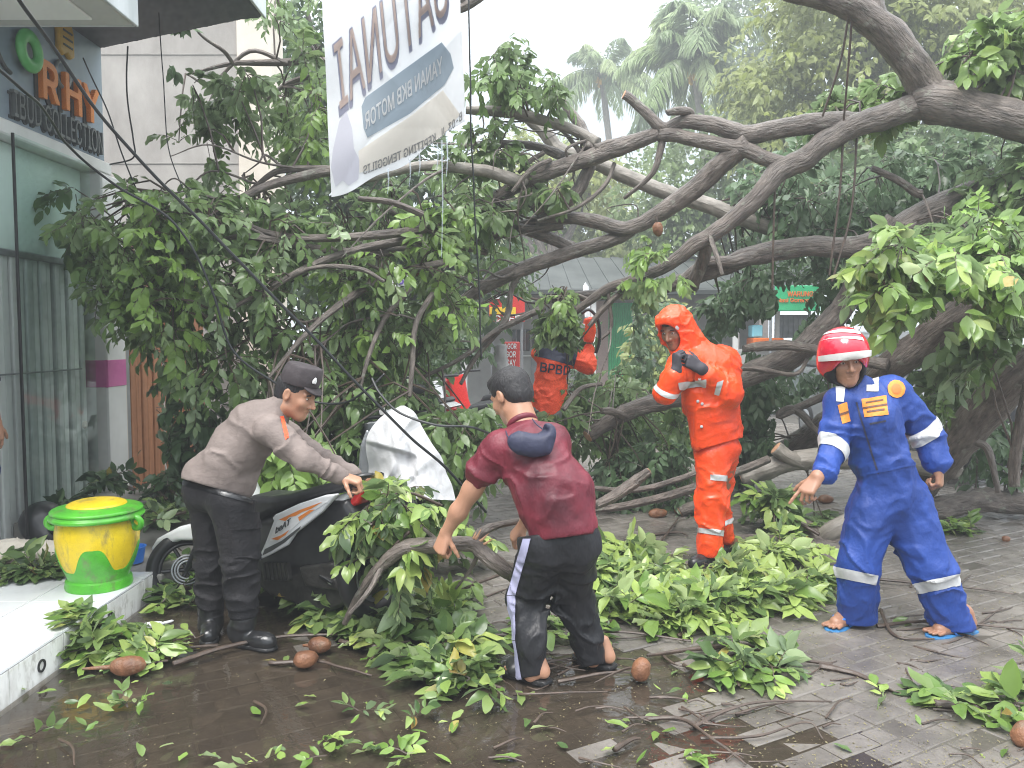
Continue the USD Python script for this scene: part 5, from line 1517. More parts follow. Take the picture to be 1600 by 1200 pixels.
def strands(paths, r0, r1, sides=3):
    """Many thin stalks (M x K x 3) as one mesh."""
    M, K = paths.shape[:2]
    t = np.gradient(paths, axis=1)
    t /= np.linalg.norm(t, axis=2, keepdims=True) + 1e-9
    a = np.cross(t, [0.31, 0.52, 0.79])
    a /= np.linalg.norm(a, axis=2, keepdims=True) + 1e-9
    b = np.cross(t, a)
    ang = np.arange(sides) * 2 * np.pi / sides
    r = np.linspace(1, 0, K)[None, :, None, None] * (np.broadcast_to(r0, (M,))[:, None, None, None] - r1) + r1
    v = paths[:, :, None] + r * (np.cos(ang)[:, None] * a[:, :, None] + np.sin(ang)[:, None] * b[:, :, None])
    m, i, j = np.meshgrid(np.arange(M), np.arange(K - 1), np.arange(sides), indexing="ij")
    o = m * K * sides
    q = np.stack([o + i * sides + j, o + i * sides + (j + 1) % sides, o + (i + 1) * sides + (j + 1) % sides, o + (i + 1) * sides + j], -1).reshape(-1, 4)
    return v.reshape(-1, 3), np.vstack([q[:, [0, 1, 2]], q[:, [0, 2, 3]]])


def project(p):
    q = np.asarray(p) - EYE
    dz = q @ FWD
    return 800 + F * q[..., 0] / dz, 600 - F * (q @ UPV) / dz, dz


# ---------------------------------------------------------------- the fallen tree
fallen = thing("fallen_tree", "huge fallen broadleaf tree sprawling across the street with bare forked limbs and leafy crown", "tree", (3.0, 6.5, 0))
rng = np.random.default_rng(5)
limbs = []          # sampled points of every limb: for hanging twigs on them


def limb(name, pts, mat="bark", sides=16, bumpy=0.10, cut=(False, False), per=10):
    p = np.array([at(x, y, Y) for x, y, Y, w in pts])
    r = np.array([w * Y / F / 2 for x, y, Y, w in pts])
    c = catmull(np.c_[p, r], per=per)
    wob = (meshkit.fbm(c[:, :3] * 3.5, 3, len(limbs)) - 0.5)[:, None] * rng.normal(0, 1, 3) * c[:, 3:].clip(0.008, 0.05) * 0.9
    wob[0] = wob[-1] = 0
    c[:, :3] += wob
    v, f, uv = tube(c[:, :3], c[:, 3].clip(0.002), sides, bumpy, len(limbs) * 3 + 1, caps=True)
    q = part(fallen, name, (v, f), mat, True, uv)
    limbs.append(c)
    for end, on in ((0, cut[0]), (-1, cut[1])):
        if on:
            d = c[0, :3] - c[1, :3] if end == 0 else c[-1, :3] - c[-2, :3]
            d /= np.linalg.norm(d)
            part(q, "sawn_face", lathe([(c[end, 3] * 0.93, -0.004), (c[end, 3] * 0.9, 0.004), (c[end, 3] * 0.5, 0.006), (0, 0.006)], c[end, :3], 18, d), "cut_wood")
    return c


limb("trunk", [(2500, 620, 5.0, 76), (2050, 400, 5.25, 66), (1720, 235, 5.5, 59), (1600, 192, 5.6, 58), (1520, 172, 5.7, 59), (1455, 158, 5.75, 67), (1425, 162, 5.8, 45)], sides=22, bumpy=0.14)
limb("branch", [(1465, 170, 5.75, 53), (1440, 125, 5.75, 50), (1400, 70, 5.7, 48), (1362, 32, 5.65, 46), (1310, 2, 5.6, 37), (1230, -18, 5.5, 35), (1150, -40, 5.4, 30)], sides=20, bumpy=0.12)
limb("branch", [(1372, 40, 5.65, 35), (1358, -10, 5.7, 32), (1340, -70, 5.8, 26)])
limb("branch", [(1470, 160, 5.75, 46), (1420, 172, 5.8, 40), (1360, 190, 5.85, 38), (1315, 205, 5.9, 35), (1275, 238, 5.95, 35), (1220, 264, 6.0, 33), (1195, 292, 6.0, 30), (1152, 342, 6.05, 26), (1105, 373, 6.1, 26), (1041, 412, 6.2, 20), (997, 433, 6.25, 17), (950, 450, 6.3, 15), (897, 490, 6.4, 11)], sides=16)
limb("branch", [(1345, 192, 5.9, 33), (1280, 192, 6.0, 32), (1215, 202, 6.1, 30), (1165, 210, 6.15, 30), (1120, 196, 6.2, 26), (1070, 190, 6.25, 21), (1035, 206, 6.3, 21), (975, 228, 6.35, 26), (927, 245, 6.4, 26), (867, 264, 6.45, 25), (822, 284, 6.5, 23), (773, 310, 6.55, 19), (702, 350, 6.6, 17), (640, 385, 6.7, 13), (560, 410, 6.8, 9)], sides=16)
limb("branch", [(1228, 258, 6.0, 23), (1161, 232, 6.1, 23), (1101, 221, 6.2, 22), (1060, 212, 6.25, 21), (1032, 210, 6.3, 23)])
limb("branch", [(1040, 204, 6.3, 21), (1012, 178, 6.3, 16), (975, 148, 6.3, 14)], cut=(False, True))
limb("branch", [(1082, 190, 6.25, 10), (1078, 176, 6.25, 13), (1060, 174, 6.2, 13), (1042, 177, 6.2, 9)])
limb("branch", [(1030, 208, 6.3, 20), (980, 222, 6.35, 18), (930, 234, 6.38, 17)])
limb("branch", [(1170, 222, 6.1, 30), (1128, 255, 6.2, 32), (1082, 298, 6.3, 30), (1030, 333, 6.4, 26), (1000, 350, 6.45, 23), (970, 358, 6.5, 23), (923, 344, 6.55, 21), (867, 340, 6.6, 20), (827, 349, 6.65, 18), (760, 372, 6.7, 13), (680, 400, 6.8, 10)], sides=16)
limb("branch", [(995, 352, 6.5, 19), (960, 372, 6.55, 21), (877, 400, 6.6, 23), (787, 432, 6.6, 23), (717, 478, 6.6, 19), (660, 540, 6.6, 16), (600, 600, 6.6, 10)], sides=14)
limb("branch", [(880, 352, 6.6, 14), (835, 358, 6.6, 14), (815, 357, 6.62, 15), (860, 372, 6.65, 18), (895, 388, 6.65, 19)])
limb("branch", [(808, 170, 7.3, 15), (850, 206, 7.3, 21), (870, 232, 7.3, 23), (910, 246, 7.3, 19), (970, 272, 7.3, 23), (1040, 300, 7.2, 23), (1100, 318, 7.1, 25), (1150, 338, 7.0, 25), (1215, 362, 7.0, 23)], "pale_bark", 14)
limb("branch", [(728, 172, 6.6, 12), (780, 174, 6.6, 17), (820, 181, 6.6, 18), (870, 194, 6.55, 16), (905, 207, 6.5, 16), (934, 224, 6.45, 18)], "pale_bark")
limb("branch", [(868, 145, 6.8, 8), (890, 178, 6.7, 14), (905, 200, 6.6, 17), (920, 235, 6.45, 18)])
limb("branch", [(922, 258, 6.5, 20), (905, 295, 6.5, 20), (880, 318, 6.5, 21), (833, 330, 6.5, 20)])
limb("branch", [(720, 229, 6.8, 8), (780, 225, 6.75, 12), (840, 229, 6.7, 13), (880, 245, 6.6, 16)])
limb("branch", [(525, 300, 6.0, 9), (580, 278, 6.0, 12), (640, 262, 6.1, 15), (710, 262, 6.2, 17), (760, 268, 6.3, 19), (800, 282, 6.4, 20), (820, 285, 6.45, 18)], "pale_bark")
limb("branch", [(1720, 265, 5.8, 53), (1600, 292, 5.9, 48), (1535, 306, 6.0, 45), (1470, 322, 6.05, 42), (1405, 356, 6.1, 43), (1350, 380, 6.2, 35), (1280, 384, 6.3, 32), (1200, 394, 6.4, 32), (1140, 412, 6.5, 28), (1070, 438, 6.6, 25), (1000, 452, 6.7, 21), (930, 462, 6.8, 18), (850, 470, 6.9, 12)], sides=18, bumpy=0.12)
limb("branch", [(1400, 345, 6.1, 35), (1362, 385, 6.2, 35), (1338, 440, 6.3, 35), (1318, 480, 6.4, 35), (1275, 525, 6.5, 38), (1230, 560, 6.6, 37), (1180, 582, 6.65, 38), (1120, 602, 6.7, 37), (1060, 620, 6.75, 32), (1005, 634, 6.8, 28), (965, 652, 6.8, 26), (918, 682, 6.8, 21)], sides=18, cut=(False, True), bumpy=0.12)
limb("branch", [(975, 650, 6.75, 12), (955, 643, 6.65, 12), (940, 642, 6.6, 10)])
limb("branch", [(1162, 545, 6.4, 11), (1185, 542, 6.4, 15), (1230, 540, 6.4, 16), (1277, 548, 6.35, 16), (1340, 562, 6.3, 18), (1388, 570, 6.2, 19)])
limb("branch", [(1660, 400, 5.8, 53), (1570, 440, 5.9, 50), (1499, 488, 6.0, 46), (1440, 535, 6.2, 48), (1388, 578, 6.4, 50), (1340, 630, 6.8, 48), (1288, 668, 7.2, 42), (1225, 706, 7.6, 37), (1150, 740, 8.0, 35)], sides=20, bumpy=0.12)
limb("branch", [(1720, 500, 5.4, 67), (1600, 580, 5.6, 62), (1540, 640, 5.9, 61), (1484, 705, 6.2, 56), (1440, 760, 6.5, 48)], sides=20, bumpy=0.12)
limb("branch", [(1200, 395, 6.4, 23), (1150, 408, 6.4, 19), (1105, 410, 6.45, 16), (1060, 442, 6.5, 14)])
limb("branch", [(1106, 374, 6.1, 19), (1100, 400, 6.2, 20), (1088, 430, 6.35, 21), (1080, 452, 6.5, 20)])
limb("branch", [(1108, 368, 6.05, 8), (1120, 400, 5.95, 8), (1129, 430, 5.9, 6)], sides=8)
limb("branch", [(1362, 263, 6.0, 10), (1400, 280, 6.0, 12), (1440, 303, 6.0, 14)], sides=8)
limb("branch", [(1292, 690, 6.8, 9), (1240, 640, 6.9, 12), (1222, 648, 6.9, 12), (1320, 605, 6.9, 14)], sides=8)
limb("branch", [(1525, 690, 5.5, 13), (1545, 705, 5.45, 12), (1560, 770, 5.4, 8)], sides=8)
limb("branch", [(1610, 600, 5.0, 23), (1590, 690, 5.05, 19), (1585, 760, 5.1, 16)], sides=10)
# limbs lying on the ground, some of them sawn
limb("log", [(1161, 746, 6.55, 32), (1200, 732, 6.5, 33), (1240, 720, 6.45, 32), (1300, 716, 6.35, 35), (1345, 716, 6.3, 37), (1420, 722, 6.25, 37), (1490, 730, 6.3, 37)], "pale_bark", 16, cut=(True, False))
limb("branch", [(1212, 700, 6.42, 23), (1235, 716, 6.4, 23), (1262, 726, 6.4, 21)], "pale_bark", cut=(True, False))
limb("log", [(1720, 770, 6.4, 42), (1600, 786, 6.45, 38), (1530, 782, 6.45, 37), (1470, 794, 6.4, 38), (1400, 806, 6.3, 40), (1330, 826, 6.1, 35)], sides=18, bumpy=0.3)
limb("log", [(1202, 808, 6.1, 30), (1240, 822, 6.0, 35), (1290, 846, 5.8, 37), (1335, 858, 5.7, 35)], cut=(True, False), sides=16)
limb("log", [(1288, 842, 5.8, 26), (1310, 826, 5.75, 33), (1350, 810, 5.8, 32)], "pale_bark", cut=(True, False))
limb("log", [(1063, 800, 6.55, 18), (1090, 790, 6.55, 19), (1120, 788, 6.6, 19)], cut=(True, False))
limb("branch", [(1130, 850, 5.6, 18), (1180, 842, 5.65, 19), (1260, 850, 5.6, 20)], sides=10)
limb("branch", [(930, 790, 5.2, 14), (960, 775, 5.3, 18), (990, 755, 5.4, 20), (1013, 737, 5.4, 14)], cut=(False, True), sides=10)
for pts in ([(300, 330, 6.2, 4), (350, 335, 6.1, 7), (420, 365, 6.1, 10), (500, 372, 6.1, 12), (600, 366, 6.2, 13), (720, 352, 6.4, 16)],
            [(240, 385, 5.9, 4), (300, 350, 6.0, 7), (360, 318, 6.1, 9), (420, 290, 6.2, 12), (500, 270, 6.3, 14), (560, 262, 6.4, 13), (640, 235, 6.5, 10)],
            [(230, 430, 5.9, 4), (300, 395, 6.0, 8), (380, 370, 6.0, 10), (470, 385, 6.2, 12), (560, 395, 6.3, 13), (650, 390, 6.5, 14)],
            [(330, 500, 5.7, 4), (420, 450, 5.9, 8), (500, 410, 6.1, 11), (580, 385, 6.3, 12), (660, 372, 6.4, 12)],
            [(420, 590, 5.6, 5), (480, 520, 5.9, 8), (540, 470, 6.1, 11), (610, 430, 6.3, 12), (700, 410, 6.5, 13)],
            [(300, 115, 6.6, 4), (360, 100, 6.6, 7), (430, 98, 6.6, 10), (510, 96, 6.7, 12), (600, 110, 6.7, 12)],
            [(290, 115, 6.6, 3), (330, 130, 6.6, 4), (390, 80, 6.6, 6), (450, 100, 6.6, 7)],
            [(300, 40, 6.3, 3), (320, 60, 6.4, 4), (350, 80, 6.5, 6), (365, 100, 6.6, 6)],
            [(400, 170, 6.6, 4), (450, 130, 6.6, 7), (510, 112, 6.7, 9)],
            [(390, 300, 6.4, 6), (430, 270, 6.4, 9), (480, 262, 6.4, 10), (520, 262, 6.4, 10)],
            [(640, 620, 6.0, 6), (645, 560, 6.1, 8), (652, 500, 6.2, 8), (690, 440, 6.4, 9)],
            [(560, 620, 5.9, 4), (575, 560, 6.0, 6), (600, 500, 6.2, 8), (640, 450, 6.3, 9)],
            [(720, 600, 6.3, 5), (742, 560, 6.4, 7), (790, 500, 6.5, 9), (800, 450, 6.6, 8), (820, 410, 6.6, 9)],
            [(660, 590, 6.2, 5), (720, 560, 6.3, 7), (770, 520, 6.4, 8), (800, 505, 6.5, 9), (850, 480, 6.6, 10)],
            [(720, 4, 6.4, 12), (760, -18, 6.4, 16), (820, -60, 6.4, 18)],
            [(700, 25, 6.4, 8), (735, 5, 6.4, 14), (780, -30, 6.4, 16)],
            [(975, 310, 6.4, 5), (1020, 270, 6.3, 8), (1035, 222, 6.3, 11)],
            [(840, 345, 6.3, 4), (900, 325, 6.3, 5), (945, 290, 6.35, 6), (960, 255, 6.4, 6)],
            [(810, 270, 6.5, 5), (830, 250, 6.5, 7), (850, 238, 6.5, 7)],
            [(860, 190, 6.7, 4), (890, 215, 6.6, 6), (910, 245, 6.5, 8)],
            [(920, 510, 6.3, 6), (945, 480, 6.3, 9), (990, 438, 6.3, 10)],
            [(940, 530, 6.3, 4), (955, 510, 6.3, 5), (950, 455, 6.3, 6)],
            [(880, 640, 6.2, 8), (905, 610, 6.3, 7), (940, 600, 6.4, 6)],
            [(1080, 600, 6.2, 5), (1160, 575, 6.4, 9), (1240, 585, 6.4, 6), (1262, 560, 6.4, 6)],
            [(880, 800, 5.5, 9), (980, 790, 5.7, 12), (1090, 760, 6.0, 14), (1200, 718, 6.3, 12)],
            [(900, 760, 5.6, 6), (1000, 765, 5.8, 9), (1100, 735, 6.1, 9)],
            [(600, 440, 5.9, 5), (560, 420, 5.9, 7), (480, 420, 5.9, 6), (400, 470, 5.8, 4)],
            [(610, 330, 6.1, 8), (640, 350, 6.2, 9), (700, 380, 6.3, 10), (760, 395, 6.4, 10)],
            [(560, 310, 6.0, 7), (610, 316, 6.1, 9), (660, 335, 6.2, 10)],
            [(800, 300, 6.3, 6), (830, 265, 6.3, 7), (860, 250, 6.4, 7)]):
    limb("branch", [(x, y, Y - (0.55 if 300 < x < 720 and y > 240 and pts[-1][0] < 730 else 0), w * 1.1) for x, y, Y, w in pts], sides=8, per=6, bumpy=0.1)

rb = np.random.default_rng(91)
base_pts = np.vstack([c[2:-1] for c in limbs])
bx, by, _ = project(base_pts[:, :3])
cand = np.flatnonzero((bx > 330) & (bx < 1000) & (by > 200) & (by < 560) & (base_pts[:, 3] > 0.008))
for k in rb.choice(cand, 70, replace=False):
    p0 = base_pts[k, :3]
    a = rb.normal(math.pi * 1.02, 0.55)
    d = np.array([math.cos(a), rb.normal(0, 0.5), math.sin(a) * 0.9 - 0.1])
    L = rb.uniform(0.3, 0.8)
    P_ = np.array([p0, p0 + d * L * 0.35 + rb.normal(0, 0.04, 3), p0 + d * L * 0.7 + rb.normal(0, 0.07, 3) - [0, 0, 0.05 * L], p0 + d * L + rb.normal(0, 0.08, 3) - [0, 0, 0.16 * L]])
    r0 = min(base_pts[k, 3] * 0.55, rb.uniform(0.006, 0.015))
    c = catmull(np.c_[P_, np.linspace(r0, 0.003, 4)], per=6)
    v, f, uv = tube(c[:, :3], c[:, 3], 7, 0.12, int(k) % 50)
    part(fallen, "branch", (v, f), "bark", True, uv)
    limbs.append(c)
LIMB = np.vstack([c[:, :3] for c in limbs])
limb_tree = cKDTree(LIMB)
SPR = {}          # material -> list of leaf vertex arrays
STALK, HANG = [], []


def inside(P, pts):
    x, y = pts[:, 0], pts[:, 1]
    ins = np.zeros(len(pts), bool)
    P = np.asarray(P, float)
    for a, b in zip(P, np.roll(P, -1, 0)):
        c = (a[1] > y) != (b[1] > y)
        with np.errstate(divide="ignore", invalid="ignore"):
            ins ^= c & (x < (b[0] - a[0]) * (y - a[1]) / (b[1] - a[1]) + a[0])
    return ins


def clumps(centres, Rm, nst, mat, leaf=0.118, hang=0.55, pairs=4, link=True, droop=0.35, down=0.25):
    """Clumps of leaf stalks round the centres (N x 3), joined to the nearest limb by a twig."""
    centres = np.asarray(centres, float)
    N = len(centres)
    if N == 0:
        return
    k = rng.integers(max(2, int(nst * 0.6)), int(nst * 1.4) + 1, N)
    idx = np.repeat(np.arange(N), k)
    d = rng.normal(0, 1, (len(idx), 3))
    d /= np.linalg.norm(d, axis=1, keepdims=True)
    d[:, 2] -= down
    Rm = np.broadcast_to(Rm, (N,))[idx]
    L = Rm * rng.uniform(0.75, 1.15, len(idx))
    V, f1, st = sprays(centres[idx] + d * Rm[:, None] * 0.12, d, L, rng, pairs, leaf, hang, droop)
    SPR.setdefault(mat, []).append(V)
    STALK.append(st)
    if link:
        dist, ii = limb_tree.query(centres, k=24)
        pick = rng.integers(0, 24, N)
        dist, ii = dist[np.arange(N), pick], ii[np.arange(N), pick]
        a = LIMB[ii]
        m = (a + centres) / 2 + rng.normal(0, 0.04, (N, 3)) + [0, 0, 0.05]
        HANG.append(np.stack([a, a * 0.3 + m * 0.7 + [0, 0, 0.02], m * 0.5 + centres * 0.5 + [0, 0, 0.015], centres], 1)[dist < 0.95])


def region(P, n, Y0, Y1, R, nst, mat, **kw):
    P = np.asarray(P, float)
    lo, hi = P.min(0), P.max(0)
    got = np.zeros((0, 2))
    while len(got) < n:
        q = rng.uniform(lo, hi, (n * 3, 2))
        got = np.vstack([got, q[inside(P, q)]])
    got = got[:n]
    Y = rng.uniform(Y0, Y1, n)
    clumps(np.array([at(x, y, yy) for (x, y), yy in zip(got, Y)]), R, nst, mat, **kw)


# the left crown, against the shop
region([(115, 290), (170, 275), (240, 310), (330, 290), (420, 320), (430, 480), (400, 600), (330, 620), (280, 580), (225, 545), (160, 500), (140, 450), (120, 390)], 62, 5.1, 6.3, 0.25, 7, "leaf", leaf=0.108)
region([(300, 300), (500, 290), (560, 420), (560, 640), (420, 600), (380, 520)], 38, 5.4, 6.6, 0.24, 7, "leaf", leaf=0.105)
region([(140, 330), (300, 310), (360, 470), (250, 530), (170, 470)], 20, 5.0, 5.5, 0.22, 6, "leaf_bright", leaf=0.11)
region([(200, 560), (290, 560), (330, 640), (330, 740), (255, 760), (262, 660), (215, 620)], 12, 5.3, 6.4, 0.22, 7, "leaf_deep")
region([(230, 120), (300, 100), (330, 200), (350, 300), (230, 300), (215, 190)], 6, 5.6, 6.4, 0.18, 6, "leaf", leaf=0.105)
region([(330, 120), (410, 110), (420, 210), (390, 300), (320, 290), (315, 190)], 9, 5.8, 6.6, 0.18, 6, "leaf", leaf=0.105)
region([(420, -20), (505, -20), (510, 280), (470, 300), (420, 180), (425, 60)], 20, 6.2, 7.2, 0.22, 6, "leaf", leaf=0.105)
region([(440, 40), (505, 40), (510, 230), (450, 230)], 6, 6.0, 6.3, 0.2, 6, "leaf_bright", leaf=0.11)
clumps([at(270, 30, 6.2), at(278, 62, 6.2), at(262, 80, 6.2)], 0.13, 5, "leaf_deep", leaf=0.11, link=False)
# below and right of the banner
region([(500, 310), (730, 230), (760, 300), (700, 420), (700, 640), (540, 640), (520, 450)], 56, 5.9, 7.4, 0.23, 7, "leaf", leaf=0.10)
region([(520, 330), (740, 290), (720, 480), (560, 600)], 19, 5.6, 6.1, 0.22, 6, "leaf_bright", leaf=0.11)
region([(700, 330), (850, 300), (870, 420), (800, 520), (700, 500)], 9, 6.6, 7.6, 0.22, 6, "leaf")
region([(735, 75), (780, 60), (860, 100), (875, 150), (830, 185), (760, 170), (730, 120)], 12, 6.3, 6.8, 0.17, 8, "leaf", leaf=0.105)
region([(725, 185), (810, 190), (815, 250), (740, 240)], 7, 6.4, 6.9, 0.2, 6, "leaf")
region([(825, 275), (880, 275), (870, 310), (835, 312)], 3, 6.3, 6.5, 0.15, 7, "leaf")
region([(730, 260), (790, 260), (800, 340), (740, 350)], 6, 6.2, 6.6, 0.18, 6, "leaf")
region([(960, 365), (1035, 370), (1060, 425), (1010, 445), (965, 425)], 7, 5.9, 6.1, 0.16, 8, "leaf_bright", leaf=0.105)
region([(815, 455), (880, 455), (935, 500), (925, 545), (880, 545), (830, 500)], 8, 6.2, 6.5, 0.17, 8, "leaf")
region([(820, 460), (880, 460), (890, 500), (830, 495)], 3, 6.0, 6.2, 0.15, 7, "leaf_bright", leaf=0.105)
region([(955, 450), (1010, 450), (1000, 510), (960, 500)], 4, 6.4, 6.6, 0.16, 7, "leaf_deep")
# beneath the great limbs on the right
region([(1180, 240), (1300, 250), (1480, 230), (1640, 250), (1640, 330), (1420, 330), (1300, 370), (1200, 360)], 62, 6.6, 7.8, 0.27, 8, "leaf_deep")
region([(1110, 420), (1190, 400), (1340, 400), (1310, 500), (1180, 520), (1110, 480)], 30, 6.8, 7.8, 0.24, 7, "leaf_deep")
region([(1520, 260), (1640, 260), (1640, 330), (1540, 330)], 8, 5.6, 5.9, 0.25, 8, "leaf")
region([(1340, 430), (1400, 380), (1450, 335), (1560, 330), (1660, 380), (1660, 540), (1560, 560), (1490, 560), (1420, 500), (1360, 470)], 42, 4.6, 5.5, 0.25, 8, "leaf")
region([(1345, 430), (1400, 390), (1450, 340), (1560, 350), (1620, 400), (1600, 480), (1480, 470), (1380, 470)], 26, 4.3, 4.9, 0.23, 7, "leaf_bright", leaf=0.13)
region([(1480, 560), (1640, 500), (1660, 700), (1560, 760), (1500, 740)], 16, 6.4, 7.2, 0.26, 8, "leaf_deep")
region([(1420, 520), (1520, 500), (1560, 560), (1500, 620), (1440, 620)], 14, 6.2, 7.0, 0.24, 8, "leaf")
region([(1500, 40), (1600, 20), (1640, 60), (1620, 110), (1520, 110)], 12, 5.6, 6.0, 0.19, 8, "leaf_bright", leaf=0.15)
region([(1345, 135), (1400, 105), (1430, 150), (1400, 170), (1350, 172)], 6, 6.0, 6.2, 0.16, 7, "leaf_bright", leaf=0.14)
region([(1290, 160), (1345, 150), (1340, 180), (1280, 180)], 5, 6.2, 6.4, 0.18, 6, "leaf")
region([(1480, 110), (1640, 110), (1640, 170), (1500, 150)], 8, 6.0, 6.6, 0.22, 7, "leaf")
# the low crown in the middle, on the ground behind the people
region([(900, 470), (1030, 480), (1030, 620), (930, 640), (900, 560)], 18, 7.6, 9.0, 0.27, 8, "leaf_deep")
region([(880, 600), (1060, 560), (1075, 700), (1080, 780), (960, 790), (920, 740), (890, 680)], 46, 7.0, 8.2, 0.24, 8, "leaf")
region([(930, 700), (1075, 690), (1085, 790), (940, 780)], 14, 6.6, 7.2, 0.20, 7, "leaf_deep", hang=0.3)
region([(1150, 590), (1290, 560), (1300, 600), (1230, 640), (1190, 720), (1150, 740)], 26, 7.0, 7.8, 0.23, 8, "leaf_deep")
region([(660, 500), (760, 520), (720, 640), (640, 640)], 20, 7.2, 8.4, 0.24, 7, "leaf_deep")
region([(620, 600), (770, 620), (780, 700), (720, 760), (640, 700)], 34, 5.4, 6.6, 0.24, 8, "leaf")
region([(420, 600), (570, 600), (570, 720), (480, 720), (430, 690)], 34, 5.2, 6.2, 0.25, 8, "leaf")
region([(390, 690), (450, 690), (560, 730), (560, 770), (410, 780)], 16, 4.6, 5.2, 0.2, 7, "leaf_bright", leaf=0.11)
region([(225, 700), (300, 700), (300, 830), (230, 820)], 10, 5.4, 6.4, 0.2, 6, "leaf_deep")
region([(1180, 770), (1300, 780), (1310, 850), (1200, 850)], 10, 5.8, 6.6, 0.18, 6, "leaf", hang=0.1)
region([(820, 560), (880, 640), (880, 700), (800, 690)], 8, 6.4, 7.4, 0.22, 7, "leaf")

# gaps in the crown through which the street, the shutters and the workers show (pixels, and up to which distance)
GAPS = [([(-50, 370), (95, 380), (122, 470), (140, 545), (196, 560), (205, 640), (200, 770), (-50, 770)], 9), ([(204, 610), (238, 600), (250, 680), (262, 745), (204, 750)], 6.9),
        ([(832, 548), (858, 536), (880, 548), (928, 545), (928, 590), (898, 600), (890, 655), (828, 650)], 7.0), ([(908, 500), (932, 500), (934, 548), (908, 545)], 7.0), ([(762, 465), (815, 465), (832, 520), (826, 560), (832, 610), (792, 618), (778, 560), (762, 520)], 9.5),
        ([(700, 575), (775, 560), (782, 640), (690, 650), (676, 620)], 9.0), ([(1212, 446), (1278, 446), (1262, 488), (1230, 560), (1180, 560), (1150, 530), (1165, 490), (1210, 500)], 9),
        ([(735, -20), (1000, -20), (985, 110), (880, 140), (860, 90), (790, 50), (735, 70)], 9), ([(1060, 372), (1100, 400), (1050, 440), (880, 450), (900, 425), (1000, 425)], 9),
        ([(890, 470), (992, 466), (990, 565), (940, 580), (928, 500)], 9.5), ([(1195, 650), (1290, 610), (1300, 660), (1230, 690), (1200, 690)], 9), ([(163, 65), (410, 40), (418, 100), (330, 110), (240, 118), (222, 190), (205, 262), (165, 262)], 9),
        ([(245, 225), (330, 225), (320, 285), (240, 290)], 7), ([(560, 640), (625, 632), (690, 720), (700, 760), (640, 770), (570, 745)], 9), ([(1130, 190), (1000, 230), (960, 255), (880, 300), (985, 330), (1100, 240)], 7.2), ([(1478, 700), (1530, 622), (1590, 545), (1650, 500), (1650, 640), (1575, 690), (1510, 750)], 6.1), ([(1380, 560), (1430, 505), (1490, 455), (1530, 480), (1470, 545), (1405, 605)], 6.1)]
sel = []
for mat in sorted(SPR):
    V = SPR[mat] = np.concatenate(SPR[mat])
    x, y, dz = project(V.mean(1))
    wob = (meshkit.fbm(np.stack([x / 22, y / 22, dz], 1), 2, 8) - 0.5) * 44
    drop = np.zeros(len(V), bool)
    for P_, far in GAPS:
        drop |= inside(P_, np.stack([x + wob, y + wob[::-1] * 0.5], 1)) & (dz < far)
    V = SPR[mat] = V[~drop]
    V[:, :, 2] = np.maximum(V[:, :, 2], 0.004 + 0.01 * np.arange(len(V))[:, None] / len(V))
    x, y, dz = project(V.mean(1))
    ok = (x > 5) & (x < 1595) & (y > 5) & (y < 1190)
    size = np.where(ok, np.linalg.norm(V[:, -1] - V[:, 0], axis=1) / dz, 0)
    sel += [(s, mat, k) for k, s in enumerate(size)]
sel = sorted(sel, reverse=True)[:300]
f1 = leaf_mesh(np.zeros((1, 3)), [[1, 0, 0]], [[0, 0, 1]], np.ones(1), np.ones(1), np.ones(1), np.ones(1), rng)[1]
taken = {m: np.zeros(len(SPR[m]), bool) for m in SPR}
for s, mat, k in sel:
    taken[mat][k] = True
    part(fallen, "leaf", (SPR[mat][k], f1), mat, True)
for mat in sorted(SPR):
    part(fallen, "foliage", flat_leaves(SPR[mat][~taken[mat]], f1), mat, True, kind="stuff")
def ungapped(Q):
    bad = np.zeros(len(Q), bool)
    for m_ in (Q[:, 0], Q[:, Q.shape[1] // 2], Q[:, -1], (Q[:, -1] + Q[:, -2]) / 2):
        x, y, dz = project(m_)
        for P_, far in GAPS:
            bad |= inside(P_, np.stack([x, y], 1)) & (dz < far)
    return Q[~bad]


part(fallen, "leaf_stalks", strands(ungapped(np.concatenate(STALK)), 0.004, 0.0015), "twig", kind="stuff")
part(fallen, "twigs", strands(ungapped(np.concatenate(HANG)), 0.009, 0.004, 5), "twig", kind="stuff")


def fruit(c, d, L, R, stalk=0.0, smooth=True):
    """An egg-shaped woody fruit with a short stalk."""
    d = np.array(d, float) / np.linalg.norm(d)
    t = np.linspace(0, 1, 18)
    pr = np.c_[R * np.sqrt(np.clip(1 - (2 * t - 1) ** 2, 0, 1)) * (1 - 0.18 * (t - 0.3)), (t - 0.5) * L]
    v_, f_ = lathe(pr, c, 26, d)
    q_ = v_ - np.array(c)
    v_ = np.array(c) + q_ * (1 + 0.28 * (meshkit.fbm(v_ * 26, 3, int(abs(c[0] * 100))) - 0.5))[:, None] * [1, 1, 0.94]
    m = [(v_, f_)]
    if stalk:
        m.append(rod(np.array(c) - d * (L / 2 - 0.01), np.array(c) - d * (L / 2 + stalk), 0.011, 8, 0.006))
    return m


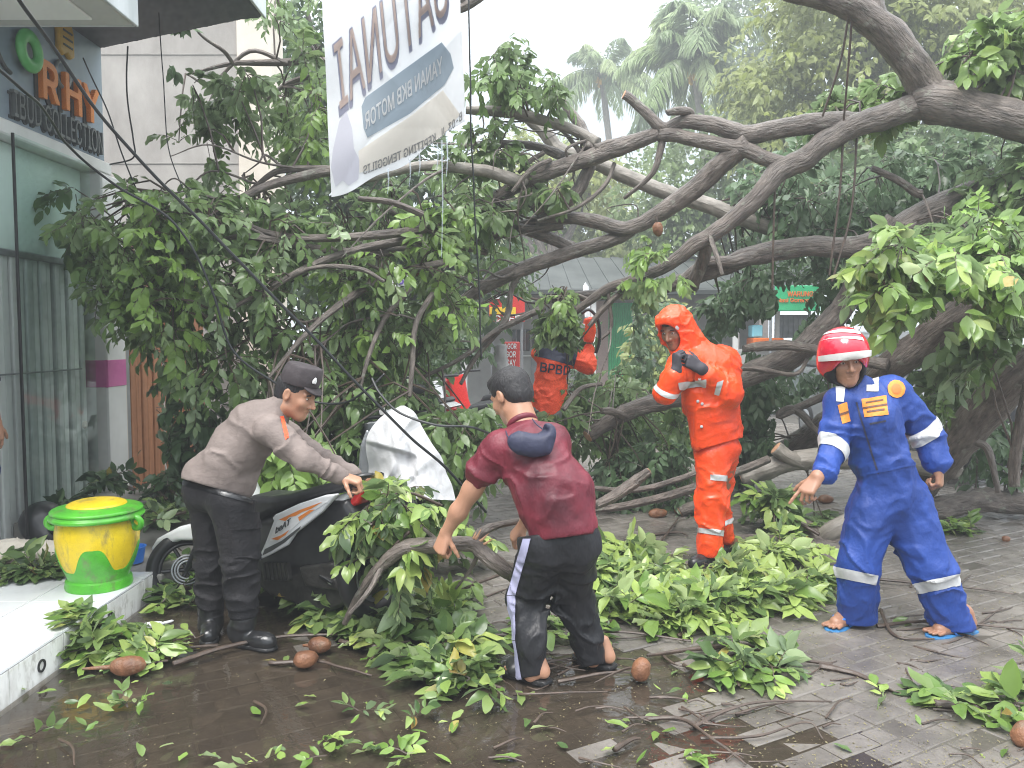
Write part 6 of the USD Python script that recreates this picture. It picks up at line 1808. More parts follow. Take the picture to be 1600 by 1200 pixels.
for px, py, Y in ((1028, 358, 6.0), (655, 424, 6.1), (411, 524, 5.5), (348, 520, 5.5)):
    m = fruit(at(px, py, Y), (0.15, 0, -1) if px != 655 else (1, 0, 0.4), 0.12, 0.040, 0.03)
    q = part(fallen, "fruit", m[0], "fruit_brown", True)
    part(q, "stalk", m[1], "twig", True)
for pts in ([(1326, 25, 5.6), (1312, 100, 5.7), (1285, 182, 5.85)], [(1331, 28, 5.6), (1325, 110, 5.7), (1318, 190, 5.85)], [(1212, 262, 6.0), (1209, 350, 6.0), (1207, 452, 6.0)], [(1318, 205, 5.9), (1312, 300, 5.9), (1296, 430, 5.9)], [(1340, 190, 5.9), (1330, 330, 5.9), (1300, 440, 5.9)]):
    v, f, _ = tube(catmull([at(*p) for p in pts], per=6), 0.008, 6, 0.2)
    part(fallen, "hanging_root", (v, f), "twig", True)

# ---------------------------------------------------------------- trees, palms and buildings further down the street
def bgtree(name, label, blobs, Y, mat, n, leaf, base_px, trunk_w=0.3, group="trees further down the street", hang=0.4, depth=1.0, seed=0):
    """A tree: trunk, limbs to every lobe, and a crown of many leaf sprays filling uneven lobes."""
    rg = np.random.default_rng(100 + seed)
    base = at(base_px, 600, Y) * [1, 1, 0]
    t = thing(name, label, "tree", base, group)
    C = np.array([at(x, y, Y + dy) for x, y, r, dy in blobs])
    R = np.array([r * Y / F for x, y, r, dy in blobs])
    fork = base + (C.mean(0) - base) * [0.4, 0.4, 0.55]
    v, f, uv = tube(catmull([base, base * 0.5 + fork * 0.5 + [0.1, 0, 0], fork]), np.linspace(trunk_w, trunk_w * 0.75, 13), 12, 0.2, seed)
    part(t, "trunk", (v, f), "bark", True, uv)
    for c, r in zip(C, R):
        v, f, uv = tube(catmull([fork, fork * 0.5 + c * 0.5 + [0, 0, -0.1 * r], c]), np.linspace(trunk_w * 0.5, trunk_w * 0.12, 13), 7, 0.2, seed)
        part(t, "limb", (v, f), "bark", True, uv)
    wts = R ** 2 / (R ** 2).sum()
    who = rg.choice(len(C), n, p=wts)
    d = rg.normal(0, 1, (n, 3))
    d /= np.linalg.norm(d, axis=1, keepdims=True)
    rad = rg.uniform(0.25, 1.0, n) ** 0.45
    lump = 0.72 + 0.6 * meshkit.fbm((C[who] + d * R[who][:, None]) * 0.9 / R.mean() * 1.4, 3, seed)
    p = C[who] + d * (R[who] * rad * lump)[:, None] * [1, depth, 1]
    gate = meshkit.fbm(p * 1.1 / R.mean() * 1.6, 3, seed + 3)
    ok = (gate > 0.40) & (p[:, 2] > 0.2)
    p, d = p[ok], d[ok]
    dd = d + rg.normal(0, 0.5, d.shape) + [0, 0, -0.25]
    V, f1, st = sprays(p, dd, np.full(len(p), leaf * 2.0), rg, 2, leaf, hang, 0.3, False, aspect=0.5)
    part(t, "crown", flat_leaves(V, f1), mat, kind="stuff")
    return t


bgtree("street_tree", "tall yellow green feathery tree rising behind the great bare limb at upper right", [(1290, 150, 105, 0), (1215, 95, 80, 1), (1330, 50, 110, 0), (1425, 70, 100, -1), (1250, 215, 80, 0), (1500, 40, 110, 1), (1570, 150, 100, 0), (1400, 170, 90, 1), (1190, 175, 60, 1), (1480, -40, 120, 0), (1330, -60, 120, 0), (1620, 30, 120, 1)], 19, "leaf_yellow", 5200, 0.25, 1390, seed=1)
bgtree("street_tree", "bluish green airy tree behind the tall coconut palm", [(1130, 40, 70, 0), (1200, 10, 90, 0), (1190, 140, 60, 0), (1150, 190, 60, 1), (1230, -40, 90, 0), (1170, 250, 60, 0)], 42, "leaf_far", 1700, 0.42, 1190, seed=2)
bgtree("street_tree", "mid green leafy tree below the palms and left of the sawn stub", [(1090, 265, 70, 0), (1160, 290, 70, 0), (1020, 300, 60, 0), (1200, 350, 70, 0), (1120, 350, 70, 0), (1060, 360, 60, 0)], 20, "leaf_far", 1700, 0.22, 1110, seed=3)
bgtree("street_tree", "hazy tree under the small palm in the middle of the street", [(880, 300, 70, 0), (945, 330, 70, 0), (820, 310, 60, 0), (910, 380, 70, 0), (980, 390, 60, 1), (850, 380, 60, 0)], 27, "leaf_far", 1700, 0.3, 900, seed=4)
bgtree("street_tree", "yellowish tree rounded behind the bare branches right of the banner", [(900, 260, 34, 0), (870, 280, 34, 0), (935, 275, 34, 0), (800, 250, 40, 0), (770, 290, 50, 0)], 23, "leaf_yellow", 800, 0.24, 860, seed=5)
bgtree("street_tree", "dense green tree filling the street behind the banner", [(690, 330, 80, 0), (620, 300, 90, 0), (740, 390, 70, 0), (560, 220, 90, 0), (500, 330, 80, 0), (640, 420, 80, 0), (560, 430, 90, 0), (470, 120, 80, 0), (700, 470, 70, 0), (480, 20, 70, 0)], 12.5, "leaf", 2600, 0.2, 620, seed=6)
bgtree("street_tree", "dark leafy tree on the far right behind the fallen limbs", [(1400, 290, 80, 0), (1500, 280, 90, 0), (1590, 270, 90, 0), (1300, 310, 70, 0), (1480, 390, 80, 0), (1580, 380, 90, 0)], 13, "leaf_far", 2200, 0.22, 1500, seed=7)
bgtree("shrub", "dark bushy shrub in front of the cafe front", [(1030, 560, 34, 0), (1000, 635, 34, 0), (1040, 620, 40, 0), (1032, 510, 28, 0)], 11, "leaf_far", 600, 0.15, 1020, 0.05, group=None, seed=8)
bgtree("shrub", "green bushy shrub left of the parked motorbikes", [(620, 560, 50, 0), (600, 610, 50, 0), (570, 580, 45, 0), (640, 530, 35, 0), (560, 540, 50, 0)], 9.9, "leaf_deep", 700, 0.17, 600, 0.05, group=None, seed=9)


bgtree("street_tree", "tree beyond the right edge of the picture", [(1800, 250, 130, 0), (1900, 180, 130, 0), (2000, 300, 140, 0), (1850, 400, 120, 0), (2050, 420, 110, 0)], 22, "leaf_far", 1800, 0.26, 1900, seed=11)
bgtree("street_tree", "tree further beyond the right edge of the picture", [(2150, 200, 150, 0), (2300, 280, 150, 0), (2200, 400, 130, 0)], 24, "leaf_far", 1400, 0.28, 2200, seed=12)


def palm(px, py, Y, Rpx, label, nf, seed):
    rg = np.random.default_rng(seed)
    top = at(px, py, Y)
    base = top * [1, 1, 0] + [0.8, 0, 0]
    t = thing("coconut_palm", label, "palm", base, "coconut palms in the distance")
    v, f, uv = tube(catmull([base, base * 0.5 + top * 0.5 + [0.35, 0, 0], top]), np.linspace(0.22, 0.14, 13), 12, 0.1)
    part(t, "trunk", (v, f), "pale_bark", True, uv)
    Rm = Rpx * Y / F
    for k in range(nf):
        az = k * 2.39996 + rg.uniform(-0.25, 0.25)
        el = rg.uniform(-0.35, 1.25)
        L = Rm * rg.uniform(0.95, 1.25)
        h = np.array([math.cos(az), math.sin(az), 0])
        s = np.linspace(0, 1, 17)
        pts = top + (h * math.cos(el))[None] * (L * s * (1 - 0.12 * s))[:, None] + np.array([0, 0, 1.0]) * (L * (math.sin(el) * s - (0.40 + 0.22 * math.cos(el)) * s ** 2.2))[:, None]
        m = [tube(pts, np.linspace(0.035, 0.006, 17), 4)[:2]]
        tan = np.gradient(pts, axis=0)
        tan /= np.linalg.norm(tan, axis=1, keepdims=True)
        S = np.linspace(0.12, 0.99, 44)
        P = np.stack([np.interp(S, s, pts[:, c]) for c in range(3)], 1)
        T_ = np.stack([np.interp(S, s, tan[:, c]) for c in range(3)], 1)
        side = np.cross(T_, [0, 0, 1.0])
        side /= np.linalg.norm(side, axis=1, keepdims=True) + 1e-9
        ll = L * 0.27 * np.sin(np.pi * (0.12 + 0.8 * S)) ** 0.8
        for sg in (-1, 1):
            d = side * sg * 0.75 + T_ * 0.55 + [0, 0, -0.55] + rg.normal(0, 0.12, (44, 3))
            V, f1 = leaf_mesh(P, d, np.cross(d, T_ * sg) + [0, 0, 0.4], ll, np.full(44, 0.055 * L / 3), np.full(44, 0.35), np.full(44, 0.2), rg, False)
            m.append(flat_leaves(V, f1))
        part(t, "frond", cat(m), "leaf_palm")
    for k in range(7):
        a = k * 0.9
        part(t, "coconut", Field().ell(top + [0.28 * math.cos(a), 0.28 * math.sin(a) - 0.1, -0.35 - 0.12 * (k % 3)], (0.13, 0.13, 0.16)).mesh(0.05), "coconut", True)


palm(1085, 100, 31, 150, "tall coconut palm with yellow nuts below its crown in the distance", 34, 1)
palm(940, 112, 40, 95, "smaller faint coconut palm left of the tall one", 26, 2)

# the shop row across the far end of the street
FY = 17.0


def fp(px, py, Y=FY):
    return at(px, py, Y)


def gbox(x0, y0, x1, y1, Y, thick, c=0.02, zmin=None):
    """A box whose front shows between two pixel corners at the distance Y."""
    a, b = at(x0, y0, Y), at(x1, y1, Y)
    lo = np.minimum(a, b)
    hi = np.maximum(a, b)
    lo[1], hi[1] = Y, Y + thick
    if zmin is not None:
        lo[2] = zmin
    return cbox(lo, hi, c)


row = thing("cafe_building", "low grey cafe building with a dark sheet roof and a green shutter", "building", fp(950, 629) * [1, 1, 0])
part(row, "wall", gbox(560, 452, 1180, 629, FY, 5, 0.02, 0.0), "wall_grey")
part(row, "pink_wall", gbox(922, 470, 950, 629, FY - 0.06, 0.055, 0.01, 0.0), "wall_pink")
for k in range(12):
    part(row, "shutter_slat", cbox((fp(952, 0)[0] + k * 0.045, FY - 0.05, 0.0), (fp(952, 0)[0] + 0.041 + k * 0.045, FY - 0.01 - 0.012 * (k % 2), 2.2), 0.006), "green_shutter")
for x0, x1 in ((800, 828), (832, 868), (872, 905)):
    w = part(row, "window", gbox(x0, 515, x1, 548, FY - 0.04, 0.035, 0.01), "dark_glass")
    for k in range(1, 4):
        part(w, "bar", cbox((fp(x0 + (x1 - x0) * k / 4, 0)[0] - 0.012, FY - 0.06, fp(0, 548)[2]), (fp(x0 + (x1 - x0) * k / 4, 0)[0] + 0.012, FY - 0.042, fp(0, 515)[2]), 0.003), "grey_metal")
part(row, "rail", gbox(815, 555, 925, 557, FY - 0.1, 0.04, 0.005), "white_paint")
part(row, "door", gbox(830, 560, 865, 629, FY - 0.05, 0.045, 0.01, 0.0), "grey_metal")
rz0, rz1 = at(0, 455, FY - 1.4)[2], 3.35
rf = []
for k in range(60):
    x0 = at(540, 0, FY)[0] + k * 0.2
    a, b = np.array([x0, FY - 1.4, rz0]), np.array([x0, FY + 2.4, rz1])
    o = [0.196, 0, 0]
    up = [0, 0, 0.03 + 0.02 * (k % 2)]
    v = np.array([a, a + o, b + o, b, a + up, a + np.array(o) + up, b + np.array(o) + up, b + up])
    part(row, "roof_sheet", (v, [[0, 3, 2, 1], [4, 5, 6, 7], [0, 1, 5, 4], [2, 3, 7, 6], [1, 2, 6, 5], [3, 0, 4, 7]]), "roof_grey")
part(row, "gutter", cbox((at(540, 0, FY)[0], FY - 1.52, rz0 - 0.08), (at(540, 0, FY)[0] + 12, FY - 1.41, rz0 + 0.04), 0.02), "roof_grey")
for px in (730, 920, 1130):
    part(row, "post", cbox((fp(px, 0)[0] - 0.05, FY - 1.38, 0), (fp(px, 0)[0] + 0.05, FY - 1.28, rz0), 0.01), "white_paint")

st = thing("food_stall", "small grey stall with orange counter under the green sign", "stall", at(1200, 629, 16) * [1, 1, 0])
part(st, "counter", gbox(1178, 528, 1225, 545, 15.5, 0.5, 0.02), "sign_orange_text")
part(st, "front", gbox(1150, 546, 1300, 640, 15.6, 0.4, 0.02, 0.0), "wall_grey")
for k in range(8):
    part(st, "shutter_slat", gbox(1216 + k * 8, 492, 1223 + k * 8, 528, 16.4, 0.05, 0.006), "grey_metal")
for px in (1150, 1180, 1212, 1290):
    part(st, "post", gbox(px, 470, px + 4, 640, 16.0, 0.06, 0.01, 0.0), "white_paint")
part(st, "blue_crate", gbox(1176, 508, 1192, 527, 15.6, 0.3, 0.02), "light_blue_plastic")
part(st, "roof", gbox(1140, 463, 1310, 470, 15.3, 3.0, 0.02), "roof_grey")


def panel(name, label, quad, Y, mat, texts, catg="sign", back=0.05, post=None, mirror=False):
    """A flat signboard facing the street with its lettering."""
    x0, y0, x1, y1 = quad
    t = thing(name, label, catg, at((x0 + x1) / 2, 600, Y) * [1, 1, 0])
    part(t, "board", gbox(x0, y0, x1, y1, Y, back, 0.012), mat)
    for s, px, py, hpx, m, *wd in texts:
        tm = meshkit.text_mesh(s, hpx * Y / F, 0.012, True)
        tm.apply_translation([-tm.bounds[0][0], 0, 0])
        if wd:
            tm.apply_scale([wd[0] * Y / F / max(tm.bounds[1][0], 1e-6), 1, 1])
        part(t, "lettering", put(tm, at(px, py, Y) - [0, 0.004, 0], (1, 0, 0), (0, 0, 1)), m)
    for px in post or ():
        part(t, "post", cbox(at(px - 2, 0, Y) * [1, 0, 0] + [0, Y + 0.052, 0], at(px + 2, 0, Y) * [1, 0, 0] + [0, Y + 0.1, at(0, y0, Y)[2]], 0.01), "grey_metal")
    return t


p_ = panel("cafe_sign", "red yellow and white cafe sign hanging above the bikes", (764, 462, 820, 503), 14.5, "sign_red", [("CAFE", 771, 502, 9, "sign_white", 42)], post=(768, 816))
part(p_, "yellow_field", gbox(765, 480, 806, 491, 14.475, 0.024, 0.004), "sign_yellow")
part(p_, "white_top", gbox(766, 462, 800, 467, 14.475, 0.024, 0.004), "sign_white")
p_ = panel("menu_board", "upright red menu board with white lettering beside the hair of the maroon shirted person", (787, 534, 812, 613), 13.5, "sign_red", [("AGOR", 788, 545, 8, "sign_white", 19), ("GOR", 790, 558, 9, "sign_white", 16), ("CAY", 791, 571, 9, "sign_white", 15), ("BIT", 793, 586, 8, "sign_white", 11)], post=(799,))
part(p_, "white_bar", gbox(792, 592, 807, 597, 13.48, 0.018, 0.003), "sign_white")
panel("warung_sign", "green food stall sign with orange lettering right of the orange rainsuit", (1212, 446, 1282, 486), 15.2, "sign_green", [("WARUNG", 1230, 463, 7.5, "sign_orange_text", 40), ("Nasi Goreng", 1214, 472, 6, "sign_orange_text", 50)], post=(1216, 1278))
panel("white_sign", "small white signboard with a violet letter among the branches below the banner", (605, 416, 637, 449), 11.0, "sign_white", [("B", 620, 444, 15, "violet_ink")], post=(621,))
tp = Field().cone(at(781, 610, 12.6), 0.15, at(783, 545, 12.6), 0.09, 0.05).cone(at(779, 640, 12.6), 0.17, at(781, 600, 12.6), 0.15, 0.05).folds(0.02, 5, 4, (1, 1, 0.3))
single("tarpaulin", tp.mesh(0.03), "grey_cloth", "grey green tarpaulin wrapped upright beside the red menu board", "tarpaulin", True)

# ---------------------------------------------------------------- the scooter being lifted by its tail
sc = thing("scooter", "toppled black and white scooter whose tail the policeman lifts", "scooter", at(420, 950, 4.3) * [1, 1, 0])
PW_ = np.array([at(275, 885, 4.62), at(575, 770, 3.98)])      # its axis: front wheel far left, tail near right


def sy(px):
    return 4.62 + (px - 275) / 300 * (3.98 - 4.62)


ax_u = at(575, 770, sy(575)) - at(275, 770, sy(275))
ax_u /= np.linalg.norm(ax_u)
ax_w = np.cross(ax_u, [0, 0, 1.0])
ax_w /= np.linalg.norm(ax_w)                                  # towards us
ax_v = np.cross(ax_w, ax_u)
SO = at(420, 800, sy(420))


def sp(px, py, w=0.0):
    """A point of the scooter's middle plane under a pixel, w metres towards us."""
    d = ray(px, py)
    t = ((SO + ax_w * w - EYE) @ ax_w) / (d @ ax_w)
    return EYE + d * t


def splate(pts, h, r, w=0.0, res=0.008, thick=None):
    q = np.array([sp(x, y, w) for x, y in pts]) - (SO + ax_w * w)
    return slab(np.stack([q @ ax_u, q @ ax_v], 1), SO + ax_w * w, ax_u, ax_v, ax_w, h, r, res, thick)


def decal(pts, w, mat, name):
    """A thin sticker on the scooter's side."""
    from shapely.geometry import Polygon
    q = np.array([sp(x, y, w) for x, y in pts]) - (SO + ax_w * w)
    m_ = trimesh.creation.extrude_polygon(Polygon(np.stack([q @ ax_u, q @ ax_v], 1)), 0.0015)
    v_ = SO + ax_w * w + m_.vertices[:, :1] * ax_u + m_.vertices[:, 1:2] * ax_v + m_.vertices[:, 2:] * ax_w
    part(pn, name, (v_, m_.faces), mat)


body_ = part(sc, "under_body", splate([(408, 800), (440, 800), (530, 775), (560, 775), (575, 800), (560, 860), (520, 900), (470, 910), (425, 900), (404, 875)], 0.11, 0.05), "black_plastic", True)
part(sc, "seat", splate([(402, 795), (404, 777), (414, 769), (440, 771), (470, 767), (512, 755), (545, 747), (582, 741), (583, 750), (560, 764), (528, 772), (490, 779), (450, 795), (432, 806), (424, 830), (412, 850), (404, 840)], 0.125, 0.045), "seat_black", True)
pn = part(sc, "side_panel", splate([(405, 875), (418, 846), (431, 812), (428, 809), (433, 803), (470, 786), (510, 773), (530, 771), (505, 800), (463, 833), (450, 852), (425, 866)], 0.018, 0.008, 0.135, 0.006), "white_plastic", True, label="white side panel with orange flame sticker and black lettering")
decal([(421, 846), (433, 815), (470, 797), (505, 783), (512, 784), (480, 805), (455, 828), (440, 842)], 0.1545, "sign_white", "sticker")
for q_ in ([(436, 812), (468, 797), (504, 784), (486, 795), (472, 800), (462, 806), (452, 808), (446, 814)], [(424, 842), (440, 836), (452, 828), (446, 836), (434, 844)], [(466, 808), (484, 797), (492, 796), (478, 806), (468, 814)]):
    decal(q_, 0.157, "orange_sign", "flame")
for q_ in ([(410, 868), (414, 858), (440, 845), (470, 822), (468, 827), (446, 847), (424, 861)],):
    decal(q_, 0.1545, "dark_letter", "dark_stripe")
tm = meshkit.text_mesh("beAT", 0.034, 0.004, True)
part(pn, "lettering", put(tm, sp(430, 834, 0.165), sp(458, 816, 0.165) - sp(430, 834, 0.165), sp(433, 815, 0.165) - sp(430, 834, 0.165)), "dark_letter")
part(sc, "front_shield", splate([(395, 812), (412, 800), (413, 818), (400, 852), (392, 850)], 0.16, 0.03), "white_plastic", True)
part(sc, "grab_rail", tube(catmull([sp(530, 752, 0.10), sp(560, 744, 0.10), sp(580, 742, 0.05), sp(580, 742, -0.05), sp(560, 744, -0.10), sp(530, 752, -0.10)]), 0.012, 8)[:2], "black_plastic", True)
tl = part(sc, "tail_light", splate([(556, 783), (566, 768), (582, 758), (583, 766), (574, 784), (562, 790)], 0.075, 0.02, 0.0, 0.006), "red_plastic", True)
part(sc, "indicator", splate([(528, 775), (556, 765), (580, 757), (564, 768), (554, 783), (540, 786)], 0.085, 0.02, 0.0, 0.006), "white_plastic", True)
part(sc, "mudguard", splate([(560, 790), (575, 800), (596, 850), (603, 880), (594, 880), (580, 845), (556, 810)], 0.06, 0.015), "black_plastic", True)
eng = part(sc, "engine", splate([(415, 885), (450, 870), (500, 862), (540, 868), (585, 880), (600, 905), (590, 925), (560, 935), (530, 950), (500, 945), (440, 925), (415, 905)], 0.09, 0.03, 0.02), "engine_black", True)
for k in range(7):
    part(eng, "cooling_fin", splate([(432 + 6 * k, 872), (436 + 6 * k, 871), (440 + 6 * k, 898), (436 + 6 * k, 900)], 0.115, 0.004, 0.02, 0.006), "engine_black")
part(eng, "kick_lever", rod(sp(500, 900, 0.14), sp(520, 912, 0.16), 0.010), "chrome")
part(eng, "cover", splate([(470, 885), (520, 878), (560, 890), (565, 910), (530, 922), (480, 915)], 0.02, 0.012, 0.125), "engine_black", True)
part(sc, "shock_absorber", cat([rod(sp(556, 815, 0.06), sp(580, 885, 0.06), 0.014)] + [ring(sp(556 + 24 * t, 815 + 70 * t, 0.06), 0.026, 0.007, sp(580, 885) - sp(556, 815), 18, 6) for t in np.linspace(0.1, 0.8, 9)]), "engine_black")
rwc = sp(582, 893)
raxis = np.array([0.84, -0.53, 0.10])
rt = part(sc, "rear_wheel", ring(rwc, 0.185, 0.047, raxis, 48, 12, 1.0), "black_rubber", True)
part(rt, "rim", ring(rwc, 0.14, 0.016, raxis, 40, 8, 2.0), "grey_metal", True)
for k in range(5):
    a = ring(rwc, 0.13, 0.001, raxis, 5, 3)[0].reshape(5, 3, 3)[k].mean(0)
    part(rt, "spoke", rod(rwc, a, 0.014), "grey_metal")
part(sc, "exhaust", Field().cone(sp(500, 925, -0.12), 0.02, sp(545, 915, -0.15), 0.05, 0.02).cone(sp(545, 915, -0.15), 0.05, sp(600, 890, -0.15), 0.052, 0.02).mesh(0.012), "engine_black", True)
fwc = sp(293, 890)
fax = np.array([0.30, -0.92, 0.22])
ft = part(sc, "front_wheel", ring(fwc, 0.190, 0.036, fax, 52, 12), "black_rubber", True)
part(ft, "rim", ring(fwc, 0.152, 0.013, fax, 40, 8, 1.6), "black_plastic", True)
for k in range(6):
    a = ring(fwc, 0.145, 0.001, fax, 6, 3)[0].reshape(6, 3, 3)[k].mean(0)
    part(ft, "spoke", rod(fwc, a, 0.011), "black_plastic")
part(ft, "brake_disc", cat([ring(fwc + fax * 0.03, r_, 0.006, fax, 36, 6, 0.5) for r_ in (0.05, 0.066, 0.082)]), "grey_metal", True)
part(sc, "fender", splate([(246, 855), (256, 838), (290, 820), (312, 815), (330, 800), (345, 805), (345, 845), (315, 842), (290, 842), (270, 850), (256, 862)], 0.06, 0.025), "white_plastic", True)
part(sc, "fork", cat([rod(fwc + fax * s_, sp(335, 790, 0) + fax * s_, 0.017) for s_ in (-0.06, 0.06)]), "black_plastic", True)
part(sc, "front_cowl", splate([(320, 790), (345, 740), (372, 745), (398, 800), (400, 850), (375, 880), (345, 850)], 0.15, 0.06), "white_plastic", True)
part(sc, "handlebar", tube(catmull([sp(350, 740, 0.3), sp(352, 728, 0.1), sp(352, 728, -0.1), sp(350, 740, -0.3)]), 0.014, 8)[:2], "black_plastic", True)
part(sc, "floorboard", splate([(345, 880), (415, 862), (420, 885), (350, 905)], 0.13, 0.02), "black_plastic", True)
part(sc, "side_stand", rod(sp(345, 910, 0.10), sp(340, 960, 0.16), 0.011), "white_plastic")

# ---------------------------------------------------------------- a generic parked motorbike for those further away
def motorbike(label, o, heading, colour, s=1.0, group="motorbikes parked before the cafe", lean=0.12, pipe=True):
    h = np.array([math.cos(heading), math.sin(heading), 0])
    w = np.array([-h[1], h[0], 0])
    v = Zv * math.cos(lean) + w * math.sin(lean)
    w = np.cross(v, h) * -1
    o = np.array(o, float)
    Pt = lambda x, y, z: o + (h * x + w * y + v * z) * s
    pl = lambda pts, hh, r, y=0.0: slab(np.array(pts) * s, o + w * y * s, h, v, np.cross(h, v), hh * s, r * s, 0.016)
    t = thing("motorbike", label, "motorbike", o, group)
    for x, nm in ((0.62, "front_wheel"), (-0.62, "rear_wheel")):
        q = part(t, nm, ring(Pt(x, 0, 0.28), 0.225 * s, 0.05 * s, w, 32, 8), "black_rubber", True)
        part(q, "rim", ring(Pt(x, 0, 0.28), 0.17 * s, 0.016 * s, w, 28, 6, 1.6), "grey_metal", True)
        for k in range(6):
            a = k * math.pi / 3
            part(q, "spoke", rod(Pt(x, 0, 0.28), Pt(x + 0.165 * math.cos(a), 0, 0.28 + 0.165 * math.sin(a)), 0.01 * s, 6), "grey_metal")
    part(t, "front_fender", pl([(0.42, 0.50), (0.52, 0.575), (0.68, 0.58), (0.86, 0.50), (0.9, 0.42), (0.84, 0.43), (0.66, 0.53), (0.5, 0.52)], 0.06, 0.015), colour, True)
    part(t, "front_shield", pl([(0.40, 0.98), (0.50, 0.96), (0.52, 0.7), (0.42, 0.45), (0.30, 0.32), (0.26, 0.36), (0.36, 0.62)], 0.17, 0.04), colour, True)
    part(t, "body", pl([(0.20, 0.34), (0.24, 0.42), (-0.05, 0.55), (-0.2, 0.70), (-0.75, 0.83), (-0.9, 0.80), (-0.6, 0.62), (-0.3, 0.40), (-0.1, 0.32)], 0.13, 0.05), colour, True)
    part(t, "seat", pl([(-0.02, 0.64), (-0.1, 0.74), (-0.45, 0.80), (-0.72, 0.88), (-0.78, 0.84), (-0.4, 0.70)], 0.13, 0.04), "seat_black", True)
    part(t, "engine", pl([(-0.05, 0.32), (-0.1, 0.20), (-0.5, 0.18), (-0.75, 0.26), (-0.6, 0.36), (-0.2, 0.40)], 0.10, 0.04), "engine_black", True)
    part(t, "handlebar", tube(catmull([Pt(0.28, 0.34, 1.0), Pt(0.40, 0.16, 1.01), Pt(0.42, 0, 1.0), Pt(0.40, -0.16, 1.01), Pt(0.28, -0.34, 1.0)]), 0.016 * s, 8)[:2], "black_plastic", True)
    part(t, "headlight", Field().ell(Pt(0.49, 0, 0.93), np.array((0.06, 0.09, 0.06)) * s, np.stack([h, w, v], 1)).mesh(0.02), "chrome", True)
    part(t, "tail_light", Field().ell(Pt(-0.86, 0, 0.76), np.array((0.05, 0.08, 0.04)) * s, np.stack([h, w, v], 1)).mesh(0.02), "red_plastic", True)
    for y in (-1, 1):
        q = part(t, "mirror", Field().ell(Pt(0.40, 0.30 * y, 1.18), np.array((0.02, 0.065, 0.045)) * s, np.stack([h, w, v], 1)).mesh(0.014), "black_plastic", True)
        part(q, "stem", rod(Pt(0.38, 0.2 * y, 1.01), Pt(0.40, 0.29 * y, 1.15), 0.007 * s, 6), "black_plastic")
        part(t, "fork", rod(Pt(0.62, 0.07 * y, 0.28), Pt(0.42, 0.07 * y, 0.9), 0.022 * s, 8), "grey_metal")
    if pipe:
        part(t, "exhaust", rod(Pt(-0.1, -0.15, 0.22), Pt(-0.8, -0.16, 0.38), 0.03 * s, 10, 0.05 * s), "grey_metal", True)
    return t


motorbike("white and grey parked motorbike left of the bending person's head", at(735, 720, 9.2) * [1, 1, 0], 2.7, "white_plastic")
motorbike("red seated dark motorbike parked behind the white and grey one", at(760, 690, 10.6) * [1, 1, 0], 2.5, "red_plastic")
motorbike("white motorbike with red front half hidden in the leaves left of the parked pair", at(655, 740, 8.8) * [1, 1, 0], 2.2, "white_plastic")
motorbike("dark motorbike tangled in branches beside the wall of leaves on the left", at(500, 860, 5.9) * [1, 1, 0], 2.9, "black_plastic", group=None)
cv_ = motorbike("grey motorbike standing beneath the white plastic sheet", at(628, 850, 5.45) * [1, 1, 0], 1.75, "grey_metal", 0.92, None, 0.12, False)

# ---------------------------------------------------------------- white plastic sheet over that motorbike
def sheet(Y0):
    """A draped sheet: a grid between traced edge lines, with folds and a hanging inner flap."""
    L = [(626, 634), (600, 648), (583, 665), (573, 684), (572, 705), (576, 730), (574, 755), (578, 775)]
    R_ = [(632, 634), (648, 645), (660, 668), (676, 695), (690, 715), (697, 738), (706, 758), (712, 782)]
    n, m = 60, 56
    l = catmull(np.c_[L, np.zeros(8)], per=10)[:, :2]
    r_ = catmull(np.c_[R_, np.zeros(8)], per=10)[:, :2]
    tt = np.linspace(0, 1, n)
    li = np.stack([np.interp(tt, np.linspace(0, 1, len(l)), l[:, k]) for k in (0, 1)], 1)
    ri = np.stack([np.interp(tt, np.linspace(0, 1, len(r_)), r_[:, k]) for k in (0, 1)], 1)
    s = np.linspace(0, 1, m)
    px = li[:, None] * (1 - s)[None, :, None] + ri[:, None] * s[None, :, None]
    bow = np.sin(np.pi * s)[None] ** 0.8 * (0.05 + 0.26 * tt[:, None])
    q = np.stack([px[..., 0] * 0.05, px[..., 1] * 0.018, np.zeros(px.shape[:2])], -1)
    ridge = 1 - np.abs(2 * meshkit.fbm(q, 3, 7) - 1) * 2
    q2 = np.stack([px[..., 0] * 0.021 + px[..., 1] * 0.02, px[..., 1] * 0.012 - px[..., 0] * 0.01, np.ones(px.shape[:2])], -1)
    ridge2 = 1 - np.abs(2 * meshkit.fbm(q2, 2, 17) - 1) * 2
    dep = Y0 - bow - 0.034 * ridge * (0.3 + tt[:, None]) - 0.045 * ridge2
    step = np.clip((px[..., 1] - 690 - 0.28 * (px[..., 0] - 580)) / 6, 0, 1) * np.clip((652 - px[..., 0]) / 4, 0, 1)
    dep += 0.045 * step
    V = np.array([[at(*p, y) for p, y in zip(row_, ys)] for row_, ys in zip(px, dep)])
    i, j = np.meshgrid(np.arange(n - 1), np.arange(m - 1), indexing="ij")
    f = np.stack([i * m + j, (i + 1) * m + j, (i + 1) * m + j + 1, i * m + j + 1], -1).reshape(-1, 4)
    back = V + [0.0, 0.006, 0]
    bot = [np.arange(m)[:-1] + (n - 1) * m, np.arange(m)[1:] + (n - 1) * m]
    return np.vstack([V.reshape(-1, 3), back.reshape(-1, 3)]), np.vstack([f, f[:, ::-1] + n * m])


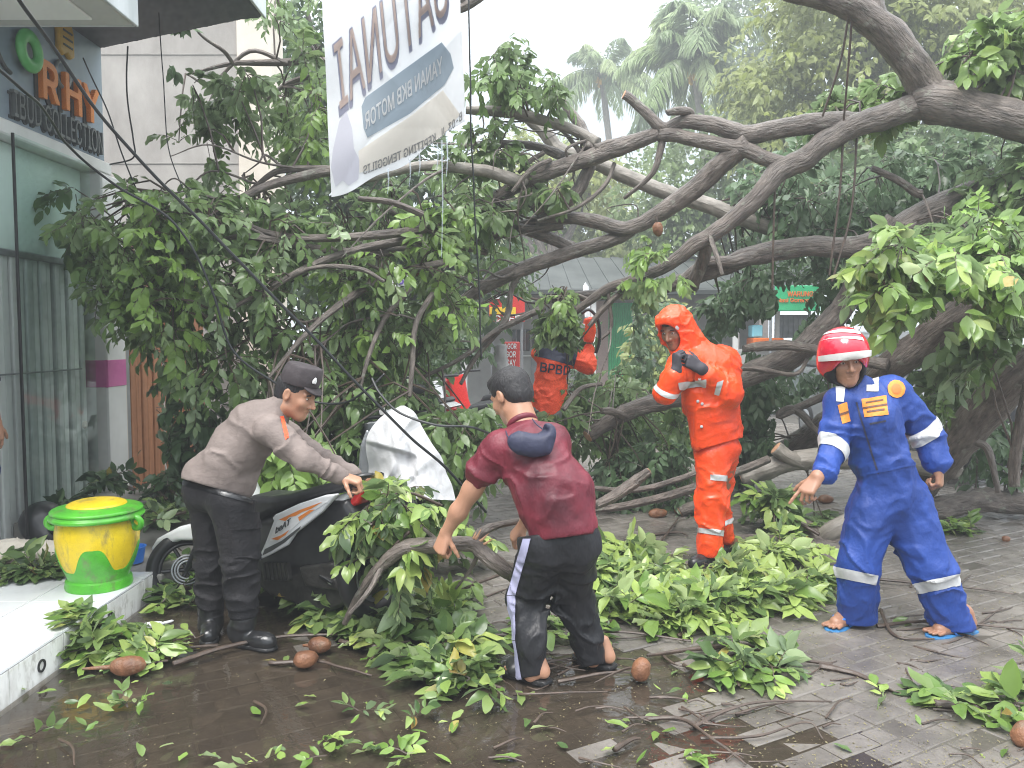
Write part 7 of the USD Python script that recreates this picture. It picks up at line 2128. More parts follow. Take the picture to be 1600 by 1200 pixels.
pm("plastic_sheet", (0.60, 0.60, 0.61), (0.72, 0.72, 0.73), scale=5, rough=0.4, bump=0.35, bscale=24, bdist=0.012, translucent=0.22)
single("plastic_sheet", sheet(4.62), "plastic_sheet", "crumpled white plastic sheet draped over a motorbike between the two bending people", "sheet", True)
single("fairing", slab([(-0.05, -0.16), (0.03, -0.17), (0.055, 0.0), (0.04, 0.12), (0.01, 0.16), (-0.03, 0.06)], at(571, 712, 4.7), (0.9, 0.43, 0), (0, 0, 1), (-0.43, 0.9, 0), 0.012, 0.006, 0.008), "grey_metal", "pale grey fairing panel sticking out left of the white plastic sheet", "panel", True)
single("face_mask", slab([(-0.04, -0.03), (0.04, -0.022), (0.036, 0.03), (-0.034, 0.026)], at(676, 803, 4.3), (0.9, -0.3, 0.25), (-0.2, 0.2, 0.95), np.cross((0.9, -0.3, 0.25), (-0.2, 0.2, 0.95)), 0.004, 0.002, 0.005), "light_blue_plastic", "light blue face mask caught in the leaves below the white sheet", "mask")

# ---------------------------------------------------------------- the banner, seen from its back
pm("banner_cloth", (0.56, 0.57, 0.59), (0.66, 0.665, 0.68), scale=2, rough=0.5, bump=0.15, bscale=8, translucent=0.45)
for nm, c in (("print_peach", (0.60, 0.50, 0.455)), ("print_lavender", (0.37, 0.375, 0.46)), ("print_slate", (0.24, 0.29, 0.335)), ("print_white", (0.68, 0.68, 0.68)), ("print_cream", (0.64, 0.60, 0.54)), ("print_grey", (0.33, 0.33, 0.33)), ("print_faint", (0.49, 0.485, 0.54))):
    pm(nm, c, rough=0.5, translucent=0.4)
bl = [(488, -420), (496, -200), (503, 0), (509, 110), (512, 190), (515, 250), (518, 308)]
br = [(712, -420), (716, -200), (719, 0), (722, 60), (724, 110), (726, 150), (726, 186)]
BN = thing("banner", "torn vinyl banner hanging at the top, seen from its back with mirrored print", "banner", at(620, 308, 4.5))


def bdepth(px, py):
    """How far away the hanging banner is at a pixel: a curled right side and soft folds."""
    t = np.clip((px - 503) / 222, 0, 1)
    return 4.5 + 0.07 * np.sin(px / 36.0 + py / 150) + 0.10 * t * np.clip(py / 200, 0, 1) - 0.09 * np.clip((px - 650) / 75, 0, 1) ** 2 + 0.02 * np.sin(py / 28.0 + px / 60)


def bpt(px, py, lift=0.0):
    return at(px, py, float(bdepth(px, py)) - lift)


n, m = 70, 40
tt, ss = np.linspace(0, 1, n), np.linspace(0, 1, m)
lc, rc = catmull(np.c_[bl, np.zeros(7)], per=12)[:, :2], catmull(np.c_[br, np.zeros(7)], per=12)[:, :2]
li = np.stack([np.interp(tt, np.linspace(0, 1, len(lc)), lc[:, k]) for k in (0, 1)], 1)
ri = np.stack([np.interp(tt, np.linspace(0, 1, len(rc)), rc[:, k]) for k in (0, 1)], 1)
px = li[:, None] * (1 - ss)[None, :, None] + ri[:, None] * ss[None, :, None]
px[..., 1] += (tt[:, None] ** 6) * 14 * np.sin(np.pi * ss)[None] ** 1.2 + (tt[:, None] ** 8) * 4 * np.sin(ss * 14)[None]
V = np.array([[bpt(*p) for p in r_] for r_ in px])
i, j = np.meshgrid(np.arange(n - 1), np.arange(m - 1), indexing="ij")
f = np.stack([i * m + j, (i + 1) * m + j, (i + 1) * m + j + 1, i * m + j + 1], -1).reshape(-1, 4)
cloth = part(BN, "cloth", (V.reshape(-1, 3), f), "banner_cloth", True)


def bfill(P, lift, mat, name="print"):
    """A flat printed shape on the banner: an outline in pixels, filled and pressed onto the cloth."""
    from shapely.geometry import Polygon
    m_ = trimesh.creation.extrude_polygon(Polygon(P), 0.1).subdivide_to_size(9)
    m_ = trimesh.Trimesh(m_.vertices, m_.faces[m_.face_normals[:, 2] > 0.9], process=True)
    v = np.array([bpt(x, y, lift) for x, y, z in m_.vertices])
    return part(cloth, name, (v, m_.faces[:, ::-1]), mat)


def btext(s, o, du, dv, hpx, wpx, lift, mat, bold=True, name="lettering", path=None):
    """Mirrored lettering: origin at its right, reading direction du and up dv in pixels."""
    t = meshkit.text_mesh(s, 1.0, 0.01, bold)
    v = np.array(t.vertices)
    v[:, 0] -= v[:, 0].min()
    wd = v[:, 0].max()
    t = trimesh.Trimesh(np.c_[v[:, 0] / wd * wpx, v[:, 1] * hpx, v[:, 2] * 0], t.faces, process=False)
    keep = np.abs(np.array([np.cross(a[1] - a[0], a[2] - a[0])[2] for a in t.triangles])) > 1e-6
    t = trimesh.Trimesh(t.vertices, t.faces[keep], process=True).subdivide_to_size(10)
    out = []
    for x, y, z in t.vertices:
        if path is None:
            p = np.array(o) + np.array(du) * x + np.array(dv) * y
        else:
            sL = np.concatenate([[0], np.cumsum(np.linalg.norm(np.diff(path, axis=0), axis=1))])
            k = min(np.searchsorted(sL, x, "right") - 1, len(path) - 2)
            d = (path[k + 1] - path[k]) / (sL[k + 1] - sL[k])
            p = path[k] + d * (x - sL[k]) + np.array(dv) * y
        out.append(bpt(*p, lift))
    return part(cloth, name, (np.array(out), t.faces), mat)


bfill([(560, 236), (640, 182), (692, 141), (719, 179), (690, 214), (660, 231), (603, 259), (562, 270)], 0.003, "print_cream", "cream_panel")
bfill([(520, 235), (530, 190), (541, 172), (550, 200), (553, 232), (562, 250), (560, 280), (545, 290), (535, 282), (524, 292), (517, 262)], 0.003, "print_faint", "faint_figure")
bfill([(565, 166), (571, 152), (618, 118), (690, 66), (704, 84), (709, 106), (695, 132), (640, 178), (574, 215), (568, 200)], 0.004, "print_slate", "slate_pill")
d_ = np.array([-160, 146.0])
d_ /= np.linalg.norm(d_)
btext("SATUNAI", (704, 22), d_, (-0.10, -1.0), 108, 236, 0.004, "print_lavender", True)
btext("SATUNAI", (701, 16), d_, (-0.10, -1.0), 100, 230, 0.008, "print_peach", False)
d2 = np.array([-108, 80.0])
d2 /= np.linalg.norm(d2)
btext("YANAN BKB MOTOR", (692, 112), d2, (-0.06, -1.0), 24, 150, 0.008, "print_white", True)
pth = np.array([(722, 187), (706, 203), (691, 214), (665, 231), (637, 244), (603, 259), (570, 272), (540, 284)], float)
btext("B-03 JL. KEPITING TENGGILIS", None, None, (-0.05, -1.0), 13, 178, 0.006, "print_grey", True, path=pth)
for k, (x, y, L_) in enumerate(((698, 214, 60), (690, 219, 180), (683, 224, 40), (655, 240, 34), (640, 248, 42), (606, 262, 40))):
    a = at(x, y, 4.52)
    v, f_, _ = tube(catmull([a, a + [0.004, 0, -L_ * 0.0036 * 0.5], a + [-0.004, 0.004, -L_ * 0.0036]], per=8), np.linspace(0.006, 0.003, 17), 6, 0.3, k)
    single("water_stream", (v, f_), "drip_water", ["thin stream of rain water falling from the banner's lower right corner", "longest stream of rain water falling below the banner", "short dribble of water beside the longest stream", "dribble of water right of the banner's middle", "dribble of water under the banner's lettering", "dribble of water nearest the banner's left half"][k], "water", True)

# ---------------------------------------------------------------- fallen cables
def cable(label, pts, w, per=10):
    c = catmull([at(*p) for p in pts], per=per)
    c += (meshkit.fbm(c * 2.0, 2, len(pts))[:, None] - 0.5) * 0.02
    v, f_, uv = tube(c, w, 8)
    single("cable", (v, f_), "black_cable", label, "cable", True, group="downed cables")


cable("thick black cable slanting from the top left corner down to the white sheet", [(10, -40, 2.9), (32, 0, 3.0), (80, 68, 3.2), (150, 168, 3.4), (240, 272, 3.6), (345, 378, 3.8), (450, 488, 3.95), (560, 600, 4.05), (640, 680, 4.1), (700, 732, 4.15), (760, 800, 4.3)], 0.0075)
cable("black cable sagging from the shop sign past the policeman's cap", [(-20, 90, 3.1), (40, 140, 3.3), (70, 168, 3.6), (110, 232, 4.2), (180, 290, 4.5), (270, 350, 4.6), (330, 450, 4.7), (362, 545, 4.75), (430, 598, 4.75), (490, 626, 4.75), (540, 628, 4.7), (578, 605, 4.6), (600, 585, 4.6)], 0.007)
cable("black cable looping over the top of the white plastic sheet", [(582, 590, 4.4), (596, 616, 4.35), (625, 645, 4.3), (680, 664, 4.25), (740, 668, 4.3), (790, 690, 4.6)], 0.007)
cable("thin wire hanging down the grey wall from the dark canopy", [(200, 72, 5.9), (198, 150, 5.95), (208, 215, 6.0), (209, 246, 6.0), (172, 257, 6.2)], 0.006)
cable("thin wire hanging beside the shop sign's right end", [(130, 90, 5.4), (160, 160, 5.5), (190, 240, 5.6), (215, 300, 5.7)], 0.005)
cable("thin black wire hanging straight down right of the banner", [(733, -20, 5.0), (735, 180, 5.0), (742, 330, 5.05), (748, 450, 5.1), (752, 560, 5.1)], 0.005)
cable("thin wire dropping from the dark canopy through the leaves", [(248, 20, 5.6), (254, 110, 5.6), (262, 230, 5.6), (300, 330, 5.6)], 0.004)

# ---------------------------------------------------------------- the car behind the fallen limbs
CY = 7.9
car = thing("car", "dark car with a pale bumper line, half buried under the fallen tree on the right", "car", at(1580, 800, CY) * [1, 1, 0])


def cpl(pts, h, r, xc, res=0.03):
    """A plate of the car's side outline: (distance from the bumper, height), h to each side of xc."""
    return slab(pts, (xc, CY, 0), (0, 1, 0), (0, 0, 1), (1, 0, 0), h, r, res)


cx0 = at(1475, 0, CY)[0] + 0.88
part(car, "body", cpl([(0.05, 0.35), (0.05, 0.75), (0.15, 0.92), (1.0, 1.05), (1.9, 1.08), (4.2, 1.05), (4.3, 0.4), (3.9, 0.25), (0.4, 0.25)], 0.86, 0.12, cx0), "car_grey", True)
part(car, "cabin", cpl([(1.0, 1.02), (1.75, 1.55), (3.4, 1.58), (4.1, 1.05)], 0.74, 0.12, cx0), "car_grey", True)
part(car, "windshield", (np.array([[cx0 - 0.66, CY + 0.98, 1.08], [cx0 + 0.66, CY + 0.98, 1.08], [cx0 + 0.58, CY + 1.62, 1.50], [cx0 - 0.58, CY + 1.62, 1.50]]) - [0, 0.06, -0.04], [[0, 1, 2, 3]]), "dark_glass")
part(car, "bumper", cpl([(-0.10, 0.22), (-0.12, 0.48), (-0.02, 0.56), (0.2, 0.56), (0.2, 0.2)], 0.89, 0.05, cx0, 0.02), "black_plastic", True)
part(car, "bumper_trim", cpl([(-0.13, 0.56), (-0.13, 0.62), (0.1, 0.66), (0.1, 0.56)], 0.87, 0.02, cx0, 0.014), "car_white", True)
part(car, "grille", cpl([(-0.03, 0.64), (-0.01, 0.80), (0.1, 0.80), (0.1, 0.64)], 0.5, 0.02, cx0, 0.02), "black_plastic", True)
for s_ in (-1, 1):
    part(car, "headlight", Field().ell((cx0 + s_ * 0.66, CY + 0.08, 0.76), (0.18, 0.10, 0.09)).mesh(0.02), "chrome", True)
    fl = part(car, "fog_light", cbox((cx0 + s_ * 0.5 - 0.13, CY - 0.135, 0.32), (cx0 + s_ * 0.5 + 0.13, CY - 0.10, 0.46), 0.02), "grey_metal")
    part(fl, "lamp", cbox((cx0 + s_ * 0.5 - 0.10, CY - 0.15, 0.35), (cx0 + s_ * 0.5 + 0.10, CY - 0.134, 0.43), 0.01), "dark_glass")
    for y in (0.75, 3.4):
        w_ = part(car, "wheel", ring((cx0 + s_ * 0.8, CY + y, 0.30), 0.22, 0.085, (1, 0, 0), 30, 10), "black_rubber", True)
        part(w_, "rim", lathe([(0, -0.04), (0.15, -0.03), (0.17, 0.05), (0.0, 0.03)], (cx0 + s_ * 0.84, CY + y, 0.30), 24, (s_, 0, 0)), "grey_metal", True)
    part(car, "mirror", Field().ell((cx0 + s_ * 0.92, CY + 1.25, 1.12), (0.10, 0.05, 0.07)).mesh(0.02), "black_plastic", True)

# ---------------------------------------------------------------- branches, leaves, fruit and litter on the ground
def foot_z(x, y):
    return 0.006 if x > TX else TZ + 0.003


FEET = [[(1070, 835), (1118, 840), (1122, 893), (1066, 893)], [(296, 965), (440, 960), (444, 1018), (296, 1022)], [(776, 1050), (868, 1045), (868, 1092), (776, 1092)], [(893, 1025), (962, 1022), (962, 1062), (893, 1062)], [(1285, 965), (1350, 960), (1350, 998), (1285, 998)], [(1440, 985), (1530, 985), (1530, 1025), (1440, 1025)], [(1120, 800), (1150, 800), (1150, 850), (1120, 850)]]


def pile(label, stems, mats, seed, leaf=0.15, nst=9, R=0.2, hang=0.05, group=None, name="leafy_branch", twig_w=6, zmin=0.004, mat_stem="twig", down=-0.15, extra_z=0.07, n=2.2):
    """A broken leafy branch: its stems as pixels on the ground (with a height), leafy all along."""
    global rng
    rg = np.random.default_rng(seed)
    rng = rg
    P = []
    for s in stems:
        q = []
        for p in s:
            b_ = onto(p[0], p[1], 0.0) if len(p) < 4 else at(p[0], p[1], p[3])
            q.append(b_ + [0, 0, (p[2] if len(p) > 2 else 0.03)] if len(p) < 4 else b_)
        P.append(catmull(q, per=6))
    allp = np.vstack(P)
    base = np.array([allp[:, 0].mean(), allp[:, 1].mean(), max(0, allp[:, 2].min() - 0.02)])
    t = thing(name, label, "branch", base, group)
    for c in P:
        v, f_, uv = tube(c, np.linspace(twig_w, twig_w * 0.35, len(c)) * c[:, 1].mean() / F / 2, 7, 0.15, seed)
        part(t, "stem", (v, f_), mat_stem, True, uv)
    got, st_ = {}, []
    for c in P:
        L = np.linalg.norm(np.diff(c, axis=0), axis=1).sum()
        k = max(2, int(L * n / 0.16))
        w = rg.uniform(0.1, 1.0, k)
        pts = np.stack([np.interp(w, np.linspace(0, 1, len(c)), c[:, a]) for a in range(3)], 1)
        pts += rg.normal(0, 0.05, pts.shape) * [1, 1, 0.2] + [0, 0, 0.01]
        kk = rg.integers(max(1, nst // 3), nst // 2 + 2, k)
        idx = np.repeat(np.arange(k), kk)
        d = rg.normal(0, 1, (len(idx), 3)) * [1, 1, 0.3 if hang < 0.5 else 0.6] + [0, 0, -down]
        for mat, share in mats:
            pick = rg.random(len(idx)) < share
            if pick.any():
                V, f1, s3 = sprays(pts[idx][pick], d[pick], R * 0.8 * rg.uniform(0.6, 1.15, pick.sum()), rg, 3, leaf, hang, 0.25)
                got.setdefault(mat, []).append(V)
                st_.append(s3)
    sel = []
    for mat in got:
        V = np.concatenate(got[mat])
        mx, my, _ = project(V.mean(1))
        hide = np.zeros(len(V), bool)
        for P_ in FEET:
            hide |= inside(P_, np.stack([mx, my], 1))
        V = got[mat] = V[~hide]
        gx = V.mean(1)
        onT = (gx[:, 0] < TX) & (gx[:, 1] < 4.5)
        floor = np.where(onT, TZ + 0.003, zmin)[:, None] + 0.05 * rg.random((len(V), 1)) ** 2
        V[:, :, 2] = np.where(V[:, :, 2] < floor, floor + 0.35 * (V[:, :, 2] - V[:, :, 2].min(1, keepdims=True)) * 0.5, V[:, :, 2])
        x, y, dz = project(V.mean(1))
        size = np.linalg.norm(V[:, 7] - V[:, 0], axis=1) / dz * ((x > -40) & (x < 1640) & (y < 1230))
        sel += [(s_, mat, k) for k, s_ in enumerate(size)]
    sel = sorted(sel, reverse=True)
    for s_, mat, k in sel[:300]:
        part(t, "leaf", (got[mat][k], f1), mat, True)
    for mat in got:
        rest = [k for s_, m_, k in sel[300:] if m_ == mat]
        if rest:
            part(t, "foliage", flat_leaves(got[mat][rest], f1), mat, True, kind="stuff")
    s3 = np.concatenate(st_)
    s3[:, :, 2] = np.maximum(s3[:, :, 2], zmin)
    part(t, "leaf_stalks", strands(s3, 0.0035, 0.0015), mat_stem, kind="stuff")
    return t


pile("large leafy bough lying between the scooter and the maroon shirted person", [[(780, 930, 0.12), (720, 950, 0.10), (650, 985, 0.08), (560, 1010, 0.05)], [(760, 900, 0.2), (690, 900, 0.24), (610, 930, 0.2), (540, 985, 0.06)], [(740, 980, 0.05), (690, 1020, 0.04), (640, 1060, 0.03)], [(720, 1010, 0.04), (730, 1050, 0.03), (720, 1085, 0.02)], [(640, 990, 0.04), (580, 1040, 0.03)]], [("leaf", 0.75), ("leaf_bright", 0.25)], 41, 0.135, 9, 0.2)
pile("leafy sprig drooping over the scooter's tail in the policeman's reach", [[(735, 850, 0, 3.9), (660, 800, 0, 3.85), (590, 790, 0, 3.8), (550, 830, 0, 3.8)], [(640, 790, 0, 3.85), (600, 810, 0, 3.78), (545, 830, 0, 3.76)], [(700, 830, 0, 3.9), (650, 830, 0, 3.85), (610, 850, 0, 3.8)], [(690, 790, 0, 3.95), (640, 770, 0, 3.9), (600, 775, 0, 3.85)], [(640, 830, 0, 3.72), (610, 860, 0, 3.7), (585, 905, 0, 3.7)], [(625, 850, 0, 3.72), (635, 890, 0, 3.72), (620, 930, 0, 3.74)]], [("leaf", 0.5), ("leaf_bright", 0.5)], 42, 0.115, 8, 0.17, 0.7, down=0.2, n=2.6)
pile("pale broad leafy bough spread on the ground right of the maroon shirted person", [[(1290, 915, 0.08), (1180, 925, 0.08), (1060, 922, 0.07), (950, 915, 0.07)], [(1260, 940, 0.06), (1150, 955, 0.07), (1030, 962, 0.07), (940, 965, 0.05)], [(1040, 912, 0.07), (990, 895, 0.10), (940, 870, 0.12)], [(1180, 910, 0.1), (1100, 960, 0.06), (1030, 985, 0.05)], [(1270, 885, 0.08), (1225, 880, 0.12), (1180, 895, 0.08)]], [("leaf_bright", 0.85), ("leaf", 0.3)], 43, 0.14, 10, 0.22, n=3.0)
pile("leafy twig cluster in front of the raincoat wearer's shins", [[(1300, 850, 0, 5.9), (1230, 820, 0, 5.95), (1190, 795, 0, 6.0), (1175, 775, 0, 6.05)], [(1280, 835, 0, 5.7), (1220, 800, 0, 5.9), (1200, 770, 0, 6.0)]], [("leaf_bright", 0.5), ("leaf", 0.5)], 44, 0.14, 8, 0.18, n=1.7)
pile("small leafy branch lying at lower right centre before the striding person", [[(1300, 1045, 0.02), (1240, 1045, 0.04), (1180, 1055, 0.04), (1130, 1045, 0.02)], [(1240, 1040, 0.04), (1200, 1030, 0.06), (1160, 1035, 0.05)]], [("leaf", 0.6), ("leaf_bright", 0.45)], 45, 0.125, 8, 0.16)
pile("leafy branch entering the picture from the right edge near the bottom", [[(1660, 1120, 0.03), (1600, 1115, 0.04), (1540, 1110, 0.03), (1470, 1105, 0.02)], [(1650, 1090, 0.08), (1600, 1095, 0.06), (1560, 1100, 0.04)]], [("leaf", 0.4), ("leaf_bright", 0.6)], 46, 0.13, 8, 0.17)
pile("leafy clump against the tiled terrace front around a long stalked brown fruit", [[(340, 1015, 0.02), (270, 1025, 0.04), (190, 1025, 0.06), (110, 1035, 0.05)], [(200, 1025, 0.05), (150, 1010, 0.1), (100, 1020, 0.06)], [(250, 1030, 0.03), (220, 1048, 0.03)]], [("leaf_bright", 0.55), ("leaf", 0.45)], 47, 0.115, 8, 0.14)
pile("dark leafy clump lying on the white terrace left of the bin", [[(-20, 905, 0, 4.3), (40, 895, 0, 4.4), (95, 900, 0, 4.45)], [(10, 880, 0, 4.5), (60, 875, 0, 4.55), (110, 895, 0, 4.5)]], [("leaf", 0.8)], 48, 0.125, 8, 0.15)
pile("leafy clump at the policeman's boots beside the scooter's engine", [[(570, 980, 0.06), (520, 965, 0.10), (470, 960, 0.08)], [(530, 945, 0.14), (480, 940, 0.14), (445, 950, 0.1)]], [("leaf", 0.75), ("leaf_bright", 0.25)], 49, 0.13, 8, 0.16)
pile("leafy sprigs under the scooter's front wheel", [[(330, 960, 0.02), (290, 945, 0.04), (262, 930, 0.06)], [(300, 900, 0.1), (280, 890, 0.14)]], [("leaf", 0.7), ("leaf_bright", 0.2)], 50, 0.11, 6, 0.13)
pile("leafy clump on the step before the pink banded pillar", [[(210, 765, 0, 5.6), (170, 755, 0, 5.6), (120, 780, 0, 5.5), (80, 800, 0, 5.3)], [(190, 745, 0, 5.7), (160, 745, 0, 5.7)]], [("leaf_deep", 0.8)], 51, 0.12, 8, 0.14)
pile("leafy clump on the grey pavement right behind the bin", [[(290, 800, 0, 5.2), (250, 810, 0, 5.1), (215, 830, 0, 5.0)], [(260, 780, 0, 5.5), (240, 760, 0, 5.6)]], [("leaf", 0.7)], 52, 0.11, 8, 0.14)
pile("small leafy sprig behind the striding person's leg near the log", [[(1530, 830, 0.02), (1490, 836, 0.03), (1460, 830, 0.03)]], [("leaf_bright", 0.6), ("leaf", 0.4)], 53, 0.12, 7, 0.15)
pile("leafy spill between the maroon shirted person's feet and the bough behind", [[(1000, 960, 0.03), (930, 985, 0.03), (860, 975, 0.05)], [(880, 960, 0.08), (820, 990, 0.05), (780, 1000, 0.04)]], [("leaf_bright", 0.6), ("leaf", 0.3)], 54, 0.12, 6, 0.15, n=1.6)
pile("leafy stretch in the bottom centre before the left foot of the maroon shirted person", [[(790, 1085, 0.02), (740, 1070, 0.03), (680, 1050, 0.04)]], [("leaf_bright", 0.4), ("leaf", 0.6)], 55, 0.115, 6, 0.14)

# the broken limb the maroon shirted person drags
mb = thing("broken_branch", "broken bare limb gripped by the maroon shirted person, its thin end reaching down left", "branch", at(690, 960, 3.7) * [1, 1, 0])
for nm, pts, cutend in (("limb", [(538, 975, 3.72, 8), (560, 930, 3.7, 12), (592, 888, 3.68, 18), (622, 862, 3.66, 24), (655, 853, 3.66, 25), (692, 852, 3.66, 24), (735, 850, 3.66, 24), (752, 862, 3.65, 26), (780, 884, 3.62, 26), (815, 905, 3.75, 26)], None),
                        ("snapped_fork", [(738, 852, 3.66, 15), (752, 832, 3.7, 16), (775, 822, 3.75, 13), (812, 814, 3.8, 9)], None),
                        ("twig", [(752, 855, 3.66, 9), (735, 890, 3.7, 6), (712, 920, 3.75, 4)], None), ("twig", [(600, 880, 3.68, 10), (575, 925, 3.6, 8), (545, 960, 3.55, 6)], None),
                        ("twig", [(690, 850, 3.66, 7), (655, 820, 3.75, 6), (620, 790, 3.85, 4)], None), ("twig", [(640, 858, 3.66, 6), (660, 900, 3.7, 4), (668, 930, 3.72, 3)], None)):
    p_ = np.array([at(x, y, Y) for x, y, Y, w in pts])
    r_ = np.array([w * Y / F / 2 for x, y, Y, w in pts])
    c = catmull(np.c_[p_, r_], per=7)
    v, f_, uv = tube(c[:, :3], c[:, 3].clip(0.002), 14, 0.25, 7)
    part(mb, nm, (v, f_), "bark", True, uv)
for k, (x, y, x2, y2) in enumerate(((738, 850, 752, 826), (742, 852, 764, 833), (736, 848, 744, 831), (745, 856, 770, 842), (748, 862, 768, 868))):
    part(mb, "splinter", tube(np.array([at(x, y, 3.645), at((x + x2) / 2 + 1, (y + y2) / 2, 3.64), at(x2, y2, 3.65)]), [0.009, 0.006, 0.0012], 5, 0.3, k)[:2], "cut_wood")

rg = np.random.default_rng(77)


def gtwig(label, pts, w, mat="twig", group="twigs scattered on the wet paving"):
    c = catmull([onto(x, y) + [0, 0, 0.012 + (z if z else 0)] for x, y, z in pts], per=7)
    c[:, :2] += (meshkit.fbm(c * 9, 2, int(pts[0][0]))[:, None] - 0.5) * 0.02
    r0 = w * 1.35 * c[:, 1].mean() / F / 2
    v, f_, uv = tube(c, np.linspace(r0, r0 * 0.4, len(c)), 7, 0.25, int(pts[0][0]))
    v[:, 2] = np.maximum(v[:, 2], 0.003)
    single("twig", (v, f_), mat, label, "twig", True, group, uv=uv)


for lab, pts, w in (("longest curved twig sweeping across the bottom right of the paving", [(1010, 1128, 0), (1060, 1135, 0.02), (1110, 1165, 0.02), (1165, 1200, 0)], 6),
                    ("twig bent like a hook above the longest bottom right twig", [(1085, 1140, 0), (1140, 1120, 0.02), (1200, 1112, 0.03), (1300, 1104, 0.01)], 5),
                    ("long thin twig with an upturned end in the bottom right", [(1095, 1158, 0), (1180, 1160, 0.01), (1260, 1145, 0.03), (1285, 1160, 0)], 4),
                    ("short dark stick right of the small leafy branch", [(1280, 1048, 0.01), (1340, 1062, 0.01), (1395, 1084, 0)], 8),
                    ("stout stick at the right edge of the bottom", [(1460, 1108, 0.01), (1540, 1115, 0.01), (1640, 1122, 0.01)], 12),
                    ("slim twig running right from the striding person's feet", [(1370, 985, 0.01), (1460, 980, 0.02), (1600, 990, 0.01)], 5),
                    ("twig lying between the striding person's feet", [(1375, 965, 0.03), (1400, 1000, 0.01), (1460, 1005, 0.01)], 5),
                    ("forked twig behind the striding person's rear leg", [(1365, 912, 0.02), (1420, 918, 0.02), (1500, 925, 0.02), (1590, 935, 0.01)], 4),
                    ("long stick pointing at the maroon shirted person's right foot", [(1180, 1016, 0.01), (1120, 1020, 0.02), (1010, 1032, 0.01)], 9),
                    ("twig under the maroon shirted person's left sandal", [(800, 1090, 0), (840, 1096, 0.02), (950, 1088, 0.01)], 4),
                    ("crossing twig at the maroon shirted person's right heel", [(870, 1070, 0), (950, 1062, 0.02), (1010, 1060, 0.01)], 5),
                    ("twig rising beside the brown fruit at the heel", [(1000, 1050, 0.01), (970, 1062, 0.03), (930, 1074, 0.01)], 4),
                    ("long twig behind the maroon shirted person's feet", [(760, 1000, 0.02), (850, 1005, 0.02), (960, 1000, 0.03), (1080, 1008, 0.01)], 6),
                    ("thin twig in front of the policeman's boots", [(270, 1045, 0.01), (350, 1022, 0.02), (440, 1005, 0.02), (540, 1000, 0.02)], 7),
                    ("pale twig crossing the murky puddle", [(420, 1040, 0.0), (500, 1042, 0.01), (580, 1060, 0.0)], 6),
                    ("twig on the bottom left of the puddle", [(92, 1160, 0), (112, 1175, 0.01), (118, 1200, 0)], 4),
                    ("short twig at the bottom of the murky puddle", [(398, 1100, 0), (415, 1120, 0.01), (410, 1135, 0)], 4),
                    ("twig reaching from the bottom edge below the maroon shirted person", [(960, 1180, 0.01), (985, 1165, 0.01), (1000, 1158, 0)], 7),
                    ("short stick near the bottom centre", [(770, 1175, 0), (800, 1165, 0.01), (815, 1158, 0)], 4),
                    ("short stick lying alone right of the bottom centre", [(1150, 1120, 0), (1190, 1112, 0.01), (1240, 1100, 0)], 4),
                    ("stick beside the raincoat wearer's shoe", [(1020, 840, 0.01), (1060, 838, 0.02), (1075, 842, 0.01)], 4),
                    ("long twig on the open paving left of the raincoat wearer", [(1000, 890, 0.01), (1040, 845, 0.03), (1060, 815, 0.02)], 4),
                    ("twig curling near the pale leafy bough", [(1060, 1000, 0.01), (1100, 985, 0.03), (1160, 1000, 0.01)], 5),
                    ("dark stub of stick beside the small leafy branch", [(1125, 1055, 0.01), (1140, 1065, 0.02), (1155, 1080, 0.01)], 10),
                    ("thin twig left of the stub of stick", [(1070, 1045, 0.01), (1090, 1062, 0.02), (1125, 1066, 0.01)], 5),
                    ("dark twig from the leafy bough towards the fruit pair", [(530, 1012, 0.02), (590, 1020, 0.02), (640, 1015, 0.03)], 6)):
    gtwig(lab, pts, w)
for k in range(110):
    x, y = rg.uniform(740, 1600), rg.uniform(870, 1195)
    a, L = rg.normal(0.0, 0.5), rg.uniform(25, 90)
    gtwig("thin brown twig lying loose on the wet paving", [(x, y, 0), (x + L * 0.5 * math.cos(a), y + L * 0.25 * math.sin(a) + rg.normal(0, 4), 0.008), (x + L * math.cos(a), y + L * 0.5 * math.sin(a), 0)], rg.uniform(2, 3.6), group="thin loose twigs on the wet paving")

for lab, px, py, d, L, R, stalk, z in (("long stalked brown fruit lying before the terrace front", 200, 1040, (1, 0.15, 0.02), 0.155, 0.046, 0.11, 0.05),
                                       ("brown fruit with a torn pale spot, lower of the pair by the policeman", 478, 1030, (0.9, 0.3, 0.1), 0.115, 0.042, 0, 0.042), ("brown fruit, upper of the pair by the policeman", 500, 1008, (0.95, -0.2, 0.1), 0.115, 0.042, 0.03, 0.042),
                                       ("brown fruit standing at the maroon shirted person's heel", 1002, 1046, (0.2, 0.1, 1), 0.11, 0.043, 0, 0.054), ("brown fruit on the ground under the pointing hand", 1290, 780, (1, 0.1, 0), 0.15, 0.043, 0.02, 0.044),
                                       ("left brown fruit of the two by the raincoat wearer's knees", 1028, 802, (1, 0.2, 0), 0.16, 0.045, 0, 0.045), ("right brown fruit of the two by the raincoat wearer's knees", 1066, 797, (1, -0.1, 0.1), 0.14, 0.042, 0, 0.045),
                                       ("small orange brown fruit behind the striding person near the log", 1572, 842, (1, 0, 0.1), 0.06, 0.025, 0, 0.026), ("brown fruit at the right bottom edge of the picture", 1600, 1148, (0.3, 0.2, 1), 0.11, 0.043, 0, 0.05)):
    m_ = fruit(onto(px, py, z), d, L, R, stalk)
    t = thing("fruit", lab, "fruit", onto(px, py, z) * [1, 1, 0], "fallen woody fruits")
    q = part(t, "husk", m_[0], "fruit_brown", True)
    if stalk:
        part(q, "stalk", m_[1], "fruit_brown", True)

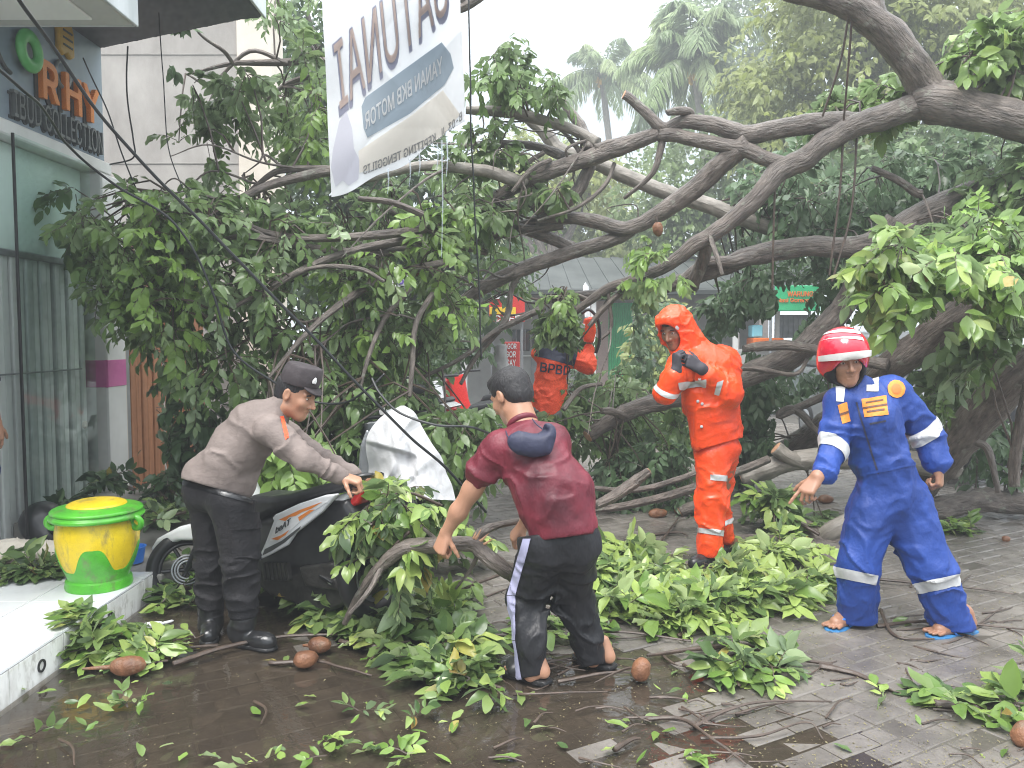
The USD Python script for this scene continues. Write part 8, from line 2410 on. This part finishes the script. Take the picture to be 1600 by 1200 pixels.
# loose leaves on the paving
def loose(label, px, py, mat, L, ang, group, z=0.006, tiltv=0.0):
    p = onto(px, py, z)
    d = np.array([[math.cos(ang), math.sin(ang), tiltv]])
    nn = np.array([[rg.normal(0, 0.25), rg.normal(0, 0.25), 1.0]])
    V, f1 = leaf_mesh(p[None], d, nn, np.array([L]), np.array([L * 0.42]), np.array([rg.uniform(-0.3, 0.15)]), np.array([rg.uniform(0.2, 0.7)]), rg)
    V = V[0]
    V[:, 2] += max(0, z - V[:, 2].min())
    single("fallen_leaf", (V, f1), mat, label, "leaf", True, group)


for lab, px, py, mat, L, a in (("large yellow green leaf lying flat at the bottom centre", 768, 1186, "leaf_bright", 0.11, 0.1), ("curled yellow green leaf left of the large flat one at the bottom", 705, 1192, "leaf_bright", 0.08, 2.6), ("yellow green leaf at the right of the maroon shirted person's reflection", 868, 1138, "leaf_bright", 0.10, 3.3),
                               ("broad leaf left of the longest bottom right twig", 985, 1136, "leaf_bright", 0.10, 3.0), ("green leaf floating in the puddle's middle", 100, 1100, "leaf", 0.06, 0.2), ("bright leaf alone in the murky puddle right of the sprig", 495, 1090, "leaf_bright", 0.06, 2.9)):
    loose(lab, px, py, mat, L, a, None)
for k in range(95):
    x, y = rg.uniform(20, 1590), rg.uniform(960, 1195)
    loose("single green leaf fallen on the wet paving", x, y, rg.choice(["leaf", "leaf_bright", "leaf_bright"]), rg.uniform(0.03, 0.09), rg.uniform(0, 6.28), "single leaves scattered on the wet paving", rg.uniform(0.004, 0.014), rg.uniform(-0.1, 0.3))
sprigs = [(560, 1110, "left"), (620, 1170, "bottom"), (215, 1100, "puddle"), (50, 1148, "corner"), (500, 1155, "low"), (410, 1190, "edge"), (650, 1120, "mid"), (640, 1180, "base"), (1060, 1185, "right"), (200, 1105, "mirror"), (1380, 1090, "flat"), (510, 1180, "front")]
where = ["leafy sprig left of centre below the bough pile", "leafy sprig near the bottom centre left", "upright sprig standing in the puddle's reflection", "spiky sprig at the bottom left corner", "pale sprig at the bottom left of centre", "tiny sprig at the bottom edge left of centre", "small sprig with three leaves below the bough pile", "pale spread sprig at the bottom centre", "lone sprig at the bottom right of centre", "yellowish sprig beside the puddle's upright sprig", "flat green sprig below the short dark stick", "bright sprig at the bottom edge"]
for k, ((x, y, _), lab) in enumerate(zip(sprigs, where)):
    t = thing("leaf_sprig", lab, "sprig", onto(x, y), "small leaf sprigs on the wet paving")
    c = onto(x, y, 0.012)
    V, f1, st3 = sprays(np.repeat(c[None], 2, 0), rg.normal(0, 1, (2, 3)) * [1, 1, 0.1] + [0, 0, 0.45], np.array([0.09, 0.07]), rg, 2, 0.075, -0.15, 0.2)
    V[:, :, 2] = np.maximum(V[:, :, 2], 0.004)
    for q in V:
        part(t, "leaf", (q, f1), "leaf_bright" if k % 3 else "leaf", True)
    st3[:, :, 2] = np.maximum(st3[:, :, 2], 0.004)
    part(t, "stem", strands(st3, 0.003, 0.0015), "twig")

# grit, petals and leaf crumbs too small to count
N = 24000
x, y = rg.uniform(-2.0, 3.6, N), 2.7 + rg.random(N) ** 1.5 * 5
ok = rg.random(N) < np.clip(0.2 + 0.35 * (x + 0.4), 0.06, 1)
x, y = x[ok], y[ok]
z = np.maximum(lift(x, y), 0) + 0.005
ang, s_ = rg.uniform(0, 6.28, len(x)), rg.uniform(0.0015, 0.0065, len(x))
V, f1 = leaf_mesh(np.stack([x, y, z], 1), np.stack([np.cos(ang), np.sin(ang), rg.normal(0, 0.2, len(x))], 1), np.tile([0, 0, 1.0], (len(x), 1)) + rg.normal(0, 0.3, (len(x), 3)), s_ * rg.uniform(1.0, 2.4, len(x)), s_, np.full(len(x), 0.2), np.full(len(x), 0.3), rg, False)
pm("crumbs", (0.22, 0.19, 0.09), rough=0.6, island=0.75)
structure_path = uniq("/World", "litter_crumbs")
usdkit.mesh(stage, structure_path, flat_leaves(V, f1), MATS["crumbs"])
data(structure_path, label="yellowish petals and leaf crumbs strewn over the wet paving", category="debris", kind="stuff")
for lab, px, py, sz, mat, ang in (("white bottle lying by the terrace near the front wheel", 240, 976, (0.10, 0.03, 0.03), "white_plastic", 0.3), ("white torn plastic scrap beside the bottle", 262, 972, (0.07, 0.02, 0.012), "white_plastic", 0.8), ("short white carton scrap before the bottle", 210, 985, (0.05, 0.025, 0.02), "sign_white", 0.0), ("white pebble at the puddle's rim", 230, 998, (0.025, 0.015, 0.012), "sign_white", 0.2)):
    p = onto(px, py, sz[2] * 0.6)
    Fd = Field().ell(p, np.array(sz) * 0.5, Rot.from_euler("z", ang).as_matrix()).cone(p - np.array([math.cos(ang), math.sin(ang), 0]) * sz[0] * 0.3, sz[2] * 0.5, p + np.array([math.cos(ang), math.sin(ang), 0]) * sz[0] * 0.3, sz[2] * 0.4, 0.008)
    single("litter", Fd.mesh(0.004), mat, lab, "litter", True)
for k, (x, y, z, r_) in enumerate([(232, 700, 0.17, 0.07), (246, 738, 0.16, 0.06), (252, 745, 0.16, 0.05)]):
    p = at(x, y + 25, 6.3)
    single("stone", Field().ell([p[0], p[1], z + r_ * 0.3], (r_, r_ * 0.8, r_ * 0.65)).folds(0.006, 14, k).cut((0, 0, z - r_ * 0.2), (0, 0, -1)).mesh(0.012), ["cut_wood", "concrete", "old_plaster"][k], ["pale cut wood chunk before the brown door", "grey stone beside the cut wood chunk", "light stone at the foot of the brown door"][k], "rubble", True)

# ---------------------------------------------------------------- rain haze
MATS["rain_haze"] = usdkit.material(stage, "/World/Looks/rain_haze", {"v": ("principled_volume", {"color": (0.93, 0.96, 0.99), "density": HAZE, "anisotropy": 0.2})}, [], volume="v.volume")
hz = uniq("/World", "haze")
usdkit.mesh(stage, hz, trimesh.creation.box(bounds=[[-152, -24, -1.1], [152, 152, 24]]), MATS["rain_haze"])
data(hz, label="pale rain haze filling the street", category="haze", kind="stuff")
